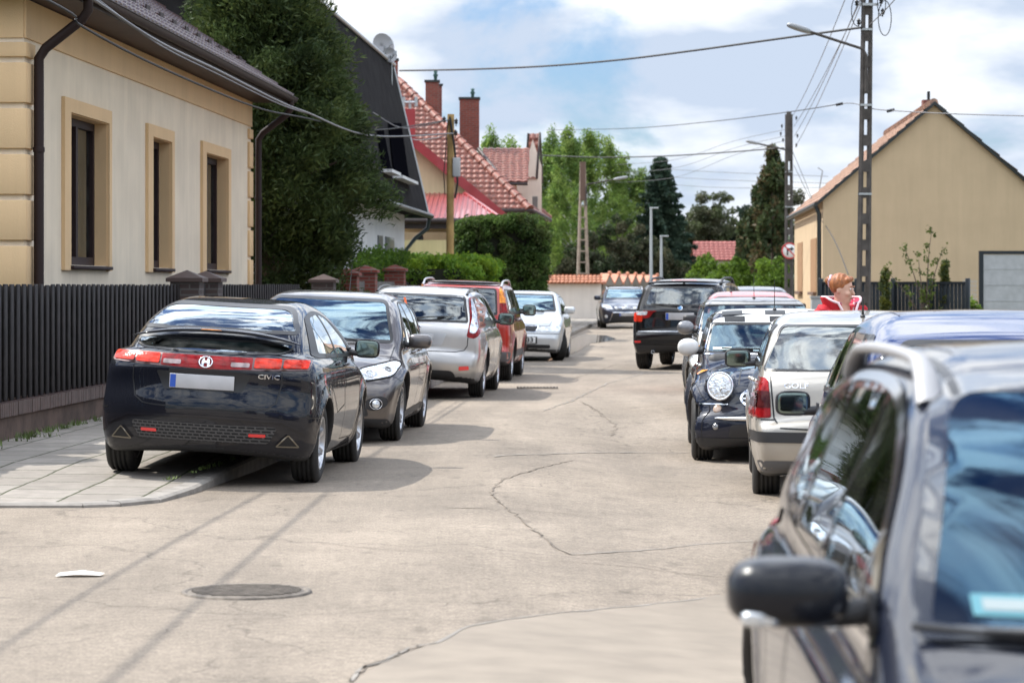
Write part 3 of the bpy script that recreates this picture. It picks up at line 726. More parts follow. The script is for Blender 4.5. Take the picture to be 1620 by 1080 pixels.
# 2 --- grey-brown hatchback facing us
def focus():
    S = dict(L=4.36, W=1.84, H=1.49, xr=.84, xf=3.49, Rt=.33, tw=.215, track=.98,
        low=[(.3, .2, .1), (.07, .25, .06), (.0, .45), (.03, .7), (.08, .90, .1), (.3, .97, .1), (1.5, .96), (3.2, .965), (3.85, .87), (4.20, .74, .15), (4.33, .62, .08), (4.36, .45, .1), (4.32, .22, .06), (4.1, .18, .1)],
        gh=[(.4, .7, 0), (.2, .93, .05), (.45, 1.36, .1), (1.2, 1.47), (2.1, 1.505), (2.7, 1.43), (3.4, .99, .2), (3.75, .86, .1), (3.6, .7, 0)],
        plan=[(0, .86), (.35, .96), (.8, 1), (2.1, 1.0), (3.5, .995), (3.95, .95), (4.36, .80)],
        gplan=[(0, .9), (1, .98), (2.6, 1.0), (3.6, .98)],
        sec=[(.1, .82), (.22, .93), (.36, .96), (.55, .99), (.7, 1.0), (.82, .965), (.93, .92), (1.03, .84)],
        gsec=[(.7, .94), (.95, .91), (1.25, .81), (1.4, .71), (1.5, .6)], bow_f=.34, gbow_f=.34, crown=.085, flare=.022, gcrown=.04)
    c = Car('parked_car', 'brown-grey hatchback facing the camera, second car in the left row', 'car', S,
            paint('paint_brown_grey', (.125, .112, .108), .75, .3, .15), (0, 0, 0), 0, h=.02)
    wp = G(620, 696); rz = TOWARD-R(.3)
    c.root.rotation_euler = (R(-2.6), 0, rz); c.root.scale = (.98,)*3; c.root.location = pose(wp.x, wp.y, 1.30, .78, rz, .035)
    c.screen('windscreen', 'F', [(-.75, .985, .06), (.75, .985, .06), (.60, 1.425, .08), (-.60, 1.425, .08)], .03, GLASSB)
    c.windows([(.62, 1.06, .03), (1.0, .97, .1), (2.9, .94, .1), (3.22, .95, .05), (2.4, 1.38), (1.75, 1.42), (.85, 1.34, .15)],
              [[(2.06, .99, .03), (2.72, .98, .03), (2.5, 1.28, .1), (2.3, 1.37, .1), (2.04, 1.385, .03)], [(1.3, 1.01, .03), (2.0, .99, .03), (1.97, 1.385, .04), (1.32, 1.37, .05)], [(.85, 1.08, .04), (1.24, 1.02, .03), (1.24, 1.35, .05), (.98, 1.30, .06)], [(2.77, .985, .02), (3.08, .975, .02), (2.78, 1.16, .02)]])
    hl = bspline_poly([(.42, .655, .03), (.58, .62, .05), (.82, .67, .05), (.87, .79, .04), (.80, .815, .04), (.50, .73, .04)], 4)
    c.patch('headlight', LWHITE, 'F', hl, (), .008, mir=True, grid=.03)
    c.disc('headlight_lens', CHROME, 'F', (.60, .685), .05, .014, ring=.8, mir=True); c.disc('headlight_bulb', LDARK, 'F', (.76, .73), .036, .014, ring=.7, mir=True)
    c.ribbon('headlight_rim', c.paint, 'F', list(offset_poly(hl, .004)), .012, .010, mir=True, closed=True)
    c.patch('front_grille', BLACKP, 'F', bspline_poly([(-.45, .26, .04), (.45, .26, .04), (.36, .52, .05), (-.36, .52, .05)], 3), (), .005)
    c.patch('side_intake', BLACKP, 'F', bspline_poly([(.50, .27, .04), (.62, .27, .03), (.56, .5, .03), (.45, .5, .03)], 3), (), .005, mir=True)
    c.patch('upper_grille', BLACKP, 'F', bspline_poly(rrect(-.38, .61, .38, .655, .02), 3), (), .005); c.ribbon('grille_strip', CHROME, 'F', [(-.38, .662), (.38, .662)], .015, .008)
    c.disc('emblem', CHROME, 'F', (0, .71), .075, .006, ring=.8, ry=.032)
    c.patch('fog_lamp_surround', BLACKP, 'F', bspline_poly([(.57, .36, .03), (.65, .32, .04), (.79, .37, .05), (.80, .45, .04), (.72, .48, .04), (.6, .44, .04)], 3), (), .006, mir=True)
    c.disc('fog_lamp', LWHITE, 'F', (.685, .395), .042, .014, ring=None, mir=True); c.disc('fog_lamp_ring', CHROME, 'F', (.685, .395), .07, .010, ring=.9, mir=True, ry=.055)
    c.patch('lower_bumper', BLACKP, 'F', bspline_poly([(-.82, .17, .03), (.82, .17, .03), (.80, .245, .03), (-.80, .245, .03)], 3), (), .006)
    c.plate('F', (0, .53))
    c.ribbons('panel_gaps', DARKP, [('S', [(2.04, 1.02), (2.06, .6), (2.03, .3), (2.95, .28), (3.1, .5), (3.13, 1.0)], False), ('S', [(2.02, 1.0), (1.99, .6), (1.5, .55), (1.22, .8), (1.15, 1.02)], False),
        ('T', [(3.3, .76), (3.7, .74), (4.0, .66), (4.20, .5), (4.25, .2), (4.25, -.2), (4.20, -.5), (4.0, -.66), (3.7, -.74), (3.3, -.76)], False), ('S', [(3.82, .62), (4.05, .72)], False)], .010)
    for y in (.3, -.3): pass
    c.ribbon('roof_seam', DARKP, 'T', [(.9, .60), (2.5, .63)], .022, .003); c.ribbon('roof_seam', DARKP, 'T', [(.9, -.60), (2.5, -.63)], .022, .003)
    c.ribbon('sill_crease', BLACKP, 'S', [(1.25, .27), (3.05, .25)], .07, .004)
    c.mirror((2.95, .975), size=(.085, .12, .075)); c.handle(1.45, .88); c.handle(2.3, .87)
    c.wiper('F', (.52, .975), (-.12, 1.0)); c.aerial(1.0, 0, .38, .45)
    c.patch('tail_light', LRED, 'R', bspline_poly([(.55, .8, .04), (.85, .8, .04), (.82, 1.0, .04), (.6, .98, .04)], 3), (), .006, mir=True)
    c.screen('rear_window', 'R', [(-.60, 1.06, .05), (.60, 1.06, .05), (.52, 1.36, .06), (-.52, 1.36, .06)], .03, GLASSD)
    c.interior(3.15, .93); c.wheels(5, 'double', rm=RIMM)
    return c.finish()

# 3 --- silver estate from behind
def silver_estate():
    S = dict(L=4.47, W=1.84, H=1.50, xr=.95, xf=3.59, Rt=.325, tw=.205, track=.98,
        low=[(.35, .24, .1), (.06, .30, .06), (.0, .45), (.02, .62, .05), (.05, .66, .03), (.05, .95, .1), (.1, 1.03, .1), (1.5, 1.02), (3.3, 1.03), (3.95, .93), (4.32, .78, .15), (4.43, .66, .08), (4.47, .45, .1), (4.42, .2, .06), (4.2, .18, .1)],
        gh=[(.3, .7, 0), (.08, .98, .05), (.38, 1.40, .12), (1.2, 1.50), (2.1, 1.51), (2.85, 1.43), (3.5, 1.05, .2), (3.85, .92, .1), (3.7, .7, 0)],
        plan=[(0, .88), (.35, .96), (.9, 1), (2.1, 1.0), (3.6, .995), (4.0, .95), (4.47, .80)],
        gplan=[(0, .92), (1, .98), (2.7, 1.0), (3.6, .98)],
        sec=[(.1, .82), (.26, .93), (.4, .98), (.6, 1.0), (.8, .985), (.95, .95), (1.1, .84)],
        gsec=[(.7, .95), (1.0, .93), (1.25, .84), (1.4, .76), (1.5, .66)], bow_f=.3, bow_r=.16, gbow_r=.16, gcrown=.04)
    c = Car('parked_car', 'silver estate car seen from behind, parked just before the red off-roader', 'car', S,
            paint('paint_silver', (.50, .49, .48), .8, .32, .2), (0, 0, 0), 0)
    wp = G(755, 628); rz = AWAY-R(1.0)
    c.root.rotation_euler = (R(2.4), 0, rz); c.root.location = pose(wp.x, wp.y, -1.32, -.80, rz, .035)
    c.screen('rear_window', 'R', [(-.70, 1.03, .04), (.70, 1.03, .04), (.62, 1.40, .07), (-.62, 1.40, .07)], .03, GLASSD)
    c.patch('light_cluster', LRED, 'R', bspline_poly([(.68, .84, .05), (.80, .82, .04), (.865, .90, .05), (.80, 1.2), (.70, 1.38, .03), (.655, 1.38, .03), (.715, 1.10), (.70, .92, .03)], 4), (), .008, mir=True, grid=.03)
    c.patch('clear_lamp', LWHITE, 'R', bspline_poly([(.72, .90, .03), (.79, .89, .03), (.82, .95, .03), (.765, 1.2), (.70, 1.34, .02), (.685, 1.34, .02), (.74, 1.1), (.72, .98, .02)], 4), (), .013, mir=True, grid=.03)
    c.disc('emblem', CHROME, 'R', (0, .955), .075, .008, ring=.78, ry=.032); c.disc('emblem_oval', mat('emblem_blue', (.03, .05, .15), .3, coat=1), 'R', (0, .955), .06, .006, ry=.025)
    c.patch('plate_recess', SILVERM, 'R', bspline_poly([(-.36, .72, .02), (.36, .72, .02), (.42, .88, .02), (-.42, .88, .02)], 3), (), .003)
    c.plate('R', (.03, .79), .54, .15)
    c.ribbons('panel_gaps', DARKP, [('R', [(-.715, 1.0), (-.70, .72), (-.66, .66), (-.55, .635), (.55, .635), (.66, .66), (.70, .72), (.715, 1.0)], False),
        ('S', [(2.14, 1.0), (2.14, .6), (2.1, .3), (3.05, .28), (3.2, .5), (3.22, 1.0)], False), ('S', [(2.12, 1.0), (2.05, .6), (1.6, .5), (1.36, .75), (1.2, 1.02)], False)], .012)
    c.patch('bumper_valance', BLACKP, 'R', bspline_poly([(-.60, .22, .04), (.60, .22, .04), (.52, .38, .06), (-.52, .38, .06)], 3), (), .006)
    c.patch('bumper_reflector', REFRED, 'R', bspline_poly([(.60, .385, .01), (.74, .40, .01), (.73, .45, .01), (.60, .44, .01)], 3), (), .008, mir=True)
    c.windows([(.35, 1.12, .04), (.8, 1.05, .1), (2.9, 1.01, .1), (3.3, 1.02, .05), (2.55, 1.37), (1.75, 1.42), (.75, 1.38, .1)],
              [[(2.16, 1.05, .03), (3.1, 1.04, .05), (2.45, 1.34, .1), (2.14, 1.38, .03)], [(1.35, 1.07, .03), (2.1, 1.05, .03), (2.07, 1.385, .04), (1.38, 1.38, .05)], [(.6, 1.14, .04), (1.28, 1.09, .03), (1.3, 1.37, .05), (.85, 1.34, .06)]], GLASSD)
    c.mirror((3.0, 1.03), BLACKP, (.08, .12, .09)); c.handle(1.6, .94); c.handle(2.4, .93); c.wiper('R', (.02, 1.05), (-.40, 1.09), .03)
    c.screen('windscreen', 'F', [(-.68, 1.07, .05), (.68, 1.07, .05), (.58, 1.40, .07), (-.58, 1.40, .07)], .04)
    c.patch('headlight', LWHITE, 'F', bspline_poly([(.5, .68, .03), (.82, .72, .04), (.82, .86, .03), (.55, .78, .03)], 3), (), .006, mir=True)
    c.interior(3.2, 1.02); c.wheels(7, rm=RIMM); c.rails(.7, 2.6, .62, DARKP, .014, .03)
    # hazard-orange ribbon tied inside the rear window
    mb = MB(); mb.box((0, 0, 0), (.005, .03, .27)); o = mb.build('window_sticker', mat('orange_tape', (.85, .15, .03), .5), c.root); l, n = c.ray('R', .16, 1.22); o.location = l+n*.008+c.Toff; o.rotation_euler = (R(-16), R(24), 0)
    return c.finish()

# 4 --- red off-roader
def red_suv():
    S = dict(L=4.45, W=1.78, H=1.66, xr=.85, xf=3.47, Rt=.345, tw=.225, track=.985,
        low=[(.35, .3, .1), (.05, .36, .06), (.0, .55, .05), (.06, .62, .03), (.06, 1.05, .1), (.15, 1.10, .1), (1.5, 1.10), (3.2, 1.10), (3.9, 1.03), (4.3, .92, .15), (4.42, .75, .08), (4.45, .5, .1), (4.4, .3, .06), (4.15, .26, .1)],
        gh=[(.3, .7, 0), (.07, 1.05, .05), (.22, 1.58, .12), (1.0, 1.66), (2.1, 1.67), (2.7, 1.6), (3.2, 1.14, .2), (3.6, 1.0, .1), (3.5, .7, 0)],
        plan=[(0, .92), (.3, .975), (.9, 1), (3.6, .995), (4.0, .96), (4.45, .84)], gplan=[(0, .97), (1, .99), (3.6, .98)],
        sec=[(.2, .85), (.34, .95), (.5, .99), (.7, 1.0), (.9, .985), (1.08, .95), (1.2, .86)],
        gsec=[(.7, .96), (1.1, .94), (1.4, .86), (1.58, .79), (1.68, .7)], bow_f=.25, bow_r=.08, gbow_r=.08, gcrown=.04, flare=.03)
    c = Car('parked_car', 'red off-roader with orange and red lamps up its rear pillar', 'car', S, paint('paint_red', (.36, .022, .012), .25, .3, .3), (0, 0, 0), 0)
    wp = G(800, 602); rz = AWAY-R(1.2)
    c.root.rotation_euler = (R(2), 0, rz); c.root.scale = (.96,)*3; c.root.location = pose(wp.x, wp.y, -1.26, -.73, rz, .03)
    bar_on(c, 'roof_spoiler', DARKP, 'R', np.linspace(-.66, .60, 13), lambda y: 1.60, .10, .025, .03)
    c.screen('rear_window', 'R', [(-.64, 1.10, .05), (.64, 1.10, .05), (.60, 1.55, .07), (-.60, 1.55, .07)], .03, GLASSD)
    c.patch('tail_light', LRED, 'R', bspline_poly([(.68, 1.06, .03), (.84, 1.06, .03), (.80, 1.30, .01), (.66, 1.30, .01)], 3), (), .008, mir=True, grid=.03)
    c.patch('indicator_lamp', LORANGE, 'R', bspline_poly([(.66, 1.31, .01), (.80, 1.31, .01), (.735, 1.56, .03), (.64, 1.56, .03)], 3), (), .008, mir=True, grid=.03)
    c.patch('bumper_skin', mat('grey_plastic', (.09, .09, .095), .55), 'R', bspline_poly([(-.84, .34, .04), (.84, .34, .04), (.87, .50, .04), (-.87, .50, .04)], 3), (), .008)
    c.plate('R', (0, .80)); c.text('model_lettering', 'CR-V', CHROME, 'R', (-.45, 1.01), .06, sx=1.3)
    c.ribbons('panel_gaps', DARKP, [('R', [(-.66, 1.05), (-.66, .64), (.66, .64), (.66, 1.05)], False), ('S', [(2.1, 1.08), (2.1, .4), (3.0, .38), (3.1, 1.08)], False), ('S', [(2.06, 1.08), (2.04, .7), (1.6, .45), (1.3, .75), (1.1, 1.08)], False)], .012)
    c.ribbon('side_moulding', mat('grey_plastic'), 'S', [(1.25, .45), (3.05, .45)], .12, .006)
    c.windows([(.35, 1.14, .05), (3.0, 1.10, .1), (3.08, 1.12, .03), (2.62, 1.52), (.5, 1.54, .1)],
              [[(2.14, 1.16, .03), (2.95, 1.15, .05), (2.5, 1.5, .1), (2.14, 1.52, .03)], [(1.25, 1.16, .03), (2.05, 1.16, .03), (2.05, 1.52, .04), (1.2, 1.52, .05)], [(.45, 1.18, .04), (1.15, 1.16, .03), (1.12, 1.52, .05), (.55, 1.51, .06)]], GLASSD)
    c.mirror((2.92, 1.14), BLACKP, (.08, .12, .10)); c.handle(1.5, 1.02, BLACKP); c.handle(2.35, 1.0, BLACKP); c.wiper('R', (.0, 1.12), (-.4, 1.16), .03)
    c.screen('windscreen', 'F', [(-.66, 1.16, .05), (.66, 1.16, .05), (.60, 1.57, .07), (-.60, 1.57, .07)], .04)
    c.patch('headlight', LWHITE, 'F', bspline_poly([(.5, .75, .03), (.82, .77, .04), (.82, .93, .03), (.5, .88, .03)], 3), (), .006, mir=True)
    c.interior(2.95, 1.08); c.wheels(5, rm=RIMM); c.rails(.45, 2.45, .66, SILVERM, .018, .075)
    return c.finish()

# 5 --- small pale silver hatchback facing us
def audi():
    S = dict(L=4.15, W=1.735, H=1.42, xr=.78, xf=3.29, Rt=.31, tw=.195, track=.98,
        low=[(.35, .22, .1), (.05, .27, .06), (.0, .45), (.03, .9, .1), (.25, .98, .1), (1.5, .97), (3.0, .98), (3.55, .90), (4.0, .78, .1), (4.10, .68, .05), (4.12, .56, .04), (4.15, .5, .05), (4.13, .3, .05), (4.05, .2, .1)],
        gh=[(.4, .7, 0), (.15, .95, .05), (.6, 1.33, .15), (1.2, 1.41), (1.9, 1.43), (2.45, 1.37), (3.1, 1.0, .2), (3.5, .88, .1), (3.4, .7, 0)],
        plan=[(0, .88), (.35, .96), (.9, 1), (3.3, .995), (3.8, .95), (4.15, .84)], gplan=[(0, .9), (1, .98), (3.4, .98)],
        sec=[(.1, .84), (.24, .94), (.4, .98), (.6, 1.0), (.8, .98), (.95, .93), (1.05, .84)],
        gsec=[(.7, .94), (.98, .91), (1.2, .82), (1.36, .72), (1.44, .62)], bow_f=.2, gbow_f=.28, crown=.05)
    c = Car('parked_car', 'pale silver hatchback facing the camera in front of the white wall, front wheel turned', 'car', S, paint('paint_pale_silver', (.62, .64, .65), .5, .35, .15), (0, 0, 0), 0, h=.026)
    wp = G(884, 570); rz = TOWARD-R(1.5)
    c.root.rotation_euler = (R(-1.2), 0, rz); c.root.location = pose(wp.x, wp.y, 1.255, .76, rz, .01)
    c.screen('windscreen', 'F', [(-.67, 1.0, .05), (.67, 1.0, .05), (.57, 1.36, .07), (-.57, 1.36, .07)], .035, GLASSB)
    c.patch('headlight', LWHITE, 'F', bspline_poly([(.42, .60, .02), (.80, .615, .03), (.81, .715, .03), (.44, .71, .03)], 3), (), .007, mir=True)
    gr = c.patch('front_grille', BLACKP, 'F', bspline_poly([(-.32, .595, .03), (.32, .595, .03), (.38, .715, .03), (-.38, .715, .03)], 3), (), .007)
    c.ribbon('grille_frame', CHROME, 'F', bspline_poly([(-.32, .595, .03), (.32, .595, .03), (.38, .715, .03), (-.38, .715, .03)], 3), .014, .010, closed=True)
    for k in range(4): c.disc('emblem_ring', CHROME, 'F', (-.078+.052*k, .655), .035, .016, ring=.78)
    c.patch('plate_frame', DARKP, 'F', bspline_poly(rrect(-.22, .355, .36, .50, .01), 3), (), .008); c.plate('F', (.07, .43), .52, .12, blur=False, txt='533', tm=DARKP)
    c.patch('lower_grille', BLACKP, 'F', bspline_poly(rrect(-.62, .27, .62, .34, .03), 3), (), .007); c.patch('front_lip', mat('grey_plastic'), 'F', bspline_poly([(-.78, .18, .03), (.78, .18, .03), (.80, .245, .03), (-.80, .245, .03)], 3), (), .007)
    c.windows([(.7, 1.03, .05), (2.7, .97, .1), (2.92, .98, .03), (2.3, 1.30), (1.0, 1.30, .15)], [[(1.75, 1.01, .03), (2.75, 1.0, .05), (2.2, 1.28, .1), (1.75, 1.30, .03)], [(.9, 1.05, .03), (1.68, 1.01, .03), (1.68, 1.30, .04), (1.1, 1.28, .05)]])
    c.ribbons('panel_gaps', DARKP, [('S', [(1.7, .96), (1.7, .3), (2.8, .28), (2.9, .96)], False), ('T', [(3.1, .70), (3.95, .60), (4.03, .4), (4.03, -.4), (3.95, -.60), (3.1, -.70)], False), ('F', [(-.82, .56), (.82, .56)], False)], .012)
    c.mirror((2.72, 1.0), size=(.08, .115, .075)); c.handle(1.9, .86); c.wiper('F', (.4, 1.0), (-.15, 1.03))
    c.patch('tail_light', LRED, 'R', bspline_poly(rrect(.5, .7, .82, .85, .03), 3), (), .006, mir=True)
    c.interior(2.85, .95); c.wheels(7, steer=R(24), rm=RIMM)
    return c.finish()

# 6 --- x, far
def mondeo():
    S = dict(L=4.8, W=1.886, H=1.49, xr=1.0, xf=3.85, Rt=.335, tw=.22, track=.98,
        low=[(.35, .22, .1), (.05, .27, .06), (.0, .45), (.03, .9, .1), (.2, 1.02, .1), (1.5, 1.02), (3.5, 1.02), (4.1, .93), (4.6, .80, .15), (4.74, .70, .06), (4.8, .5, .06), (4.76, .24, .05), (4.5, .2, .1)],
        gh=[(.4, .7, 0), (.15, .98, .05), (.5, 1.36, .15), (1.4, 1.48), (2.3, 1.5), (3.0, 1.42), (3.7, 1.04, .2), (4.1, .92, .1), (4.0, .7, 0)],
        plan=[(0, .9), (.35, .96), (.9, 1), (3.9, .995), (4.3, .95), (4.8, .82)], gplan=[(0, .94), (1, .98), (4, .98)],
        sec=[(.1, .84), (.24, .94), (.4, .98), (.65, 1.0), (.85, .98), (1.0, .92), (1.1, .84)],
        gsec=[(.7, .94), (1.0, .91), (1.25, .82), (1.4, .72), (1.5, .62)], bow_f=.32, gbow_f=.3, crown=.08)
    c = Car('parked_car', 'dark blue estate facing the camera at the far end by the tiled white wall', 'car', S, paint('paint_dark_blue', (.02, .028, .055), .5, .3, .1), (0, 0, 0), 0, h=.034)
    wp = G(953, 519); rz = TOWARD+R(3.0)
    c.root.rotation_euler = (0, 0, rz); c.root.location = pose(wp.x, wp.y, 1.425, -.83, rz, 0)
    c.screen('windscreen', 'F', [(-.74, 1.05, .05), (.74, 1.05, .05), (.62, 1.42, .07), (-.62, 1.42, .07)], .04, GLASSB)
    c.patch('headlight', LWHITE, 'F', bspline_poly([(.48, .68, .03), (.86, .74, .04), (.88, .88, .03), (.56, .80, .03)], 3), (), .008, mir=True)
    c.patch('front_grille', BLACKP, 'F', bspline_poly(rrect(-.42, .66, .42, .74, .03), 3), (), .006); c.ribbon('grille_strip', CHROME, 'F', [(-.42, .745), (.42, .745)], .03, .01); c.ribbon('grille_strip', CHROME, 'F', [(-.4, .70), (.4, .70)], .012, .01)
    c.patch('lower_grille', BLACKP, 'F', bspline_poly([(-.56, .27, .05), (.56, .27, .05), (.46, .56, .05), (-.46, .56, .05)], 3), (), .006)
    c.ribbon('grille_frame', CHROME, 'F', [(-.60, .27), (-.48, .57), (.48, .57), (.60, .27)], .02, .01)
    c.plate('F', (0, .50)); c.disc('fog_lamp', LWHITE, 'F', (.72, .42), .06, .01, mir=True); c.disc('emblem', CHROME, 'F', (0, .79), .07, .008, ry=.03)
    c.windows([(.6, 1.06, .05), (3.2, 1.02, .1), (3.5, 1.03, .03), (2.8, 1.36), (.9, 1.36, .1)], [[(2.3, 1.06, .03), (3.3, 1.06, .05), (2.7, 1.34, .1), (2.3, 1.36, .03)], [(1.4, 1.07, .03), (2.2, 1.06, .03), (2.2, 1.36, .04), (1.4, 1.35, .05)]])
    c.mirror((3.2, 1.05), size=(.08, .12, .08)); c.rails(.9, 3.0, .64, SILVERM, .022, .05); c.interior(3.4, 1.0); c.wheels(5)
    return c.finish()

# 7 --- black off-roader, rear
def x3():
    S = dict(L=4.57, W=1.853, H=1.67, xr=.87, xf=3.665, Rt=.36, tw=.235, track=.985,
        low=[(.40, .32, .1), (.12, .34, .06), (.02, .48, .06), (.0, .68, .03), (.06, .74, .03), (.08, 1.08, .1), (.15, 1.14, .1), (1.5, 1.12), (3.3, 1.12), (4.0, 1.05), (4.42, .93, .15), (4.54, .75, .08), (4.57, .5, .1), (4.5, .3, .06), (4.2, .28, .1)],
        gh=[(.3, .7, 0), (.07, 1.08, .05), (.36, 1.56, .1), (1.2, 1.66), (2.1, 1.68), (2.8, 1.6), (3.4, 1.15, .2), (3.8, 1.0, .1), (3.6, .7, 0)],
        plan=[(0, .90), (.3, .97), (.9, 1), (3.7, .995), (4.1, .96), (4.57, .84)], gplan=[(0, .95), (1, .99), (3.6, .98)],
        sec=[(.2, .86), (.36, .95), (.5, .985), (.7, 1.0), (.95, .985), (1.1, .95), (1.2, .86)],
        gsec=[(.7, .96), (1.1, .93), (1.4, .84), (1.58, .76), (1.68, .66)], bow_f=.25, bow_r=.12, gbow_r=.12, gcrown=.04, flare=.03)
    c = Car('parked_car', 'black off-roader with roof rails seen from behind in the middle of the street', 'car', S, paint('paint_black', (.006, .006, .007), 0, .5, .1), (0, 0, 0), 0)
    wp = G(1018, 583); rz = AWAY-R(9)
    c.root.rotation_euler = (0, 0, rz); c.root.location = pose(wp.x, wp.y, -1.4, .80, rz, 0)
    c.screen('rear_window', 'R', [(-.68, 1.17, .05), (.68, 1.17, .05), (.60, 1.52, .08), (-.60, 1.52, .08)], .03, glass('car_glass_light', (.6, .7, .62), .1))
    bar_on(c, 'roof_spoiler', c.paint, 'R', np.linspace(-.66, .66, 15), lambda y: 1.575-.02*(abs(y)/.66)**2, .12, .025, .04); bar_on(c, 'brake_light_strip', REFRED, 'R', np.linspace(-.26, .26, 7), lambda y: 1.592, .115, .014, .045)
    c.patch('tail_light', LRED2, 'R', bspline_poly([(.70, .88, .03), (.86, .88, .03), (.87, 1.05, .03), (.70, 1.05, .02)], 3), (), .008, mir=True)
    c.patch('light_wing', LRED, 'R', bspline_poly([(.56, .96, .02), (.70, .93, .02), (.70, 1.08, .02), (.42, 1.08, .02), (.50, 1.05, .02)], 3), (), .009, mir=True)
    c.patch('clear_lamp', LWHITE, 'R', bspline_poly([(.62, 1.0, .01), (.80, 1.0, .01), (.84, 1.07, .02), (.60, 1.07, .02)], 3), (), .012, mir=True)
    c.plate('R', (0, .98), .52, .13); c.disc('emblem', CHROME, 'R', (0, 1.125), .05, .008); c.disc('emblem_disc', mat('roundel_blue', (.1, .3, .6), .3), 'R', (0, 1.125), .036, .016)
    c.ribbons('panel_gaps', DARKP, [('R', [(-.66, 1.1), (-.64, .86), (-.6, .78), (.6, .78), (.64, .86), (.66, 1.1)], False), ('S', [(2.2, 1.1), (2.2, .4), (3.15, .38), (3.25, 1.1)], False), ('S', [(2.16, 1.1), (2.14, .7), (1.7, .45), (1.4, .75), (1.2, 1.1)], False)], .012)
    c.ribbon('bumper_strip', SILVERM, 'R', [(-.78, .70), (.78, .70)], .012, .012); c.patch('bumper_reflector', REFRED, 'R', bspline_poly(rrect(.72, .50, .84, .535, .01), 3), (), .01, mir=True)
    c.patch('bumper_valance', BLACKP, 'R', bspline_poly([(-.8, .33, .04), (.8, .33, .04), (.82, .46, .04), (-.82, .46, .04)], 3), (), .006); c.exhaust(.5, .33)
    c.windows([(.45, 1.20, .05), (3.1, 1.12, .1), (3.25, 1.14, .03), (2.75, 1.52), (.75, 1.53, .1)],
              [[(2.24, 1.18, .03), (3.1, 1.17, .05), (2.65, 1.49, .1), (2.24, 1.51, .03)], [(1.4, 1.19, .03), (2.15, 1.18, .03), (2.15, 1.51, .04), (1.4, 1.51, .05)], [(.65, 1.22, .04), (1.3, 1.20, .03), (1.3, 1.51, .05), (.85, 1.49, .06)]], GLASS, chrome=(CHROME, .015))
    c.mirror((3.1, 1.16), size=(.08, .12, .10)); c.handle(1.6, 1.02); c.handle(2.5, 1.0); c.wiper('R', (.02, 1.165), (.44, 1.19), .03)
    c.screen('windscreen', 'F', [(-.68, 1.17, .05), (.68, 1.17, .05), (.60, 1.58, .07), (-.60, 1.58, .07)], .04)
    c.patch('headlight', LWHITE, 'F', bspline_poly([(.5, .78, .03), (.82, .8, .04), (.82, .95, .03), (.5, .9, .03)], 3), (), .006, mir=True)
    c.interior(3.1, 1.1); c.wheels(6, rm=RIMM); c.rails(.75, 2.55, .66, BLACKP, .022, .075); c.aerial(.6, 0, .04, .6, .012)
    return c.finish()

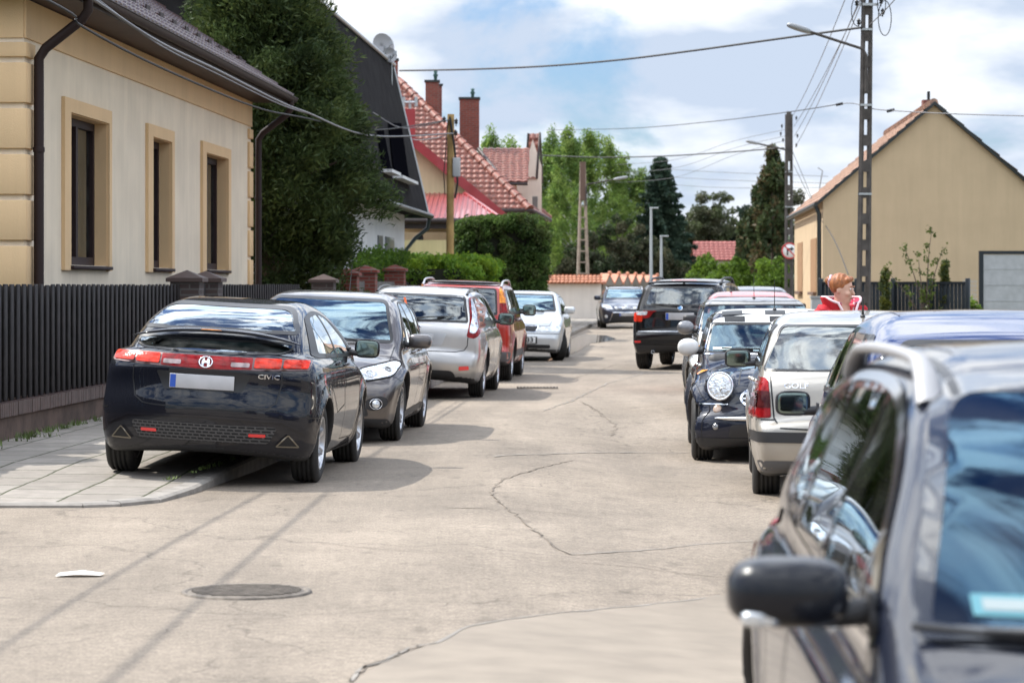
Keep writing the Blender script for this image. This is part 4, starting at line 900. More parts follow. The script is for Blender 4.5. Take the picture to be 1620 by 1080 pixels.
# 8 --- black small hatchback, white roof with checks
def mini(name_label, pm, roofm, checks, wp, rz, scale, zc, xl=1.235, detail=True):
    S = dict(L=3.64, W=1.69, H=1.41, xr=.56, xf=3.03, Rt=.305, tw=.20, track=1.0,
        low=[(.25, .2, .08), (.04, .27, .06), (.0, .5), (.04, .85, .1), (.2, .95, .1), (1.2, .95), (2.55, .97), (2.9, .93), (3.35, .84, .12), (3.50, .72, .08), (3.54, .56, .04), (3.62, .50, .05), (3.64, .36, .05), (3.58, .2, .05), (3.4, .17, .08)],
        gh=[(.3, .6, 0), (.12, .93, .05), (.30, 1.34, .10), (.6, 1.40, .2), (1.7, 1.43), (2.05, 1.41, .15), (2.62, .99, .15), (2.9, .85, .1), (2.8, .6, 0)],
        plan=[(0, .88), (.25, .96), (.6, 1), (3.0, 1), (3.35, .985), (3.64, .90)], gplan=[(0, .92), (.6, .98), (2.7, .97)],
        sec=[(.1, .86), (.2, .95), (.35, .99), (.5, 1.0), (.7, .965), (.84, .93), (.95, .86), (1.05, .78)],
        gsec=[(.6, .92), (.95, .88), (1.2, .80), (1.34, .74), (1.42, .64)], bow_f=.24, gbow_f=.2, crown=.12, rl=.08, rg=.06, flare=.03, gcrown=.04,
        bump=[(3.22, .56, .70, .26, .15, .14)])
    c = Car('parked_car', name_label, 'car', S, pm, (0, 0, 0), 0, h=.02)
    c.root.rotation_euler = (0, 0, rz); c.root.scale = (scale,)*3
    c.root.location = pose(wp.x, wp.y, xl*scale, -.74*scale, rz, zc)
    # roof in its own colour
    rf = bspline_poly([(.32, -.56, .1), (2.02, -.58, .08), (2.12, 0), (2.02, .58, .08), (.32, .56, .1)], 5)
    rp = c.patch('roof_panel', roofm, 'T', rf, (), .004, grid=.05)
    checks and c.patch('roof_edge', roofm, 'F', bspline_poly([(-.62, 1.288, .02), (.62, 1.288, .02), (.58, 1.325, .03), (.4, 1.355), (0, 1.378), (-.4, 1.355), (-.58, 1.325, .03)], 4), (), .005, grid=.04)
    if checks:
        for y0 in (-.50, -.06, .38): c.patch('roof_check', DARKP, 'F', [(y0, 1.294), (y0+.20, 1.294), (y0+.20, 1.347), (y0, 1.347)], (), .009, grid=.04)
        for i, y0 in enumerate((-.52, -.31, -.10, .11, .32)):
            for j in (0, 1):
                if j or i % 2: continue
                x1 = 2.10-j*.12-.03*abs(y0+.1); c.patch('roof_check', DARKP if True else 0, 'T', [(x1-.12, y0), (x1, y0), (x1, y0+.2), (x1-.12, y0+.2)], (), .007, grid=.05)
    c.screen('windscreen', 'F', [(-.69, 1.0, .05), (.69, 1.0, .05), (.62, 1.285 if checks else 1.34, .05), (-.62, 1.285 if checks else 1.34, .05)], .018, GLASSB)
    c.ribbon('screen_trim', CHROME, 'F', [(-.74, .99), (.74, .99)], .014, .006)
    c.windows([(.35, 1.0, .05), (2.35, .97, .1), (2.50, .99, .03), (2.12, 1.30, .1), (.45, 1.31, .08)], [[(1.25, 1.01, .03), (2.32, 1.0, .05), (2.05, 1.28, .08), (1.25, 1.29, .03)], [(.45, 1.03, .03), (1.19, 1.01, .03), (1.19, 1.29, .03), (.52, 1.29, .05)]], GLASS, chrome=(CHROME, .014))
    hc = (.575, .715)
    c.disc('headlight', CHROME, 'F', hc, .125, .012, ring=.86, ry=.135, mir=True, depth=.06, seg=32)
    c.disc('headlight_glass', LWHITE, 'F', hc, .11, .014, ry=.12, mir=True, seg=32)
    c.disc('main_beam', CHROME, 'F', (.545, .675), .042, .026, ring=.75, mir=True); c.disc('side_beam', CHROME, 'F', (.63, .685), .025, .026, ring=.7, mir=True)
    c.patch('wing_indicator', LORANGE, 'S', bspline_poly(rrect(2.78, .80, 2.86, .84, .01), 3), (), .01)
    ov = [(.38*math.cos(a), .60+.13*math.sin(a)) for a in np.linspace(0, 2*math.pi, 29)[:-1]]
    c.patch('front_grille', BLACKP, 'F', ov, (), .006); c.ribbon('grille_frame', CHROME, 'F', ov, .022, .012, closed=True)
    for zz in (.55, .60, .645, .685): w = .36*math.sqrt(max(0, 1-((zz-.60)/.13)**2)); c.ribbon('grille_bar', CHROME, 'F', [(-w, zz), (w, zz)], .013, .014)
    c.ribbon('bumper_strip', CHROME, 'F', [(-.80, .545), (-.5, .545)], .012, .01, mir=True)
    bar_on(c, 'bumper_bar', CHROME, 'F', np.linspace(-.62, .62, 21), lambda y: .415, .03, .024, .012)
    c.disc('indicator_lamp', LORANGE if False else mat('lamp_beige', (.45, .33, .25), .2, coat=1), 'F', (.60, .50), .042, .008, mir=True); c.disc('fog_lamp', LDARK, 'F', (.62, .34), .03, .006, mir=True)
    c.patch('lower_grille', BLACKP, 'F', bspline_poly([(-.5, .24, .03), (.5, .24, .03), (.48, .36, .03), (-.48, .36, .03)], 3), (), .005)
    c.patch('front_lip', BLACKP, 'F', bspline_poly([(-.80, .16, .03), (.80, .16, .03), (.80, .235, .03), (-.80, .235, .03)], 3), (), .006)
    for xw in (S['xf'], S['xr']):
        arc = [(xw+.385*math.cos(a), S['Rt']+.385*math.sin(a)) for a in np.linspace(R(-15 if xw > 2 else -5), R(185 if xw > 2 else 195), 22)]
        c.ribbon('arch_trim', BLACKP, 'S', arc, .075, .008)
    c.ribbon('sill_trim', BLACKP, 'S', [(.98, .26), (2.62, .26)], .13, .006)
    c.ribbons('panel_gaps', DARKP, [('S', [(1.22, .96), (1.2, .4), (1.35, .32), (2.3, .32), (2.42, .5), (2.45, .96)], False), ('T', [(2.75, .55), (3.1, .36), (3.42, .40)], False), ('T', [(2.75, -.55), (3.1, -.36), (3.42, -.40)], False)], .012)
    c.patch('scuttle_vent', BLACKP, 'T', bspline_poly([(2.70, -.46, .02), (2.78, -.46, .02), (2.80, 0), (2.78, .46, .02), (2.70, .46, .02), (2.72, 0)], 3), (), .005)
    c.mirror((2.38, 1.02), roofm, (.075, .105, .085), round_=.9); c.wiper('F', (.15, 1.0), (-.40, 1.03)); c.wiper('F', (.50, 1.0), (.02, 1.03)); c.handle(1.38, .86, CHROME)
    c.patch('tail_light', LRED, 'R', bspline_poly(rrect(.60, .65, .74, .85, .03), 3), (), .006, mir=True)
    c.screen('rear_window', 'R', [(-.58, 1.0, .05), (.58, 1.0, .05), (.55, 1.30, .06), (-.55, 1.30, .06)], .03, GLASS)
    if checks: c.patch('screen_sticker', PAPER, 'F', rrect_pts(-.62, 1.03, -.44, 1.055), (), .006, grid=.05)
    c.aerial(1.95, 0, .30, .06, .003); c.interior(2.45, .95); c.wheels(5)
    return c.finish()
def rrect_pts(x0, y0, x1, y1): return [(x0, y0), (x1, y0), (x1, y1), (x0, y1)]

# 9 --- beige estate, rear
def golf():
    S = dict(L=4.25, W=1.735, H=1.46, xr=.92, xf=3.43, Rt=.31, tw=.2, track=.985,
        low=[(.35, .24, .1), (.06, .30, .06), (.0, .45), (.0, .64, .03), (.08, .68, .03), (.10, .95, .08), (.18, 1.01, .08), (1.5, .98), (3.2, .98), (3.8, .90), (4.1, .78, .1), (4.22, .6, .08), (4.25, .45, .1), (4.2, .2, .06), (4.0, .18, .1)],
        gh=[(.4, .7, 0), (.12, .96, .05), (.62, 1.37, .10), (1.3, 1.455), (2.0, 1.47), (2.6, 1.39), (3.3, 1.0, .2), (3.65, .88, .1), (3.5, .7, 0)],
        plan=[(0, .89), (.3, .965), (.9, 1), (3.4, .995), (3.9, .95), (4.25, .84)], gplan=[(0, .95), (1, .99), (3.4, .98)],
        sec=[(.1, .84), (.26, .94), (.42, .985), (.6, 1.0), (.8, .985), (.95, .94), (1.05, .86)],
        gsec=[(.7, .96), (1.0, .93), (1.2, .86), (1.36, .79), (1.46, .68)], bow_f=.25, bow_r=.10, gbow_r=.10, gcrown=.045)
    c = Car('parked_car', 'beige hatchback seen from behind with dark red tail lights and muddy bumper', 'car', S, paint('paint_beige', (.45, .42, .37), .5, .32, .5), (0, 0, 0), 0, h=.02)
    rz = AWAY-R(1.5); s = 198.; x = (1208-CX)/s; y = F_PX/s
    c.root.rotation_euler = (0, 0, rz); c.root.scale = (1.03, 1.04, 1.01); c.root.location = pose(x, y, -1.27, .79, rz, float(gz(x, y))-.03)
    c.screen('rear_window', 'R', [(-.775, 1.01, .03), (.775, 1.01, .03), (.63, 1.36, .05), (-.63, 1.36, .05)], .016, glass('car_glass_dusty', (.55, .66, .62), .25))
    tl = bspline_poly([(.715, .66, .02), (.87, .655, .02), (.87, .90, .03), (.82, .965, .04), (.735, .955, .03)], 4)
    c.patch('tail_light', LRED, 'R', tl, (), .009, mir=True, grid=.03)
    c.patch('smoked_lamp', LDRED, 'R', bspline_poly([(.718, .735, .01), (.87, .735, .01), (.875, .86, .01), (.725, .86, .01)], 3), (), .013, mir=True, grid=.03)
    c.text('model_lettering', 'GOLF', CHROME, 'R', (.53, .90), .058, sx=1.25, off=.01)
    r = c.disc('emblem', CHROME, 'R', (0, .90), .062, .012, ring=.84); c.text('emblem_letters', 'VW', CHROME, 'R', (0, .90), .06, off=.012, sx=.8)
    c.ribbons('panel_gaps', DARKP, [('R', [(-.72, .97), (-.695, .66), (-.65, .585), (-.3, .57), (.3, .57), (.65, .585), (.695, .66), (.72, .97)], False),
        ('S', [(2.1, .96), (2.1, .3), (3.0, .28), (3.1, .96)], False), ('S', [(2.06, .96), (2.03, .6), (1.6, .45), (1.3, .7), (1.1, .98)], False), ('R', [(-.86, .645), (-.68, .645)], True)], .012)
    c.patch('bumper_strip', BLACKP, 'R', bspline_poly(rrect(.43, .475, .87, .555, .02), 3), (), .012, mir=True)
    c.patch('bumper_valance', mat('grey_plastic'), 'R', bspline_poly([(-.78, .24, .04), (.78, .24, .04), (.82, .335, .03), (-.82, .335, .03)], 3), (), .006)
    c.plate('R', (0, .47)); c.patch('plate_recess', DARKP, 'R', bspline_poly(rrect(-.32, .40, .32, .545, .03), 3), (), .004)
    c.windows([(.45, 1.05, .05), (3.0, .98, .1), (3.12, 1.0, .03), (2.5, 1.34), (.85, 1.36, .1)],
              [[(2.14, 1.03, .03), (3.0, 1.01, .05), (2.4, 1.31, .1), (2.14, 1.335, .03)], [(1.3, 1.04, .03), (2.06, 1.03, .03), (2.06, 1.34, .04), (1.3, 1.34, .05)], [(.66, 1.07, .04), (1.22, 1.04, .03), (1.22, 1.34, .05), (.95, 1.32, .06)]])
    c.wiper('R', (.0, 1.03), (-.42, 1.07), .03); c.mirror((2.95, 1.0), BLACKP, (.075, .11, .08)); c.handle(1.6, .9); c.handle(2.4, .88); c.aerial(1.0, -.0, .17, .45, .006)
    mb = MB(); mb.box((.62, -.1, 1.08), (.10, .62, .035)); o = mb.build('parcel_shelf_box', mat('shelf_brown', (.16, .09, .07), .8), c.root); o.data.transform(Matrix.Translation(c.Toff))
    c.screen('windscreen', 'F', [(-.64, 1.02, .05), (.64, 1.02, .05), (.56, 1.36, .07), (-.56, 1.36, .07)], .03)
    c.patch('headlight', LWHITE, 'F', bspline_poly(rrect(.45, .62, .8, .75, .03), 3), (), .006, mir=True)
    c.interior(2.95, .98); c.wheels(5, rm=RIMD)
    return c.finish()

def simple(name_label, pm, L, W, H, root, rz, loc, roofz=None, h=.034, suv=False, aerial=None, mirror_glass=True, gbase=None, rails=None, rw_glass=None, mz=None):
    k = H/1.48
    S = dict(L=L, W=W, H=H+.02, xr=.9, xf=L-.85-.1, Rt=.315, tw=.2, track=.985,
        low=[(.35, .22, .1), (.05, .28, .06), (.0, .45), (.03, .9*k, .1), (.25, 1.0*k, .1), (1.5, .99*k), (L-1.1, 1.0*k), (L-.55, .90*k), (L-.15, .76*k, .1), (L-.03, .6, .08), (L, .45, .1), (L-.05, .2, .06), (L-.25, .18, .1)],
        gh=[(.4, .7*k, 0), (.15, .96*k, .05), (.5, 1.36*k, .12), (1.2, H-.01), (L*.5, H+.01), (L*.5+.5, 1.42*k), (L-.95, 1.03*k, .2), (L-.6, .9*k, .1), (L-.7, .7*k, 0)],
        plan=[(0, .88), (.3, .96), (.9, 1), (L-.9, .995), (L-.4, .94), (L, .82)], gplan=[(0, .93), (1, .98), (L, .98)],
        sec=[(.1, .84), (.24, .94), (.42, .985), (.6, 1.0), (.8, .985), (.95, .94), (1.08, .85)],
        gsec=[(.7*k, .95), (1.0*k, .92), (1.2*k, .84), (1.38*k, .75), (1.5*k, .63)], bow_f=.28, bow_r=.16, gbow_r=.18, gbow_f=.28, gcrown=.045)
    c = Car(root, name_label, 'car', S, pm, loc, rz, h=h)
    xe = L-.95
    c.screen('windscreen', 'F', [(-.70*W/1.8, 1.05*k, .05), (.70*W/1.8, 1.05*k, .05), (.58*W/1.8, 1.40*k, .07), (-.58*W/1.8, 1.40*k, .07)], .03, GLASSB)
    c.screen('rear_window', 'R', [(-.66*W/1.8, 1.02*k, .05), (.66*W/1.8, 1.02*k, .05), (.56*W/1.8, 1.34*k, .07), (-.56*W/1.8, 1.34*k, .07)], .03, rw_glass or GLASS)
    c.windows([(.45, 1.05*k, .05), (xe-.3, 1.0*k, .1), (xe-.08, 1.01*k, .03), (L*.5+.4, 1.35*k), (.85, 1.36*k, .1)],
              [[(L*.5, 1.04*k, .03), (xe-.2, 1.03*k, .05), (L*.5+.35, 1.33*k, .1), (L*.5, 1.35*k, .03)], [(1.3, 1.05*k, .03), (L*.5-.07, 1.04*k, .03), (L*.5-.07, 1.35*k, .04), (1.3, 1.35*k, .05)], [(.66, 1.08*k, .04), (1.22, 1.05*k, .03), (1.22, 1.34*k, .05), (.95, 1.32*k, .06)]])
    c.patch('headlight', LWHITE, 'F', bspline_poly([(.45, .64*k, .03), (.8, .68*k, .04), (.8, .80*k, .03), (.5, .74*k, .03)], 3), (), .006, mir=True)
    c.patch('front_grille', BLACKP, 'F', bspline_poly(rrect(-.4, .3, .4, .5, .05), 3), (), .005); c.plate('F', (0, .56))
    c.patch('tail_light', LRED, 'R', bspline_poly([(.62*W/1.8, .7*k, .03), (.86*W/1.8, .7*k, .03), (.84*W/1.8, .95*k, .04), (.66*W/1.8, .95*k, .04)], 3), (), .006, mir=True)
    c.plate('R', (0, .75*k)); c.patch('bumper_valance', BLACKP, 'R', bspline_poly(rrect(-.6, .24, .6, .34, .04), 3), (), .006)
    c.ribbons('panel_gaps', DARKP, [('R', [(-.62, .95*k), (-.6, .62), (.6, .62), (.62, .95*k)], False), ('S', [(L*.5-.03, .97*k), (L*.5-.03, .3), (L*.5+.9, .28), (L*.5+1.0, .97*k)], False)], .012)
    c.mirror((xe-.3, mz or 1.02*k), BLACKP, size=(.08, .105, .075)); c.handle(1.5, .9*k); c.handle(L*.5+.2, .88*k); c.interior(xe-.15, .98*k); c.wheels(5)
    if aerial: c.aerial(*aerial)
    if rails: c.rails(.9, L*.5+.4, .6, rails)
    return c.finish()

# 10 --- near estate facing us, out of focus
def near_estate():
    S = dict(L=4.70, W=1.81, H=1.50, xr=1.02, xf=3.72, Rt=.325, tw=.21, track=.985,
        low=[(.35, .22, .1), (.05, .28, .06), (.0, .45), (.03, .9, .1), (.2, .98, .1), (1.5, .96), (3.25, .93), (3.7, .90), (4.25, .81, .2), (4.55, .72, .1), (4.67, .58, .08), (4.70, .42, .08), (4.64, .2, .06), (4.4, .18, .1)],
        gh=[(.4, .7, 0), (.15, .95, .05), (.5, 1.38, .12), (1.3, 1.485), (2.1, 1.49), (2.62, 1.44), (3.62, .92, .25), (3.95, .82, .1), (3.7, .7, 0)],
        plan=[(0, .88), (.3, .96), (.9, 1), (3.7, .995), (4.2, .94), (4.7, .80)], gplan=[(0, .93), (1, .98), (3.7, .985)],
        sec=[(.1, .84), (.24, .94), (.42, .985), (.6, 1.0), (.8, .985), (.93, .945), (1.05, .86)],
        gsec=[(.7, .94), (.97, .91), (1.2, .81), (1.38, .72), (1.5, .60)], bow_f=.36, bow_r=.14, gbow_r=.14, gbow_f=.36, gcrown=.05, crown=.09)
    c = Car('parked_car', 'dark grey estate car close to the camera with silver roof rails', 'car', S, paint('paint_dark_grey', (.010, .013, .024), 0, .4, .06), (0, 0, 0), 0, h=.02)
    s = 805.; x = (1306-CX)/s; y = F_PX/s
    rz = TOWARD+R(1.5); mx = 3.22  # mirror station
    c.root.rotation_euler = (0, 0, rz); c.root.location = pose(x, y, mx-c.xm, -.90, rz, -.065)
    c.screen('windscreen', 'F', [(-.76, .94, .08), (.76, .94, .08), (.60, 1.425, .10), (-.60, 1.425, .10)], .035, glass('windscreen_near', (.22, .42, .5), .02, 1.35, (.40, .72, 1)), mat('screen_black', (.01, .011, .014), .15, coat=1))  # gloss tinted blue, so the sky's reflected blue is in the colour
    c.windows([(.65, 1.06, .08), (1.2, .975, .2), (2.9, .93, .15), (3.30, .93, .05), (2.62, 1.33, .3), (2.0, 1.395), (1.1, 1.37, .3)],
              [[(2.17, .985, .04), (2.98, .965, .05), (2.98, 1.12, .08), (2.55, 1.32, .2), (2.17, 1.365, .03)], [(1.38, 1.01, .05), (2.09, .995, .03), (2.09, 1.365, .03), (1.38, 1.355, .06)], [(.85, 1.09, .06), (1.30, 1.02, .05), (1.30, 1.345, .06), (1.15, 1.31, .1)]], glass('side_glass_near', (.25, .32, .3), .02, 1.6), mat('screen_black'), (CHROME, .024))
    c.ribbon('quarter_trim', SILVERM, 'S', [(3.0, .97), (3.0, 1.12)], .02, .008)
    hl = bspline_poly([(.46, .64, .04), (.78, .68, .05), (.82, .84, .05), (.6, .80, .05)], 4)
    c.patch('headlight', LWHITE, 'F', hl, (), .008, mir=True); c.patch('front_grille', BLACKP, 'F', bspline_poly(rrect(-.4, .60, .4, .72, .04), 3), (), .006); c.plate('F', (0, .45))
    c.patch('lower_grille', BLACKP, 'F', bspline_poly(rrect(-.6, .24, .6, .36, .04), 3), (), .006)
    c.ribbons('panel_gaps', DARKP, [('S', [(2.13, .97), (2.13, .55), (2.1, .3), (3.05, .28), (3.22, .5), (3.25, .95)], False), ('S', [(2.11, .97), (2.03, .55), (1.7, .45), (1.45, .75), (1.30, .98)], False),
        ('T', [(3.45, .76), (3.9, .74), (4.35, .62), (4.5, .4), (4.5, -.4), (4.35, -.62), (3.9, -.74), (3.45, -.76)], False)], .010)
    c.ribbon('sill_crease', c.paint, 'S', [(1.4, .42), (3.2, .40)], .03, .008)
    for xx in (1.55, 2.42):
        c.handle(xx, .875, CHROME, .095)
    c.mirror((3.18, .985), mat('mirror_black', (.007, .008, .012), .3, coat=.35, spec=.2), size=(.095, .122, .069), round_=.66)
    for sd in (1, -1):
        loc, n = c.ray('S', 3.18, .99, sd); mb = MB(); mb.se(Vector((3.18+.075, sd*(abs(loc.y)+.225), .975))+c.Toff, (.03, .04, .018), .6, .6); mb.build('mirror_indicator', LWHITE, c.root)
    # broad silver rails
    for sd in (1, -1):
        pts = []; vs = []; fs = []; n_ = 26
        for k in range(n_+1):
            t = k/n_; xx = .95+(2.60-.95)*t; loc, nn = c.ray('T', xx, sd*.615); lift = .055*min(1, math.sin(math.pi*t)*3.2)**.5 if 0 < k < n_ else -.01
            p = loc+Vector((0, 0, lift))+c.Toff; wv = .018+.016*(abs(2*t-1)**4)
            for a in np.linspace(0, 2*math.pi, 9)[:-1]: vs.append(p+Vector((0, wv*math.cos(a), .016*math.sin(a))))
        for k in range(n_):
            for j in range(8): fs.append((k*8+j, k*8+(j+1) % 8, (k+1)*8+(j+1) % 8, (k+1)*8+j))
        mb = MB(); mb.add(vs, fs, 0, True); mb.build('roof_rail', mat('rail_silver', (.34, .34, .35), .5, .3), c.root)
    for sd in (1, -1): c.ribbon('roof_seam', DARKP, 'T', [(.8, .55*sd), (2.62, .56*sd)], .02, .003)
    c.wiper('F', (.45, .93), (-.35, .96), .02); c.wiper('F', (-.1, .93), (-.62, .955), .02)
    st = c.patch('screen_sticker', mat('sticker_teal', (.07, .22, .27), .7), 'F', rrect_pts(-.63, .99, -.49, 1.025), (), .006, grid=.05); c.patch('sticker_band', mat('sticker_white', (.24, .29, .30), .7), 'F', rrect_pts(-.61, .998, -.52, 1.017), (), .008, grid=.05, parent=st)
    c.patch('tail_light', LRED, 'R', bspline_poly([(.62, .72, .03), (.86, .72, .03), (.84, .98, .04), (.66, .98, .04)], 3), (), .006, mir=True)
    c.screen('rear_window', 'R', [(-.66, 1.02, .05), (.66, 1.02, .05), (.56, 1.36, .07), (-.56, 1.36, .07)], .03, GLASSD)
    c.interior(3.15, .86); c.wheels(5)
    return c.finish()
# ---------- camera, sky, sun ----------
def camera():
    cd = bpy.data.cameras.new('camera'); co = bpy.data.objects.new('camera', cd); COL.objects.link(co); SC.camera = co
    cd.sensor_width = 36; cd.lens = 36*F_PX/1620; cd.shift_y = -(540-HY)/1620; co.location = (0, 0, CAMH); co.rotation_euler = (math.pi/2, 0, 0)
    cd.clip_end = 3000; cd.clip_start = .1
    cd.dof.use_dof = True; cd.dof.focus_distance = 24; cd.dof.aperture_fstop = 4.8
    return co
SUN_EL = R(51); SUN_AZ = math.atan2(-.70, .40)   # from +Y towards +X
def sky():
    w = bpy.data.worlds.new('World'); SC.world = w; w.use_nodes = True; nt = w.node_tree; L = nt.links.new
    bg = nt.nodes['Background']; bg.inputs['Strength'].default_value = .15
    st = N(nt, 'ShaderNodeTexSky', sky_type='NISHITA', sun_disc=False); st.sun_elevation = SUN_EL; st.sun_rotation = SUN_AZ; st.air_density = 1.0; st.dust_density = .6; st.ozone_density = 2.
    tc = N(nt, 'ShaderNodeTexCoord'); mp = N(nt, 'ShaderNodeMapping'); mp.inputs['Scale'].default_value = (1, 1, 2.1); mp.inputs['Location'].default_value = CLOUD_OFF
    L(tc.outputs['Generated'], mp.inputs[0])
    n1 = N(nt, 'ShaderNodeTexNoise', i_Scale=5.5, i_Detail=9., i_Roughness=.61, i_Distortion=.25); L(mp.outputs[0], n1.inputs['Vector'])
    n0 = N(nt, 'ShaderNodeTexNoise', i_Scale=1.9, i_Detail=2.); L(mp.outputs[0], n0.inputs['Vector'])
    ad = N(nt, 'ShaderNodeMath', operation='MULTIPLY_ADD'); L(n0.outputs['Fac'], ad.inputs[0]); ad.inputs[1].default_value = .45; L(n1.outputs['Fac'], ad.inputs[2])
    cr = N(nt, 'ShaderNodeValToRGB'); e = cr.color_ramp; e.elements[0].position = .63; e.elements[1].position = .74; e.interpolation = 'EASE'; L(ad.outputs[0], cr.inputs[0])
    n2 = N(nt, 'ShaderNodeTexNoise', i_Scale=9., i_Detail=6., i_Roughness=.5); 
    mp2 = N(nt, 'ShaderNodeMapping'); mp2.inputs['Scale'].default_value = (1, 1, 2.6); mp2.inputs['Location'].default_value = (3.1, 1.7, .36); L(tc.outputs['Generated'], mp2.inputs[0]); L(mp2.outputs[0], n2.inputs['Vector'])
    c2 = N(nt, 'ShaderNodeValToRGB'); c2.color_ramp.elements[0].position = .42; c2.color_ramp.elements[1].position = .57
    c2.color_ramp.elements[0].color = (3.0, 3.5, 4.3, 1); c2.color_ramp.elements[1].color = (5.7, 5.8, 5.9, 1); L(n2.outputs['Fac'], c2.inputs[0])
    blue = N(nt, 'ShaderNodeMix', data_type='RGBA', blend_type='MULTIPLY'); blue.inputs['Factor'].default_value = 1; L(st.outputs[0], blue.inputs['A']); blue.inputs['B'].default_value = (.40, .49, .65, 1)
    sz = N(nt, 'ShaderNodeSeparateXYZ'); L(tc.outputs['Generated'], sz.inputs[0]); zr = N(nt, 'ShaderNodeMapRange'); L(sz.outputs[2], zr.inputs['Value']); zr.inputs['From Min'].default_value = .1; zr.inputs['From Max'].default_value = .8; zr.inputs['To Min'].default_value = 1; zr.inputs['To Max'].default_value = 3.2
    cb = N(nt, 'ShaderNodeMix', data_type='RGBA', blend_type='MULTIPLY'); cb.inputs['Factor'].default_value = 1; L(c2.outputs[0], cb.inputs['A']); L(zr.outputs[0], cb.inputs['B'])
    mx = N(nt, 'ShaderNodeMix', data_type='RGBA'); L(cr.outputs[0], mx.inputs['Factor']); L(blue.outputs['Result'], mx.inputs['A']); L(cb.outputs['Result'], mx.inputs['B'])
    L(mx.outputs['Result'], bg.inputs['Color'])
    ld = bpy.data.lights.new('sun', 'SUN'); ld.energy = 4.0; ld.angle = R(.55); ld.color = (1, .95, .87)
    lo = bpy.data.objects.new('sun', ld); COL.objects.link(lo)
    d = Vector((math.sin(SUN_AZ)*math.cos(SUN_EL), math.cos(SUN_AZ)*math.cos(SUN_EL), math.sin(SUN_EL)))
    lo.rotation_euler = d.to_track_quat('Z', 'Y').to_euler(); lo.location = (0, 0, 50)
CLOUD_OFF = (.3, .2, .1)
EXPOSURE = .5
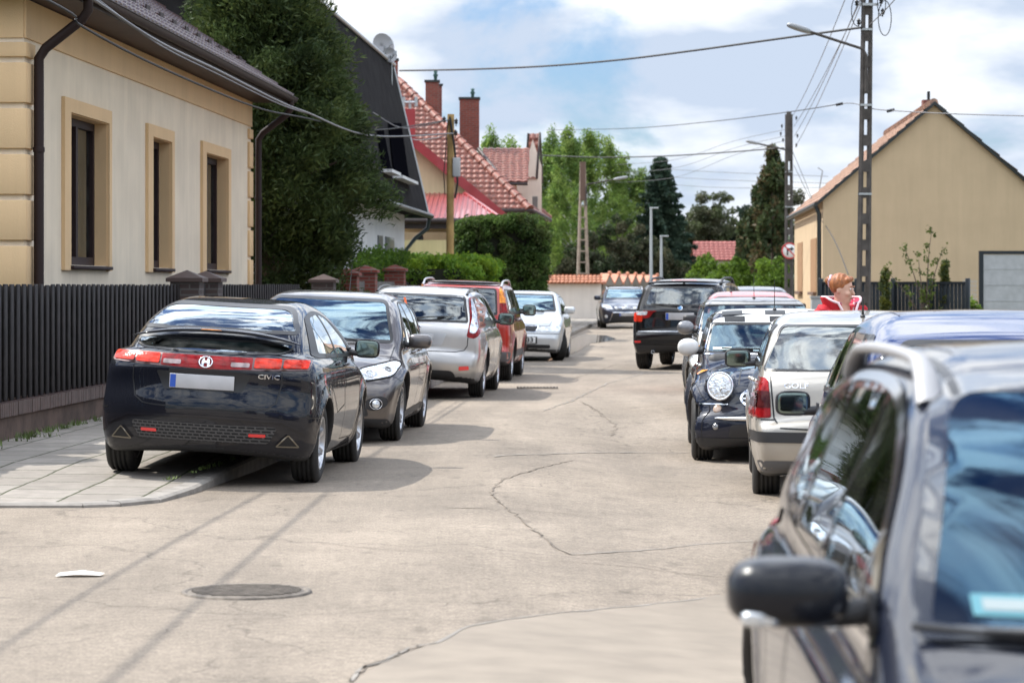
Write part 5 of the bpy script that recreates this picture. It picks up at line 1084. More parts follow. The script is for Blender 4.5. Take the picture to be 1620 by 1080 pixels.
# ---------- environment helpers ----------
def asphalt():
    m = bpy.data.materials.new('worn_asphalt'); m.use_nodes = True; nt = m.node_tree; L = nt.links.new; b = nt.nodes['Principled BSDF']; b.inputs['Roughness'].default_value = .82
    b.inputs['Specular IOR Level'].default_value = .3
    tc = N(nt, 'ShaderNodeTexCoord'); O = tc.outputs['Object']
    fine = N(nt, 'ShaderNodeTexNoise', i_Scale=75., i_Detail=3.); L(O, fine.inputs['Vector'])
    med = N(nt, 'ShaderNodeTexNoise', i_Scale=2.4, i_Detail=8., i_Roughness=.65); L(O, med.inputs['Vector'])
    big = N(nt, 'ShaderNodeTexNoise', i_Scale=.22, i_Detail=4.); L(O, big.inputs['Vector'])
    mp = N(nt, 'ShaderNodeMapping'); mp.inputs['Scale'].default_value = (1.6, .22, 1); mp.inputs['Rotation'].default_value = (0, 0, HEAD); L(O, mp.inputs[0])
    trk = N(nt, 'ShaderNodeTexNoise', i_Scale=1., i_Detail=3.); L(mp.outputs[0], trk.inputs['Vector'])
    cr = N(nt, 'ShaderNodeValToRGB'); cr.color_ramp.elements[0].position = .30; cr.color_ramp.elements[1].position = .68
    cr.color_ramp.elements[0].color = (.165, .136, .106, 1); cr.color_ramp.elements[1].color = (.325, .273, .218, 1); L(fine.outputs['Fac'], cr.inputs[0])
    def mulmap(src, lo, hi, a, bb):
        r = N(nt, 'ShaderNodeMapRange'); r.inputs['From Min'].default_value = lo; r.inputs['From Max'].default_value = hi; r.inputs['To Min'].default_value = a; r.inputs['To Max'].default_value = bb; L(src, r.inputs['Value']); return r.outputs[0]
    a1 = N(nt, 'ShaderNodeMath', operation='MULTIPLY'); L(mulmap(med.outputs['Fac'], .3, .7, .86, 1.10), a1.inputs[0]); L(mulmap(big.outputs['Fac'], .35, .65, .82, 1.1), a1.inputs[1])
    a2 = N(nt, 'ShaderNodeMath', operation='MULTIPLY'); L(a1.outputs[0], a2.inputs[0]); L(mulmap(trk.outputs['Fac'], .35, .65, .84, 1.08), a2.inputs[1])
    gr = N(nt, 'ShaderNodeTexNoise', i_Scale=19., i_Detail=3., i_Roughness=.7); L(O, gr.inputs['Vector']); a2b = N(nt, 'ShaderNodeMath', operation='MULTIPLY'); L(a2.outputs[0], a2b.inputs[0]); L(mulmap(gr.outputs['Fac'], .36, .62, .80, 1.10), a2b.inputs[1]); a2 = a2b
    # hairline cracks
    dn = N(nt, 'ShaderNodeTexNoise', i_Scale=1.1, i_Detail=6.); L(O, dn.inputs['Vector'])
    va = N(nt, 'ShaderNodeVectorMath', operation='MULTIPLY_ADD'); L(dn.outputs['Color'], va.inputs[0]); va.inputs[1].default_value = (1.6, 1.6, 0); L(O, va.inputs[2])
    vo = N(nt, 'ShaderNodeTexVoronoi', feature='DISTANCE_TO_EDGE', i_Scale=.23); L(va.outputs[0], vo.inputs['Vector'])
    ck = mulmap(vo.outputs['Distance'], .0, .0035, .62, 1.)
    a3 = N(nt, 'ShaderNodeMath', operation='MULTIPLY'); L(a2.outputs[0], a3.inputs[0]); L(ck, a3.inputs[1])
    # dark spots: old tar, oil
    sp = N(nt, 'ShaderNodeTexNoise', i_Scale=5.5, i_Detail=3.); 
    mp3 = N(nt, 'ShaderNodeMapping'); mp3.inputs['Scale'].default_value = (1, .45, 1); L(O, mp3.inputs[0]); L(mp3.outputs[0], sp.inputs['Vector'])
    a4 = N(nt, 'ShaderNodeMath', operation='MULTIPLY'); L(a3.outputs[0], a4.inputs[0]); L(mulmap(sp.outputs['Fac'], .62, .74, 1, .70), a4.inputs[1])
    mx = N(nt, 'ShaderNodeMix', data_type='RGBA', blend_type='MULTIPLY'); mx.inputs['Factor'].default_value = 1; L(cr.outputs[0], mx.inputs['A']); L(a4.outputs[0], mx.inputs['B'])
    L(mx.outputs['Result'], b.inputs['Base Color'])
    bp = N(nt, 'ShaderNodeBump', i_Strength=.5, i_Distance=.006); L(fine.outputs['Fac'], bp.inputs['Height']); L(bp.outputs[0], b.inputs['Normal'])
    return m
def slabs():
    m = bpy.data.materials.new('paving_slabs'); m.use_nodes = True; nt = m.node_tree; L = nt.links.new; b = nt.nodes['Principled BSDF']; b.inputs['Roughness'].default_value = .85
    tc = N(nt, 'ShaderNodeTexCoord'); mp = N(nt, 'ShaderNodeMapping'); mp.inputs['Rotation'].default_value = (0, 0, HEAD+math.pi/2); L(tc.outputs['Object'], mp.inputs[0])
    dn = N(nt, 'ShaderNodeTexNoise', i_Scale=2., i_Detail=2.); L(tc.outputs['Object'], dn.inputs['Vector']); va = N(nt, 'ShaderNodeVectorMath', operation='MULTIPLY_ADD'); L(dn.outputs['Color'], va.inputs[0]); va.inputs[1].default_value = (.05, .05, 0); L(mp.outputs[0], va.inputs[2])
    br = N(nt, 'ShaderNodeTexBrick', i_Scale=1., i_Mortar_Size=.012, i_Mortar_Smooth=.3, i_Brick_Width=.62, i_Row_Height=.52, offset=.5); L(va.outputs[0], br.inputs['Vector'])
    br.inputs['Color1'].default_value = (.235, .21, .18, 1); br.inputs['Color2'].default_value = (.30, .27, .235, 1); br.inputs['Mortar'].default_value = (.06, .065, .03, 1)
    no = N(nt, 'ShaderNodeTexNoise', i_Scale=7., i_Detail=9., i_Roughness=.7); L(tc.outputs['Object'], no.inputs['Vector']); mr = N(nt, 'ShaderNodeMapRange'); mr.inputs['From Min'].default_value = .3; mr.inputs['From Max'].default_value = .7; mr.inputs['To Min'].default_value = .72; mr.inputs['To Max'].default_value = 1.12; L(no.outputs['Fac'], mr.inputs['Value'])
    mx = N(nt, 'ShaderNodeMix', data_type='RGBA', blend_type='MULTIPLY'); mx.inputs['Factor'].default_value = 1; L(br.outputs[0], mx.inputs['A']); L(mr.outputs[0], mx.inputs['B']); L(mx.outputs['Result'], b.inputs['Base Color'])
    bp = N(nt, 'ShaderNodeBump', i_Strength=.8, i_Distance=.01); bp.invert = True; L(br.outputs['Fac'], bp.inputs['Height']); L(bp.outputs[0], b.inputs['Normal'])
    return m
def plaster(name, col, var=.08):
    if name in MATS: return MATS[name]
    m = mat(name, col, .92, var=var*1.3, vscale=1.3, bump=.35, bscale=70); nt = m.node_tree; L = nt.links.new; b = nt.nodes['Principled BSDF']; src = b.inputs['Base Color'].links[0].from_socket
    tc = N(nt, 'ShaderNodeTexCoord'); mp = N(nt, 'ShaderNodeMapping'); mp.inputs['Scale'].default_value = (4.5, 4.5, .35); L(tc.outputs['Object'], mp.inputs[0]); no = N(nt, 'ShaderNodeTexNoise', i_Scale=1., i_Detail=6., i_Roughness=.7); L(mp.outputs[0], no.inputs['Vector'])
    mr = N(nt, 'ShaderNodeMapRange'); mr.inputs['From Min'].default_value = .35; mr.inputs['From Max'].default_value = .7; mr.inputs['To Min'].default_value = 1.03; mr.inputs['To Max'].default_value = 1-var*2.2; L(no.outputs['Fac'], mr.inputs['Value'])
    mx = N(nt, 'ShaderNodeMix', data_type='RGBA', blend_type='MULTIPLY'); mx.inputs['Factor'].default_value = 1; L(src, mx.inputs['A']); L(mr.outputs[0], mx.inputs['B']); L(mx.outputs['Result'], b.inputs['Base Color']); return m
def roof_tiles(name, poly, eave_dir, m, parent, tw=.3, th=.36, amp=.03, step=.03, nu=5, nv=3, org=None):
    poly = [Vector(p) for p in poly]; n = Vector((0, 0, 0))
    for i in range(1, len(poly)-1): n += (poly[i]-poly[0]).cross(poly[i+1]-poly[0])
    n.normalize(); 
    if n.z < 0: n = -n
    u = Vector(eave_dir).normalized(); v = n.cross(u).normalized()
    if v.z < 0: v = -v
    o = poly[0]; P2 = np.array([((p-o).dot(u), (p-o).dot(v)) for p in poly]); mn, mx = P2.min(0), P2.max(0)
    us = np.arange(mn[0]-tw, mx[0]+tw, tw/nu); 
    vs = []; k = math.floor(mn[1]/th)-1
    while k*th < mx[1]+th:
        vs += [k*th+.0005, k*th+th*.5, k*th+th-.0005]; k += 1
    vs = np.array(vs); U, Vv = np.meshgrid(us, vs, indexing='ij')
    Hh = amp*np.abs(np.sin(math.pi*U/tw))**.8+step*(1-((Vv/th) % 1))
    cu = (U[:-1, :-1]+U[1:, 1:])/2; cv = (Vv[:-1, :-1]+Vv[1:, 1:])/2; ok = inside(P2, cu, cv)
    W = np.array(o)+U[..., None]*np.array(u)+Vv[..., None]*np.array(v)+Hh[..., None]*np.array(n)
    ids = np.arange(U.size).reshape(U.shape); q = np.stack([ids[:-1, :-1], ids[1:, :-1], ids[1:, 1:], ids[:-1, 1:]], -1)[ok]
    used = np.unique(q); rm = np.full(U.size, -1); rm[used] = np.arange(len(used))
    V3 = W.reshape(-1, 3)[used]; base = len(V3); bp = np.array([p-n*.03 for p in poly])
    a, b, c, d = [V3[rm[q[:, j]]] for j in range(4)]
    F = rm[q]
    fl = [F]
    if len(poly) == 4: fl.append(np.array([[base, base+1, base+2, base+3]]))
    elif len(poly) == 3: fl.append(np.array([[base, base+1, base+2]]))
    o_ = np_mesh(name, np.concatenate([V3, bp]), fl, m, smooth=True, parent=parent)
    return o_
def ridge(name, a, b, m, parent, r=.11, n=None):
    a, b = Vector(a), Vector(b); d = b-a; n = n or max(2, int(d.length/.38)); mb = MB()
    for i in range(n):
        p0 = a+d*(i/n); p1 = a+d*((i+1.12)/n); mb.tube([p0, p1], [r*1.12, r*.9], 8)
    return mb.build(name, m, parent)
TILE_RED = mat('tile_red', (.22, .075, .05), .5, coat=.1, var=.45, vscale=9)
TILE_BROWN = mat('tile_brown', (.075, .032, .028), .45, coat=.25, var=.2, vscale=5)
TILE_OR = mat('tile_orange', (.50, .20, .11), .55, var=.25, vscale=6)
METAL_RED = mat('metal_red', (.32, .04, .045), .35, .2, coat=.3, var=.1, vscale=2)
GUTTER = mat('gutter_brown', (.026, .015, .014), .55, spec=.25)
GUTB = mat('gutter_dark', (.03, .035, .035), .4, .3)
CONC = mat('concrete', (.25, .23, .205), .9, var=.2, vscale=6, bump=.4, bscale=50)
POLEC = mat('pole_concrete', (.075, .066, .06), .9, var=.25, vscale=5, bump=.4, bscale=40)
GALV = mat('galvanised', (.42, .44, .45), .4, .7)
WIREM = mat('wire_black', (.015, .015, .016), .6)
WIREG = mat('wire_grey', (.16, .16, .17), .5, .3)
TAN = plaster('plaster_tan', (.70, .49, .275), .02)
CREAMW = plaster('plaster_white', (.74, .64, .495), .04)
BROWNF = mat('frame_brown', (.028, .016, .016), .6, spec=.2)
PANE = mat('window_pane', (.05, .055, .05), .04, 0, coat=1)
CURT = mat('curtain', (.55, .48, .36), .9, var=.1, vscale=2)

def street_thing(name, label, cat, a, y, z=0, group=None):
    p = street(a, y); return thing(name, label, cat, (p.x, p.y, z), -HEAD, group)
# ---------- ground, road, pavement ----------
def ground():
    n = 90; xs = np.concatenate([np.linspace(-1500, -60, 12), np.linspace(-55, 55, 40), np.linspace(60, 1500, 12)]); ys = np.concatenate([np.linspace(-200, -20, 4), np.linspace(-15, 220, 60), np.linspace(240, 2500, 12)])
    X, Y = np.meshgrid(xs, ys, indexing='ij'); Z = gz(X, Y)-.05; ids = np.arange(X.size).reshape(X.shape)
    q = np.stack([ids[:-1, :-1], ids[1:, :-1], ids[1:, 1:], ids[:-1, 1:]], -1).reshape(-1, 4)
    o = np_mesh('ground', np.stack([X, Y, Z], -1).reshape(-1, 3), [q], mat('earth_grass', (.07, .085, .035), .95, var=.3, vscale=.6, col2=(.12, .115, .06))); tag(o, kind='structure')
    # road: wide at the junction in front, then the street
    A = asphalt()
    ctr = [(-30, 1.0, 30, 30), (17, 1.0, 30, 30), (18.8, 1.0, 30, 30)]
    xs = np.arange(-32, 32.1, .5); ys = np.arange(-14, 19.01, .5); 
    def grid(xs, ys, name):
        X, Y = np.meshgrid(xs, ys, indexing='ij'); Z = gz(X, Y); ids = np.arange(X.size).reshape(X.shape); q = np.stack([ids[:-1, :-1], ids[1:, :-1], ids[1:, 1:], ids[:-1, 1:]], -1).reshape(-1, 4); return np.stack([X, Y, Z], -1).reshape(-1, 3), q
    V1, q1 = grid(xs, ys, '')
    yy = np.concatenate([np.arange(19, 60, .5), np.arange(60, 200, 2.)]); lx = np.array([kerb_x(y)-.25 for y in yy]); rx = np.array([right_kerb_x(y)+.25 for y in yy]); nn = 26
    X = lx[None, :]+(rx-lx)[None, :]*np.linspace(0, 1, nn)[:, None]; Y = np.broadcast_to(yy, X.shape); Z = gz(X, Y); ids = np.arange(X.size).reshape(X.shape)+len(V1)
    q2 = np.stack([ids[:-1, :-1], ids[1:, :-1], ids[1:, 1:], ids[:-1, 1:]], -1).reshape(-1, 4)
    o = np_mesh('road', np.concatenate([V1, np.stack([X, Y, Z], -1).reshape(-1, 3)]), [q1, q2], A); tag(o, kind='structure')
    # concrete apron in the lower right of the road: smoother, browner patch edged by a long crack
    patch = mat('smooth_concrete', (.222, .187, .148), .85, var=.12, vscale=3, bump=.06, bscale=90)
    def ground_sheet(name, px, m, dz=.004, step=.35):
        P2 = np.array([tuple(G(*p))[:2] for p in px]); mn, mx = P2.min(0), P2.max(0)
        gx, gy = np.meshgrid(np.arange(mn[0], mx[0], step), np.arange(mn[1], mx[1], step)); gx, gy = gx.ravel(), gy.ravel(); ok = inside(P2, gx, gy)
        vs = [Vector(tuple(map(float, p))) for p in P2]+[Vector((float(a), float(b))) for a, b in zip(gx[ok], gy[ok])]
        r = delaunay_2d_cdt(vs, [(i, (i+1) % len(P2)) for i in range(len(P2))], [], 0, 1e-5); V2 = np.array([(v.x, v.y) for v in r[0]]); T = np.array([f for f in r[2] if len(f) == 3]); c = V2[T].mean(1); T = T[inside(P2, c[:, 0], c[:, 1])]
        o = np_mesh(name, np.column_stack([V2, gz(V2[:, 0], V2[:, 1])+dz]), [T], m); tag(o, kind='structure'); return o
    ground_sheet('road_patch', [(560, 1079), (610, 1045), (680, 1020), (745, 990), (800, 980), (900, 968), (1010, 958), (1100, 948), (1230, 930), (1420, 905), (1600, 1200), (1500, 1500), (500, 1400)], patch)
    0 and ground_sheet('road_patch', [(775, 775), (800, 760), (905, 728), (1010, 716), (1100, 716), (1200, 740), (1240, 800), (1220, 850), (1120, 868), (905, 876), (870, 850), (805, 805)], mat('pale_asphalt', (.36, .31, .25), .85, var=.16, vscale=4, bump=.3, bscale=110), .003)
    def crack(px, w, m, jit=.02, dz=.006):
        pts = [G(*p) for p in px]; P_ = []
        for a, b in zip(pts[:-1], pts[1:]):
            k = max(2, int((b-a).length/.12))
            for j in range(k): q = a+(b-a)*j/k; P_.append(q+Vector((random.gauss(0, jit), random.gauss(0, jit), 0)))
        P_.append(pts[-1]); V = []; F = []
        for i, p in enumerate(P_):
            t = (P_[min(i+1, len(P_)-1)]-P_[max(i-1, 0)]); t.z = 0; t.normalize(); nn = Vector((-t.y, t.x, 0))*w*random.uniform(.35, 1)*.5
            for q in (p-nn, p+nn): V.append((q.x, q.y, float(gz(q.x, q.y))+dz))
            if i: F.append((2*i-2, 2*i-1, 2*i+1, 2*i))
        tag(np_mesh('road_crack', V, [np.array(F)], m), kind='structure')
    dk = mat('crack_dark', (.19, .158, .125), .95, var=.4, vscale=3); lt = mat('crack_filler', (.22, .20, .175), .8, var=.2, vscale=3)
    crack([(555, 1079), (575, 1055), (610, 1046), (650, 1025), (690, 1018), (740, 992), (800, 981), (900, 969), (1000, 960), (1140, 943)], .026, lt, .006); crack([(555, 1079), (575, 1055), (610, 1046), (650, 1025), (690, 1018)], .014, dk, .02)
    crack([(905, 728), (860, 738), (800, 756), (776, 776), (790, 795), (815, 815), (850, 842), (880, 865), (903, 877)], .018, dk, .012)
    crack([(903, 877), (1000, 872), (1100, 862), (1190, 856)], .03, lt, .01)
    crack([(500, 858), (600, 868), (760, 880), (880, 886), (1010, 898), (1150, 915)], .014, dk, .008)
    crack([(920, 636), (950, 655), (970, 668), (975, 678), (968, 690)], .03, dk, .02); crack([(860, 650), (900, 636), (930, 622), (960, 607), (1020, 590)], .03, lt, .02); crack([(780, 722), (880, 718), (1000, 716), (1090, 716)], .04, lt, .01)
    crack([(905, 600), (980, 575), (1040, 560)], .02, dk, .03)
    def iron(px, py, r, label):
        p = G(px, py); mb = MB(); mb.lathe([(r, -.03), (r, .006), (r*.93, .008), (r*.92, .002), (r*.88, .002), (r*.87, .008), (.001, .009)], 40, 0, 'z')
        for k in range(-5, 6):
            w = r*.84*math.sqrt(1-(k/6)**2)
            mb.box((0, k*r*.14, .011), (2*w, r*.05, .006)); 
        o = mb.build('manhole_cover', mat('cast_iron', (.15, .128, .105), .7, .2, var=.3, vscale=20)); o.location = (p.x, p.y, p.z+.004); tag(o, label, 'manhole cover')
    iron(390, 937, .33, 'round cast iron manhole cover in the road near the lower left')
    p = G(850, 614); t = thing('drain_grate', 'iron drain grate across the asphalt beside the silver estate', 'drain grate', (p.x, p.y, p.z+.006)); mb = MB()
    for k in range(12): mb.box((-.27+k*.05, 0, .004), (.022, .42, .012))
    mb.build('grate_bars', MATS['cast_iron'], t); mb = MB(); mb.box((0, .23, .004), (.62, .04, .014)); mb.box((0, -.23, .004), (.62, .04, .014)); mb.build('grate_frame', MATS['cast_iron'], t)
    p = G(125, 911); mb = MB()
    vs = [(-.12, -.05, .0), (.0, -.06, .012), (.12, -.04, .004), (-.11, .05, .008), (.01, .06, .02), (.13, .05, .006)]
    mb.add(vs, [(0, 1, 4, 3), (1, 2, 5, 4)]); o = mb.build('paper_scrap', mat('paper', (.75, .73, .68), .8)); o.location = (p.x, p.y, p.z+.006); tag(o, 'scrap of white paper lying on the road at the left', 'litter')
    # wet patch far down
    w = mat('wet_asphalt', (.10, .095, .09), .12, coat=.6)
    ground_sheet('wet_patch', [(893, 542), (905, 534), (925, 529), (960, 531), (975, 536), (955, 541), (935, 543), (915, 556), (880, 568), (865, 572), (885, 556)], w, .008, .6)
KERB = [(-14, 19.0), (-3.0, 19.0), (-2.75, 19.12), (-2.52, 19.45), (-2.38, 20.3), (-2.25, 21.6), (-2.11, 23.3), (-1.45, 37), (-.35, 56), (.1, 62), (1.56, 79), (3.1, 103), (4.6, 125), (8, 170), (11, 200)]
_ky = curve([(y, x) for x, y in KERB[5:]])
def kerb_x(y): return float(_ky(np.array(max(y, 21.6)))) if y > 21.6 else float(np.interp(y, [19.0, 19.12, 19.45, 20.3, 21.6], [-3.0, -2.75, -2.52, -2.38, -2.25]))
def right_kerb_x(y): return kerb_x(max(y, 21.6))+6.9+min(1.5, max(0, (y-40)*.02))
def hk(y): return .035+.085*float(S01((y-19.2)/4))
def kerb_strip(name, pts, m, h=.12, w=.14, ln=1.0):
    """kerb stones of about a metre, each slightly uneven"""
    mb = MB()
    for a, b in zip(pts[:-1], pts[1:]):
        d = (b-a).length; k = max(1, round(d/ln))
        for j in range(k):
            p = a+(b-a)*(j/k); q = a+(b-a)*((j+1)/k); t = (q-p).normalized(); nn = Vector((-t.y, t.x, 0))*w; g = t*.004; e = random.uniform(-.004, .004)
            zz = float(gz(p.x, p.y)); hf = (lambda v: h) if p.x > 2 and p.y < 60 else (lambda v: hk(v.y)); bot = [p+g, q-g, q-g+nn, p+g+nn]
            vs = [Vector((v.x, v.y, zz-.1)) for v in bot]+[Vector((v.x, v.y, zz+hf(v)+e-(.015 if i < 2 else 0))) for i, v in enumerate(bot)]
            vs += [Vector((v.x, v.y, zz+hf(v)+e)) for v in (p+g+nn*.2, q-g+nn*.2)]
            mb.add(vs, [(0, 1, 5, 4), (4, 5, 9, 8), (8, 9, 6, 7), (1, 2, 6, 9, 5), (3, 0, 4, 8, 7), (2, 3, 7, 6)])
    return tag(mb.build(name, m), kind='structure')
def pavement():
    kp = [Vector((x, y, 0)) for x, y in KERB[:5]]+[Vector((kerb_x(y), y, 0)) for y in list(np.arange(21, 60, 1.))+list(np.arange(60, 170, 4.))]
    kerb_strip('kerb', kp, CONC)
    SL = slabs(); inner = []
    for i, p in enumerate(kp):
        tt = (kp[min(i+1, len(kp)-1)]-kp[max(i-1, 0)]).normalized(); inner.append(p+Vector((-tt.y, tt.x, 0))*.135)
    back = [(-6.3+SLOPE*y, y) for y in (165, 120, 90, 60, 40, 22)]+[(-14, 22)]
    P2 = [(p.x, p.y) for p in inner]+back
    r = delaunay_2d_cdt([Vector(p) for p in P2], [(i, (i+1) % len(P2)) for i in range(len(P2))], [], 0, 1e-5); V2 = np.array([(v.x, v.y) for v in r[0]]); T = np.array([f for f in r[2] if len(f) == 3]); c = V2[T].mean(1); T = T[inside(np.array(P2), c[:, 0], c[:, 1])]
    tag(np_mesh('pavement', np.column_stack([V2, np.array([hk(y)-.006 for y in V2[:, 1]])]), [T], SL, smooth=False), kind='structure')
    rk = [Vector((right_kerb_x(y), y, 0)) for y in list(np.arange(19, 60, 1.))+list(np.arange(60, 170, 4.))][::-1]
    kerb_strip('kerb', rk, CONC)
    mb = MB()
    for a, b in zip(rk[:-1], rk[1:]): mb.add([a+Vector((.13, 0, .108+float(gz(a.x, a.y)))), a+Vector((2.6, 0, .108+float(gz(a.x, a.y)))), b+Vector((2.6, 0, .108+float(gz(b.x, b.y)))), b+Vector((.13, 0, .108+float(gz(b.x, b.y))))], [(0, 1, 2, 3)])
    tag(mb.build('pavement', SL), kind='structure')
    # weeds along the foot of the wall and in the kerb joints
    V = []; F = []
    def tuft(x, y, z, r, n, h):
        for _ in range(n):
            a = random.uniform(0, 6.28); d = random.gauss(0, r); bx, by = x+math.cos(a)*d, y+math.sin(a)*d; w = .006; t = random.uniform(0, 6.28); l = h*random.uniform(.5, 1.2); k = len(V); b = random.uniform(.2, .9)*l
            V.extend([(bx-w*math.cos(t), by-w*math.sin(t), z), (bx+w*math.cos(t), by+w*math.sin(t), z), (bx+b*math.sin(t), by-b*math.cos(t), z+l)]); F.append((k, k+1, k+2))
    for _ in range(140): y = random.uniform(19.5, 48); p = street(5.98-abs(random.gauss(0, .07)), y); tuft(p.x, p.y, .11, .05, 16, .06)
    for _ in range(22): y = random.uniform(20, 23.5); tuft(kerb_x(y)-.14, y, .112, .02, 8, .03)
    for _ in range(14): x = random.uniform(-6, -3); tuft(x, 18.98, 0, .02, 8, .025)
    for _ in range(60): y = random.uniform(20, 70); x = right_kerb_x(y); tuft(x+.1, y, float(gz(x, y))+.1, .05, 10, .06)
    tag(np_mesh('weeds', V, [np.array(F)], mat('grass_blade', (.09, .13, .03), .7, var=.3, vscale=3)), kind='stuff')
# ---------- left: wall and fence ----------
def left_fence():
    a = 6.06; y0, y1 = 17.0, 47.5
    t = street_thing('garden_wall', 'low dark brick wall with upright brick coping under the black slat fence', 'wall', a, y0)
    mb = MB(); mb.box((-.12, (y1-y0)/2, .16), (.24, y1-y0, .32)); mb.build('wall_base', mat('wall_render', (.10, .065, .05), .9, var=.35, vscale=3, bump=.5, bscale=20), t)
    mb = MB(); n = int((y1-y0)/.072)
    for i in range(n): mb.box((-.12+random.uniform(-.002, .002), i*.072+.036, .385+random.uniform(-.002, .002)), (.30, .064, .13))
    mb.build('brick_coping', mat('coping_brick', (.075, .042, .036), .5, coat=.2, var=.3, vscale=12), t)
    f = street_thing('slat_fence', 'black vertical slat fence on the low brick wall along the left pavement', 'fence', a, y0, .45)
    sl = mat('slat_black', (.022, .019, .019), .6, spec=.2, var=.3, vscale=8, bump=.2, bscale=60)
    mb = MB(); n = int((y1-y0)/.128); gaps = [(y1-y0)*.0]
    for i in range(n):
        y = i*.128; 
        if 21.4 < y < 23.0 and i % 1 == 0 and (22.9-y0) == -1: continue
        mb.box((-.10+(.022 if i % 2 else 0), y, .555+random.uniform(-.006, .006)), (.018, .116, 1.11), bev=.004); mb.box((-.175, y+.064, .55), (.014, .10, 1.09))
    mb.build('slat_panel', sl, f)
    for z in (.2, .9): mb = MB(); mb.box((-.135, (y1-y0)/2, z), (.03, y1-y0, .05)); mb.build('fence_rail', sl, f)
    for k in range(int((y1-y0)/2.6)+1): mb = MB(); mb.box((-.17, k*2.6+.05, .52), (.06, .06, 1.08), bev=.005); mb.build('fence_post', sl, f)
    # gate pillars with caps, behind the fence
    for i, (px, s, w, lab) in enumerate([(326, 114, .40, 'second dark gate pillar close behind the pointed-cap pillar above the fence'), (296, 121, .38, 'dark brick gate pillar with a pointed cap rising behind the black slat fence'), (512, 88, .4, 'dark gate pillar beside the tall conifer')]):
        x = (px-CX)/s; y = F_PX/s; t = thing('gate_pillar', lab, 'pillar', (x, y, 0), -HEAD); B = bricks('brick_dark', (.05, .035, .033), (.075, .05, .045), (.1, .09, .085))
        mb = MB(); mb.box((0, 0, .85), (w, w, 1.55)); mb.build('pillar_shaft', B, t); mb = MB(); mb.box((0, 0, 1.62), (w+.10, w+.10, .05)); mb.add([(-w*.62, -w*.62, 1.646), (w*.62, -w*.62, 1.646), (w*.62, w*.62, 1.646), (-w*.62, w*.62, 1.646), (0, 0, 1.75)], [(0, 1, 4), (1, 2, 4), (2, 3, 4), (3, 0, 4)]); mb.build('pillar_cap', mat('cap_brown', (.07, .045, .04), .5), t)
    # red brick pillars and picket sections further on
    RB = bricks('brick_red', (.17, .032, .022), (.25, .055, .035), (.16, .11, .09))
    ps = [(548, 1.72), (578, 1.80), (625, 1.86), (668, 1.78), (700, 1.78), (726, 1.70)]
    labs = ['first red brick fence pillar after the tall conifer', 'second red brick fence pillar right of the conifer, with a flat cap', 'third red brick fence pillar, wide, above the roof of the brown-grey hatchback', 'red brick fence pillar above the silver estate car', 'red brick fence pillar just left of the wooden pole', 'red brick fence pillar just right of the wooden pole']
    ya = []
    for (px, h), lab in zip(ps, labs):
        s = (VPX-px)/6.0; x, y = (px-CX)/s, F_PX/s; ya.append(y); t = thing('brick_pillar', lab, 'pillar', (x, y, 0), -HEAD, 'red brick fence pillars'); w = .46
        mb = MB(); mb.box((0, 0, h/2), (w, w, h)); mb.build('pillar_shaft', RB, t); mb = MB(); mb.box((0, 0, h+.035), (w+.1, w+.1, .07), bev=.01); mb.add([(-w*.55, -w*.55, h+.07), (w*.55, -w*.55, h+.07), (w*.55, w*.55, h+.07), (-w*.55, w*.55, h+.07), (0, 0, h+.17)], [(0, 1, 4), (1, 2, 4), (2, 3, 4), (3, 0, 4)]); mb.build('pillar_cap', RB, t)
    t = street_thing('picket_fence', 'grey picket fence between the red brick pillars', 'fence', 6.0, ya[0]); mb = MB(); L_ = ya[-1]-ya[0]; gp = mat('picket_grey', (.16, .15, .14), .7, var=.2)
    for i in range(int(L_/.14)): mb.box((0, i*.14, 1.05), (.02, .08, 1.15))
    mb.build('picket_panel', gp, t); mb = MB(); mb.box((.02, L_/2, .25), (.25, L_, .5)); mb.build('fence_base', RB, t)
    # white fence with posts
    WP = mat('white_post', (.62, .63, .62), .6, var=.06)
    t = street_thing('white_fence', 'white fence with slim hooked posts in front of the bright clipped hedge', 'fence', 5.6, 88.); mb = MB(); mb.box((0, 10, .55), (.12, 20, 1.1)); mb.build('fence_base', CONC, t)
    for k in range(9):
        mb = MB(); y = 1+k*2.2; mb.tube([(0, y, 1.05), (0, y, 1.85), (.10, y, 1.98), (.26, y, 2.02)], [.07, .07, .06, .05], 8); mb.build('fence_post', WP, t)
    q = P(698, 450, 50); t = thing('meter_box', 'white meter cabinet behind the wooden pole', 'cabinet', (q.x-.3, q.y+.5, 0), -HEAD); mb = MB(); mb.box((0, 0, .95), (1.2, .4, 1.9), bev=.02); mb.build('cabinet_body', WP, t); mb = MB(); mb.box((0, 0, 1.93), (1.3, .5, .06)); mb.build('cabinet_lid', WP, t)

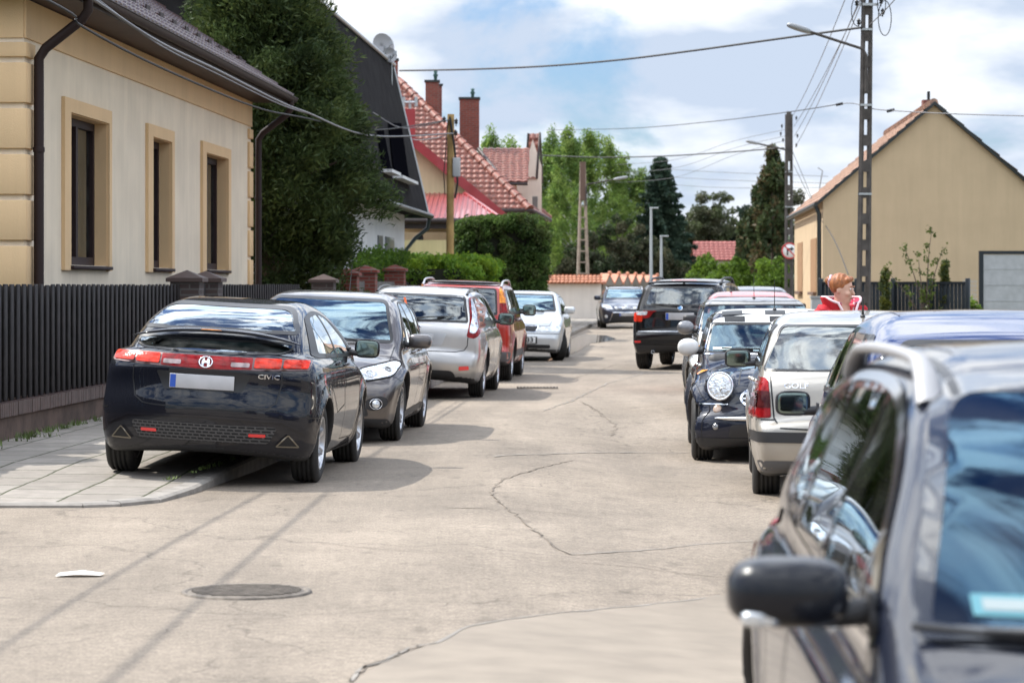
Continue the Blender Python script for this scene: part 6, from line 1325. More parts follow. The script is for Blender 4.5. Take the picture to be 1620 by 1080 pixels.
# ---------- left: beige house ----------
def beige_house():
    a = 7.12; s0 = (VPX-38)/a; y0 = F_PX/s0; s1 = (VPX-397)/a; Lh = F_PX/s1-y0
    t = street_thing('plaster_house', 'cream and ochre plastered bungalow with three tall windows at the left', 'house', a, y0)
    yl = lambda px: a*F_PX/(VPX-px)-y0
    D = 9.0; H = 4.80
    wins = [(97, 172, 107, 168), (230, 272, 238, 268), (317, 362, 323, 358)]
    zt, zb, zit, zib = 3.83, 1.735, 3.66, 1.80
    # street wall with openings
    mb = MB(); cuts = [0]+[v for w in wins for v in (yl(w[2]), yl(w[3]))]+[Lh]
    for i in range(len(cuts)-1):
        c0, c1 = cuts[i], cuts[i+1]
        if i % 2 == 0: mb.box((-.15, (c0+c1)/2, H/2), (.30, c1-c0, H))
        else: mb.box((-.15, (c0+c1)/2, zib/2), (.30, c1-c0, zib)); mb.box((-.15, (c0+c1)/2, (H+zit)/2), (.30, c1-c0, H-zit))
    mb.box((-D/2, .15, H/2), (D-.6, .30, H)); mb.box((-D/2, Lh-.15, H/2), (D-.6, .30, H)); mb.box((-D+.15, Lh/2, H/2), (.3, Lh, H))
    for y in (.15, Lh-.15): mb.prism([(-.3, y-.15, H), (-D+.3, y-.15, H), (-D/2, y-.15, H+3.2)], (0, .3, 0))
    mb.build('wall', CREAMW, t)
    mb = MB(); mb.box((-D/2, Lh/2, 2.0), (D-1.5, Lh-1, .1)); mb.build('inner_floor', DASHM, t)
    mb = MB(); mb.box((.012, Lh/2, (4.36+H)/2), (.03, Lh+.02, H-4.36)); mb.build('frieze', TAN, t)
    mb = MB(); mb.box((-D/2, -.012, (4.36+H)/2), (D, .03, H-4.36)); mb.build('frieze', TAN, t)
    # quoins
    for yq, sgn, wq in ((0, 1, .42), (Lh, -1, .42)):
        mb = MB(); z = .5
        while z < 4.34: hh = min(.50, 4.35-z); mb.box((.016, yq+sgn*wq/2-sgn*.03, z+hh/2-.02), (.055, wq, hh-.045), bev=.008); z += .52
        mb.build('quoin', TAN, t)
    mb = MB(); z = .5
    while z < 4.34: hh = min(.50, 4.35-z); mb.box((-.9, -.02, z+hh/2-.02), (1.87, .06, hh-.045), bev=.008); z += .52
    mb.build('quoin', TAN, t); mb = MB(); mb.box((-4.2, -.008, 2.3), (6.5, .02, 4.1)); mb.build('side_band', TAN, t)
    mb = MB(); mb.box((.02, Lh/2, .3), (.05, Lh, .6)); mb.build('plinth', mat('plinth', (.2, .15, .11), .8, var=.2), t)
    for w in wins:
        o0, o1, i0, i1 = [yl(p) for p in w]; mb = MB()
        mb.box((.022, (o0+i0)/2, (zt+zb)/2), (.05, i0-o0, zt-zb)); mb.box((.022, (o1+i1)/2, (zt+zb)/2), (.05, o1-i1, zt-zb)); mb.box((.022, (i0+i1)/2, (zt+zit)/2), (.05, i1-i0, zt-zit))
        fr = mb.build('window_surround', TAN, t)
        mb = MB(); wi = .04; mb.box((-.14, i1-.006, (zit+zib)/2), (.30, .012, zit-zib)); mb.box((-.14, i0+.006, (zit+zib)/2), (.30, .012, zit-zib)); mb.box((-.14, (i0+i1)/2, zit-.006), (.3, i1-i0-.024, .012)); mb.build('reveal', TAN, fr)
        mb = MB(); mb.box((-.10, (i0+i1)/2, zib-.03), (.38, i1-i0+.06, .045), bev=.008); mb.build('sill', BROWNF, fr)
        wd = i1-i0; x = -.19; fw = .11
        mb = MB(); mb.box((x, i0+fw/2, (zit+zib)/2), (.08, fw, zit-zib)); mb.box((x, i1-fw/2, (zit+zib)/2), (.08, fw, zit-zib)); mb.box((x, (i0+i1)/2, zit-fw/2), (.08, wd-2*fw, fw)); mb.box((x, (i0+i1)/2, zib+fw/2), (.08, wd-2*fw, fw)); mb.box((x+.02, (i0+i1)/2, (zit+zib)/2), (.07, fw, zit-zib-2*fw))
        wo = mb.build('window_frame', BROWNF, t)
        mb = MB(); mb.box((x-.01, (i0+i1)/2, (zit+zib)/2), (.01, wd-2*fw, zit-zib-2*fw)); mb.build('pane', glass('house_glass', (.75, .75, .70), .03, 1.1), wo)
        mb = MB(); nn = 40; vs = []
        for k in range(nn+1): yy = i0+fw+(wd-2*fw)*k/nn; xx = x-.07+.02*math.sin(k*1.7)+.01*math.sin(k*.6); vs += [(xx, yy, zib+.1), (xx, yy, zit-.05)]
        mb.add(vs, [(2*k, 2*k+2, 2*k+3, 2*k+1) for k in range(nn)], 0, True); mb.build('curtain', CURT, wo)
    # roof: slope up from the street eave to a ridge
    ov = .62; ze = 4.90; zr = 8.45; xr = -D/2; g = .45
    sf = mat('soffit_brown', (.045, .022, .018), .6, var=.2, vscale=3)
    mb = MB(); mb.box((ov/2-.02, Lh/2, 4.80+.04), (ov, Lh+2*g, .05)); mb.box((-D/2, -g/2, 4.84), (D+.4, g, .05)); mb.build('soffit', sf, t)
    mb = MB(); mb.box((ov+.005, Lh/2, 4.86), (.03, Lh+2*g, .17)); mb.build('fascia', GUTTER, t)
    mb = MB(); nseg = 10; pts = [(ov+.09+.075*math.cos(q), .0, 4.88+.075*math.sin(q)) for q in np.linspace(math.pi, 2*math.pi, nseg)]
    vs = [(p[0], -g, p[2]) for p in pts]+[(p[0], Lh+g, p[2]) for p in pts]; mb.add(vs, [(k, k+1, nseg+k+1, nseg+k) for k in range(nseg-1)], 0, True); mb.tube([(ov+.165, -g, 4.885), (ov+.165, Lh+g, 4.885)], .012, 6)
    for k in range(int(Lh/.8)): mb.box((ov+.09, k*.8, 4.885), (.16, .03, .012))
    mb.build('gutter', GUTTER, t)
    roof_tiles('roof', [(ov+.06, -g, ze+.02), (ov+.06, Lh+g, ze+.02), (xr, Lh+g, zr), (xr, -g, zr)], (0, 1, 0), TILE_BROWN, t, .30, .35, .035, .03)
    roof_tiles('roof', [(-D-ov, -g, ze+.02), (-D-ov, Lh+g, ze+.02), (xr, Lh+g, zr), (xr, -g, zr)], (0, 1, 0), TILE_BROWN, t, .60, .7, .035, .03, nu=2)
    ridge('ridge_tiles', (xr, -g, zr), (xr, Lh+g, zr), TILE_BROWN, t)
    for yv in (-g, Lh+g): mb = MB(); mb.prism([(ov+.06, yv, ze-.10), (ov+.06, yv, ze+.03), (xr, yv, zr+.03), (xr, yv, zr-.12)], (0, .03 if yv > 0 else -.03, 0)); mb.build('bargeboard', GUTTER, t)
    for k in range(16):   # snow guards
        mb = MB(); yy = .6+k*1.1; dz = (zr-ze)/(ov+.06-xr); mb.box((ov-.75, yy, ze+.06+dz*.81), (.02, .30, .13)); mb.box((ov-.70, yy, ze+.02+dz*.76), (.12, .03, .05)); mb.build('snow_guard', GUTTER, t)
    # downpipes: shoe at the gutter, swan neck, straight run
    for yy, dirn in ((.22, 1), (Lh+.12, 1)):
        mb = MB(); x1 = .12; mb.tube([(ov+.09, yy-.1, 4.86), (ov+.09, yy-.1, 4.68), (ov+.02, yy-.08, 4.58), (x1+.08, yy+.0, 4.26), (x1, yy, 4.14), (x1, yy, 3.9), (x1, yy, .2)], .058, 12); mb.lathe([(.066, -.03), (.07, 0), (.066, .03)], 16, 0, 'z', Matrix.Translation((x1, yy, 3.1))); mb.build('downpipe', GUTTER, t)
    mb = MB(); mb.box((-3.4, Lh*.4, 8.3), (.5, .9, 1.6)); mb.build('chimney', bricks('brick_red', (0, 0, 0), (0, 0, 0)), t)
# ---------- left: dark mansard house ----------
def mansard_house():
    a = 6.62; s1 = (VPX-640)/a; yE = F_PX/s1; yS = yE-18; Lh = yE-yS
    t = street_thing('mansard_house', 'white house with a tall black mansard roof behind the conifer', 'house', a, yS)
    W = plaster('plaster_bright', (.66, .67, .67), .04); SL = mat('roof_slate', (.022, .021, .022), .95, .0, spec=.05, var=.25, vscale=2.5, bump=.3, bscale=14)
    ze, zt_, D = 3.42, 7.42, 5.5; s = s1
    mb = MB(); mb.box((-D/2, Lh/2, 1.75), (D, Lh, 3.5)); mb.build('wall', W, t)
    ins = .92; ov = .62
    mb = MB(); A = [(ov, -.4, ze), (ov, Lh+.35, ze), (ov-ins, Lh+.0, zt_), (ov-ins, .0, zt_)]; B = [(-D-ov, -.4, ze), (-D-ov, Lh+.35, ze), (-D-ov+ins, Lh+.0, zt_), (-D-ov+ins, .0, zt_)]
    mb.poly(A); mb.poly(B[::-1]); mb.poly([A[0], A[3], B[3], B[0]]); mb.poly([A[1], B[1], B[2], A[2]])
    rz_ = zt_+.35; mb.poly([A[3], A[2], (-D/2, Lh-.5, rz_+.2), (-D/2, .5, rz_+.2)]); mb.poly([B[3], (-D/2, .5, rz_+.2), (-D/2, Lh-.5, rz_+.2), B[2]]); mb.poly([A[3], (-D/2, .5, rz_+.2), B[3]]); mb.poly([A[2], B[2], (-D/2, Lh-.5, rz_+.2)])
    mb.poly([A[0], A[1], B[1], B[0]]); mb.build('roof', SL, t)
    mb = MB(); mb.tube([(ov-ins+.03, 0, zt_+.03), (ov-ins+.03, Lh, zt_+.03)], .05, 6); mb.tube([A[1], A[2]], .04, 6); mb.build('roof_edging', GALV, t)
    mb = MB(); mb.tube([(ov+.07, -.4, ze-.02), (ov+.07, Lh+.4, ze-.02)], .075, 8); mb.tube([(ov+.07, Lh+.4, ze-.02), (-2.5, Lh+.4, ze-.02)], .06, 8); mb.build('gutter', mat('gutter_green', (.025, .04, .038), .35, .3), t)
    mb = MB(); mb.tube([(ov+.03, Lh+.3, ze-.08), (ov-.02, Lh+.3, ze-.35), (ov-.35, Lh+.2, ze-.62), (.04, Lh-.1, ze-.95), (.04, Lh-.1, .2)], .055, 8); mb.build('downpipe', MATS['gutter_green'], t)
    # tall slit windows in the steep roof
    for px0, px1, ytop, ybot in ((600, 617, 205, 268), (618, 645, 195, 280)):
        m_ = (px0+px1)/2; fx = lambda z: ov-ins*(z-ze)/(zt_-ze)
        pts = []
        for pxx, pyy in ((px0+4, ybot), (px1, ybot+5), (px1-13, ytop), (px0-5, ytop)):
            # intersect sight line with the sloping roof plane by iteration
            z = 5.5
            for _ in range(20):
                lat = a-fx(z); s_ = (VPX-pxx)/lat; z = CAMH+(HY-pyy)/s_
            y = F_PX/s_-yS; pts.append(Vector((fx(z)+.03, y, z)))
        mb = MB(); mb.prism(pts, (.02, 0, 0)); o = mb.build('roof_window', mat('dark_pane', (.004, .004, .006), 1., spec=0), t)
        mb = MB(); mb.box((pts[0]+pts[1])/2+Vector((.10, 0, -.04)), (.25, (pts[1]-pts[0]).length+.2, .07)); mb.build('sill', W, o)
    # doorway recess and windows in the white ground floor
    for p0, p1, z0, z1, m_ in ((597, 604, 1.75, 2.75, 'window'), (609, 622, 1.2, 2.75, 'door')):
        y_0 = a*F_PX/(VPX-p0)-yS; y_1 = a*F_PX/(VPX-p1)-yS; mb = MB(); mb.box((.01, (y_0+y_1)/2, (z0+z1)/2), (.05, y_1-y_0, z1-z0)); mb.build(m_, mat('opening_grey', (.16, .17, .19), .3, coat=.3), t)
    mb = MB(); mb.box((.35, Lh-.6, 1.55), (.5, .35, .08)); mb.build('letter_box', DARKP, t)
    mb = MB(); mb.box((-2.2, Lh-1.6, 7.75), (.6, .6, 1.1)); mb.build('chimney', bricks('brick_red', (0, 0, 0), (0, 0, 0)), t)
    mb = MB(); mb.box((-2.2, Lh-1.6, 8.33), (.72, .72, .07)); mb.build('chimney_cap', CONC, t)
    # two satellite dishes on the roof edge
    for (px, py, r, lab) in ((607, 72, .33, 'larger grey satellite dish on the black mansard roof'), (617, 87, .2, 'smaller pale satellite dish below the larger one on the roof edge')):
        q = P(px, py, 60.5); d = thing('satellite_dish', lab, 'satellite dish', q, R(-25)); mb = MB(); M = Matrix.Rotation(R(62 if r > .3 else 50), 4, 'Z')@Matrix.Rotation(R(-12), 4, 'X')
        mb.lathe([(r, .0), (r*.75, .05), (r*.4, .085), (.001, .1), (.001, .11), (r*.4, .095), (r*.75, .06), (r, .01)], 24, 0, 'y', M); mb.build('dish', mat('dish_grey', (.33, .33, .34), .6), d)
        mb = MB(); mb.tube([(0, .08, 0), (0, .1, -.35), (0, .1, -.85)], .02, 6); mb.tube([M@Vector((0, .05, -r*.8)), M@Vector((0, -.35, -.05))], .012, 6); mb.box(M@Vector((0, -.36, -.04)), (.06, .06, .08)); mb.build('dish_arm', GALV, d)
# ---------- red-roofed villa ----------
def villa():
    o = P(700, 450, 48); base = Vector((o.x, o.y, 0)); t = thing('red_roof_house', 'cream villa with red tile hip roof and brick chimneys behind the wooden pole', 'house', base)
    Q = lambda px, py, s: P(px, py, s)-base
    CR = plaster('plaster_cream', (.62, .47, .30), .05); CR2 = plaster('plaster_pink', (.78, .68, .58), .03); RB = bricks('brick_red', (0, 0, 0), (0, 0, 0)); DK = mat('fascia_dark', (.03, .018, .016), .5)
    fr, fl = Q(838, 328, 45), Q(470, 328, 45); br = Q(868, 345, 39.5); bl = Q(540, 345, 39.5); r0 = Q(630, 124, 42.5); r1 = Q(622, 132, 41.5)
    fr.z = fl.z = br.z = bl.z = 4.2; r0.z = r1.z = 9.15
    roof_tiles('roof', [fl, fr, r0], (1, 0, 0), TILE_RED, t, .22, .28, .04, .035)
    roof_tiles('roof', [fr, br, r1, r0], (br-fr), TILE_RED, t, .22, .28, .04, .035)
    roof_tiles('roof', [fl, bl, r1, r0], (bl-fl), TILE_RED, t, .68, .84, .05, .045, nu=2)
    ridge('hip_tiles', fr, r0, TILE_RED, t, .16); ridge('hip_tiles', br, r1, TILE_RED, t, .16); ridge('hip_tiles', fl, r0, TILE_RED, t, .16)
    mb = MB(); mb.tube([fl+Vector((0, -.05, -.06)), fr+Vector((.05, -.05, -.06)), br+Vector((.05, 0, -.06))], .09, 8); mb.build('gutter', DK, t)
    mb = MB(); w0 = fr+Vector((-.5, .4, 0)); w1 = fl+Vector((.5, .4, 0)); w2 = br+Vector((-.5, -.3, 0)); w3 = bl+Vector((.5, -.3, 0))
    mb.prism([(v.x, v.y, 0) for v in (w1, w0, w2, w3)], (0, 0, 4.2)); mb.build('wall', CR, t)
    # front gable wing: cream gable, broad dark-red verge
    s = 48.; pk = Q(585, 158, s); re = Q(812, 348, s); le = Q(360, 348, s); yb = Q(700, 400, 45.2).y
    mb = MB(); y = pk.y; mb.prism([(re.x-.45, y+.35, 0), (re.x-.45, y+.35, re.z+.25), (pk.x, y+.35, pk.z-.15), (le.x+.45, y+.35, le.z+.25), (le.x+.45, y+.35, 0)], (0, yb-y-.4, 0)); mb.build('gable_wall', CR, t)
    for e in (re, le):
        d = (pk-e).normalized(); nn = Vector((-d.z, 0, d.x)) if e is re else Vector((d.z, 0, -d.x)); nn = nn if nn.z > 0 else -nn
        a0, a1 = e.copy(), pk.copy(); mb = MB(); mb.prism([a0, a1, a1-nn*.16, a0-nn*.16], (0, yb-y, 0)); mb.build('gable_roof', METAL_RED, t)
        mb = MB(); mb.prism([a0+Vector((0, -.03, .02)), a1+Vector((0, -.03, .02)), a1-Vector((0, .03, .36)), a0-Vector((0, .03, .36))], (0, -.05, 0)); mb.build('bargeboard', METAL_RED, t)
    # standing-seam porch roof
    e0, e1 = Q(610, 346, 52.5), Q(793, 348, 52.5); e1.z = e0.z; h0, h1 = Q(610, 306, 48.2), Q(735, 306, 48.2); h1.z = h0.z; c1 = Q(800, 346, 48.4); c1.z = e0.z
    mb = MB(); mb.poly([e0, e1, h1, h0]); mb.poly([e1, c1, h1])
    n = 22
    for k in range(n+1):
        f = k/n; p = e0.lerp(e1, f); q0 = h0.lerp(h1, f) if f < 1 else h1; q = Vector((p.x, 0, 0)); tt = 1.0
        if p.x > h1.x: tt = (e1.x-p.x)/(e1.x-h1.x)
        top = Vector((p.x, e0.y+(h0.y-e0.y)*tt, e0.z+(h0.z-e0.z)*tt)); mb.tube([p+Vector((0, 0, .02)), top+Vector((0, 0, .02))], .028, 4)
    mb.tube([e1, h1], .07, 6); mb.build('porch_roof', METAL_RED, t)
    mb = MB(); mb.tube([e0+Vector((0, -.06, -.06)), e1+Vector((.05, -.06, -.06)), c1+Vector((.05, 0, -.06))], .08, 8); mb.box((e0+e1)/2+Vector((0, .12, -.22)), ((e1-e0).length, .1, .16)); mb.build('gutter', DK, t)
    mb = MB(); mb.box(((e0.x+e1.x)/2-.1, e0.y+1.0, 1.45), ((e1-e0).length-.4, 1.7, 2.9)); mb.build('porch_wall', plaster('plaster_yellow', (.60, .50, .26), .05), t)
    mb = MB(); mb.box(Q(690, 360, 51.9)+Vector((0, .05, 0)), (2.6, .08, .28)); mb.build('garage_lintel', CR, t)
    mb = MB(); q = Q(665, 372, 52.); mb.box(q, (.1, .16, .10)); mb.se(q+Vector((0, -.05, -.15)), (.10, .09, .17), .6, .9); mb.build('wall_lamp', DARKP, t)
    # side wing with a steep small gable
    s = 41.; wl = Q(818, 300, s); wr = Q(857, 300, s); rd = wr.x-wl.x; mb = MB(); mb.box(((wl.x+wr.x)/2, wl.y+1.6, 2.9), (rd, 3.2, 5.8)); 
    gp = Q(846, 214, s); mb.prism([(wl.x+.25, wl.y, 5.8), (wr.x, wl.y, 5.8), (wr.x, wl.y, gp.z-1.2), (wr.x-.35, wl.y, gp.z-.15)], (0, 3.2, 0)); mb.build('wing_wall', CR2, t)
    roof_tiles('wing_roof', [Q(831, 284, s), Q(849, 282, s), Q(853, 212, s-.4), Q(837, 212, s-.4)], (1, 0, 0), TILE_RED, t, .20, .30, .04, .03)
    mb = MB(); mb.tube([Q(831, 285, s), Q(836, 211, s)], .05, 6); mb.tube([Q(849, 283, s), Q(854, 211, s), Q(858, 288, s-1)], .05, 6); mb.build('wing_edging', DK, t)
    mb = MB(); q = Q(846, 350, s); mb.box(q+Vector((0.0, -.02, 0)), (.22, .08, 1.9)); mb.build('slit_window', mat('pane_grey', (.2, .19, .18), .3), t)
    roof_tiles('link_roof', [Q(770, 289, 43.5), Q(835, 289, 43.5), Q(838, 236, 41.5), Q(764, 236, 41.5)], (1, 0, 0), TILE_RED, t, .26, .36, .05, .04)
    mb = MB(); mb.tube([Q(770, 291, 43.5), Q(835, 291, 43.5)], .06, 6); mb.build('gutter', DK, t); mb = MB(); q0 = Q(775, 291, 43.3); mb.box((q0.x+.7, q0.y+1, 2.4), (1.7, 1.6, 4.9)); mb.build('link_wall', CR2, t)
    mb = MB(); mb.tube([Q(757, 236, 42), Q(800, 290, 43.3), Q(836, 326, 44.5)], .07, 6); mb.build('valley_gutter', DK, t)
    # chimneys
    for (x0, x1, yt, yb_, s, nm) in ((673, 694, 130, 198, 43, 1), (691, 699, 136, 190, 42, 0), (727, 758, 157, 212, 41.5, 1), (613, 629, 96, 150, 44, 0)):
        p0, p1 = Q(x0, yt, s), Q(x1, yb_, s); w = p1.x-p0.x; c = MB(); c.box(((p0.x+p1.x)/2, p0.y+w/2, (p0.z+p1.z)/2-.3), (w, w*.9, p0.z-p1.z+.6)); ch = c.build('chimney', RB, t)
        c = MB(); c.box(((p0.x+p1.x)/2, p0.y+w/2, p0.z+.04), (w+.08, w*.9+.08, .08)); c.build('chimney_cap', GUTB, ch)
        if nm: c = MB(); q = Vector(((p0.x+p1.x)/2+.12, p0.y+w/2, p0.z+.08)); c.lathe([(.06, 0), (.06, .12), (.10, .18), (.05, .26), (.08, .33), (.01, .36)], 12, 0, 'z', Matrix.Translation(q)); c.build('chimney_cowl', mat('copper_green', (.04, .10, .09), .5, .4), ch)
    p0, p1 = Q(640, 173, 44), Q(657, 220, 44); mb = MB(); mb.box(((p0.x+p1.x)/2, p0.y, (p0.z+p1.z)/2-.2), (p1.x-p0.x, .5, p0.z-p1.z+.4)); v = mb.build('roof_vent', METAL_RED, t)
    mb = MB(); c = Vector(((p0.x+p1.x)/2, p0.y, p0.z)); mb.tube([c, c+Vector((0, 0, .32))], .05, 8); mb.tube([c+Vector((-.22, 0, .24)), c+Vector((.22, 0, .24))], .06, 8); mb.tube([c+Vector((-.22, 0, .1)), c+Vector((-.22, 0, .44))], .06, 8); mb.tube([c+Vector((.22, 0, .1)), c+Vector((.22, 0, .44))], .06, 8); mb.build('vent_cowl', GALV, v)
# ---------- right: gable house ----------
def gable_house():
    s = 51.; c = P(1302, 450, s); t = thing('gable_house', 'tan plastered house with a windowless gable wall and a tile roof at the right', 'house', (c.x, c.y, 0))
    CW = plaster('plaster_dusty', (.52, .395, .25), .025); CL = plaster('plaster_dusty_light', (.50, .39, .26), .05)
    pk = P(1478, 167, s)-c; hw = pk.x; ze = (450-316)/s+CAMH; zp = pk.z+CAMH; hw2 = hw*1.0
    th = math.atan(SLOPE*1.0); Lh = 17.; dx = Lh*(46/272)*0  # street wall follows the sight lines measured in the photo
    far = P(1257, 450, 42.3)-c
    W = 2*hw2; gh = MB(); back = Vector((far.x, far.y, 0))
    f0 = [(0, 0, 0), (W, 0, 0), (W, 0, ze), (hw2, 0, zp), (0, 0, ze)]; gh.prism(f0, back); gh.build('wall', CW, t)
    ov = .22
    dl = Vector((-hw2, 0, ze-zp)).normalized(); dr = Vector((hw2, 0, ze-zp)).normalized(); P0 = Vector((hw2, -.12, zp+.06)); bk = back+Vector((0, .3, 0))
    eL = P0+dl*(math.hypot(hw2, zp-ze)+ov); eR = P0+dr*(math.hypot(hw2, zp-ze)+ov)
    TB = mat('tile_weathered', (.34, .21, .15), .75, var=.35, vscale=4)
    roof_tiles('roof', [eL, eL+bk, P0+bk, P0], back, TB, t, .30, .36, .04, .04); roof_tiles('roof', [eR, eR+bk, P0+bk, P0], back, TB, t, .6, .72, .04, .04, nu=2)
    ridge('ridge_tiles', P0+Vector((0, .2, .03)), P0+bk+Vector((0, 0, .03)), TB, t, .13)
    for e in (eL, eR): mb = MB(); mb.prism([e+Vector((0, -.03, .05)), P0+Vector((0, -.03, .07)), P0+Vector((0, -.03, -.05)), e+Vector((0, -.03, -.07))], (0, .06, 0)); mb.build('verge_strip', GALV if False else GUTB, t)
    mb = MB(); q = eL+Vector((-.06, 0, -.06)); mb.tube([q, q+bk], .07, 8); mb.build('gutter', GUTB, t)
    mb = MB(); mb.tube([q+Vector((0, .3, 0)), Vector((-.10, .15, ze-.45)), Vector((-.10, .15, .2))], .07, 8); mb.build('downpipe', GUTB, t)
    # openings in the sunlit street wall
    for px0, px1 in ((1262, 1270), (1283, 1292)):
        f = lambda px: (1302-px)/(1302-1257)
        def wp(px):
            # position along the wall whose projection is px
            lo, hi = 0., 1.
            for _ in range(40):
                m_ = (lo+hi)/2; q = c+back*m_; pp = CX+q.x*F_PX/q.y
                if pp > px: lo = m_
                else: hi = m_
            return (lo+hi)/2
        a_, b_ = wp(px1), wp(px0); z0, z1 = (450-461)/(45)+CAMH, (450-381)/46+CAMH; nrm = Vector((-back.y, back.x, 0)).normalized()*.02
        nrm = nrm if nrm.x < 0 else -nrm
        p, q = back*a_, back*b_; mb = MB(); mb.prism([p+Vector((0, 0, z0)), q+Vector((0, 0, z0)), q+Vector((0, 0, z1)), p+Vector((0, 0, z1))], nrm); w = mb.build('window_shutter', mat('shutter_tan', (.30, .17, .08), .7, var=.1), t)
        mb = MB(); mb.prism([p+Vector((0, 0, z0-.1)), q+Vector((0, 0, z0-.1)), q+Vector((0, 0, z0)), p+Vector((0, 0, z0))], nrm*6); mb.build('sill', mat('sill_brown', (.12, .07, .05), .6), w)
    q = P(1470, 165, 49)-c; mb = MB(); mb.box((q.x-.05, q.y, zp+.15), (.35, .35, .5)); ch = mb.build('chimney', bricks('brick_red', (0, 0, 0), (0, 0, 0)), t); mb = MB(); mb.tube([(q.x-.02, q.y, zp+.4), (q.x-.02, q.y, zp+.68)], .05, 8); mb.build('flue_pipe', DARKP, ch)
    mb = MB(); mb.tube([(-.1, .1, ze+.35), (.0, .1, ze+.9), (-.15, .1, ze+1.0)], .02, 6); mb.build('cable_bracket', GALV, t)
def right_side():
    AN = mat('anthracite', (.018, .024, .03), .4, .3)
    t = thing('panel_fence', 'dark anthracite panel fence below the tan gable wall', 'fence', (0, 0, 0)); 
    a, b = P(1300, 450, 60), P(1532, 450, 62); t.location = (a.x, a.y, 0); L_ = (b-a).length; ang = math.atan2(b.y-a.y, b.x-a.x); t.rotation_euler.z = ang
    mb = MB(); k = 0; x = 0
    while x < L_: mb.box((x+.05, 0, .82), (.09, .03, 1.5), bev=.004); x += .105
    mb.build('slat_panel', AN, t)
    for x in np.linspace(0, L_, 5): mb = MB(); mb.box((x, -.04, .86), (.10, .10, 1.72), bev=.01); mb.build('fence_post', AN, t)
    mb = MB(); mb.box((L_/2, -.03, 1.6), (L_, .06, .07)); mb.box((L_/2, -.03, .1), (L_, .2, .2)); mb.build('fence_rail', AN, t)
    a = P(1552, 450, 56); t = thing('garage_gate', 'plain grey sheet gate with a dark frame at the right edge', 'gate', (a.x, a.y, 0)); mb = MB(); mb.box((1.2, 0, 1.2), (2.3, .06, 2.4)); mb.build('gate_sheet', mat('gate_grey', (.42, .43, .44), .5, .3, var=.08), t)
    mb = MB(); mb.box((0, 0, 1.25), (.12, .12, 2.5)); mb.box((1.2, 0, 2.46), (2.5, .1, .1)); mb.build('gate_frame', AN, t)
    for zz in np.arange(.2, 2.4, .45): 
        mb = MB(); mb.box((1.2, -.035, zz), (2.2, .012, .02)); mb.build('gate_seam', MATS['gate_grey'], t)
    mb = MB(); q = P(1538, 450, 57); 
    t = thing('mesh_fence', 'short wire mesh fence between the panel fence and the grey gate', 'fence', (q.x-.1, q.y, 0))
    for x in np.arange(-.15, .25, .05): mb.tube([(x, 0, .1), (x, 0, 1.7)], .006, 4)
    for z in np.arange(.2, 1.7, .12): mb.tube([(-.15, 0, z), (.25, 0, z)], .006, 4)
    mb.build('mesh_wires', GALV, t)
    q = P(1297, 450, 66); t = thing('utility_box', 'small grey utility cabinet at the corner of the tan house', 'cabinet', (q.x, q.y, 0)); mb = MB(); mb.box((0, 0, .62), (.42, .3, 1.24), bev=.02); mb.build('cabinet_body', mat('cabinet_grey', (.30, .31, .31), .6), t); mb = MB(); mb.box((0, 0, 1.26), (.46, .34, .05)); mb.build('cabinet_lid', mat('cabinet_grey'), t)

# ---------- poles ----------
def lattice_pole(px, py_top, s, label, h=None, lamp=None, base_w=.34, top_w=.20, px_top=None):
    x, y = (px-CX)/s, F_PX/s; H = CAMH+(HY-py_top)/s; g = float(gz(x, y)); t = thing('concrete_pole', label, 'utility pole', (x, y, 0), R(8), 'concrete lattice poles')
    tilt = ((px_top-px)/s if px_top else 0); cx = lambda z: tilt*z/H
    mb = MB(); n = int(H/.62)
    for sd in (-1, 1):
        p0 = Vector((sd*base_w*.38, 0, 0)); p1 = Vector((cx(H)+sd*top_w*.38, 0, H)); mb.tube([p0, p1], [base_w*.24, top_w*.24], 4, smooth=False)
    for k in range(n+1):
        z = H*k/n; w = base_w+(top_w-base_w)*z/H; mb.box((cx(z), 0, z), (w*.7, w*.36, .26))
    zt = H*.80
    mb.box((cx(zt+H*.1), 0, (zt+H)/2), (top_w*.8, .1, H-zt))
    mb.build('pole_shaft', POLEC, t)
    for z in (H*.35, H*.55, H*.72): b = MB(); w = base_w+(top_w-base_w)*z/H; b.box((cx(z), 0, z), (w*1.12, w*.62, .05)); b.build('steel_band', GALV, t)
    return t, H, cx
def lamp_arm(t, p0, p1, r=.035, hl=.62, m=None):
    """bracket rising from the pole, then the long luminaire"""
    p0, p1 = Vector(p0), Vector(p1); d = (p1-p0); mb = MB(); mb.tube([p0+Vector((0, -.05, -1.0)), p0+Vector((0, -.05, -.12)), p0+Vector((d.x*.06, -.05, .02)), p0+d*.5, p1], r, 8); a = mb.build('lamp_arm', m or POLEC, t)
    mb = MB(); dd = Vector((d.x, 0, d.z)).normalized(); c = p1+dd*hl*.45; ang = math.atan2(dd.z, dd.x); mb.se(c, (hl/2, .13, .07), .7, .7, rot=Matrix.Rotation(-ang, 3, 'Y')); mb.build('lamp_head', mat('lamp_head_grey', (.30, .31, .32), .5, .3), a)
def insulators(t, pts):
    mb = MB()
    for p in pts: mb = MB(); mb.lathe([(.02, -.06), (.05, -.04), (.03, 0), (.055, .03), (.03, .06), (.01, .09)], 10, 0, 'z', Matrix.Translation(p)); mb.tube([Vector(p)+Vector((0, 0, -.12)), Vector(p)], .012, 6); mb.build('insulator', DARKP, t)
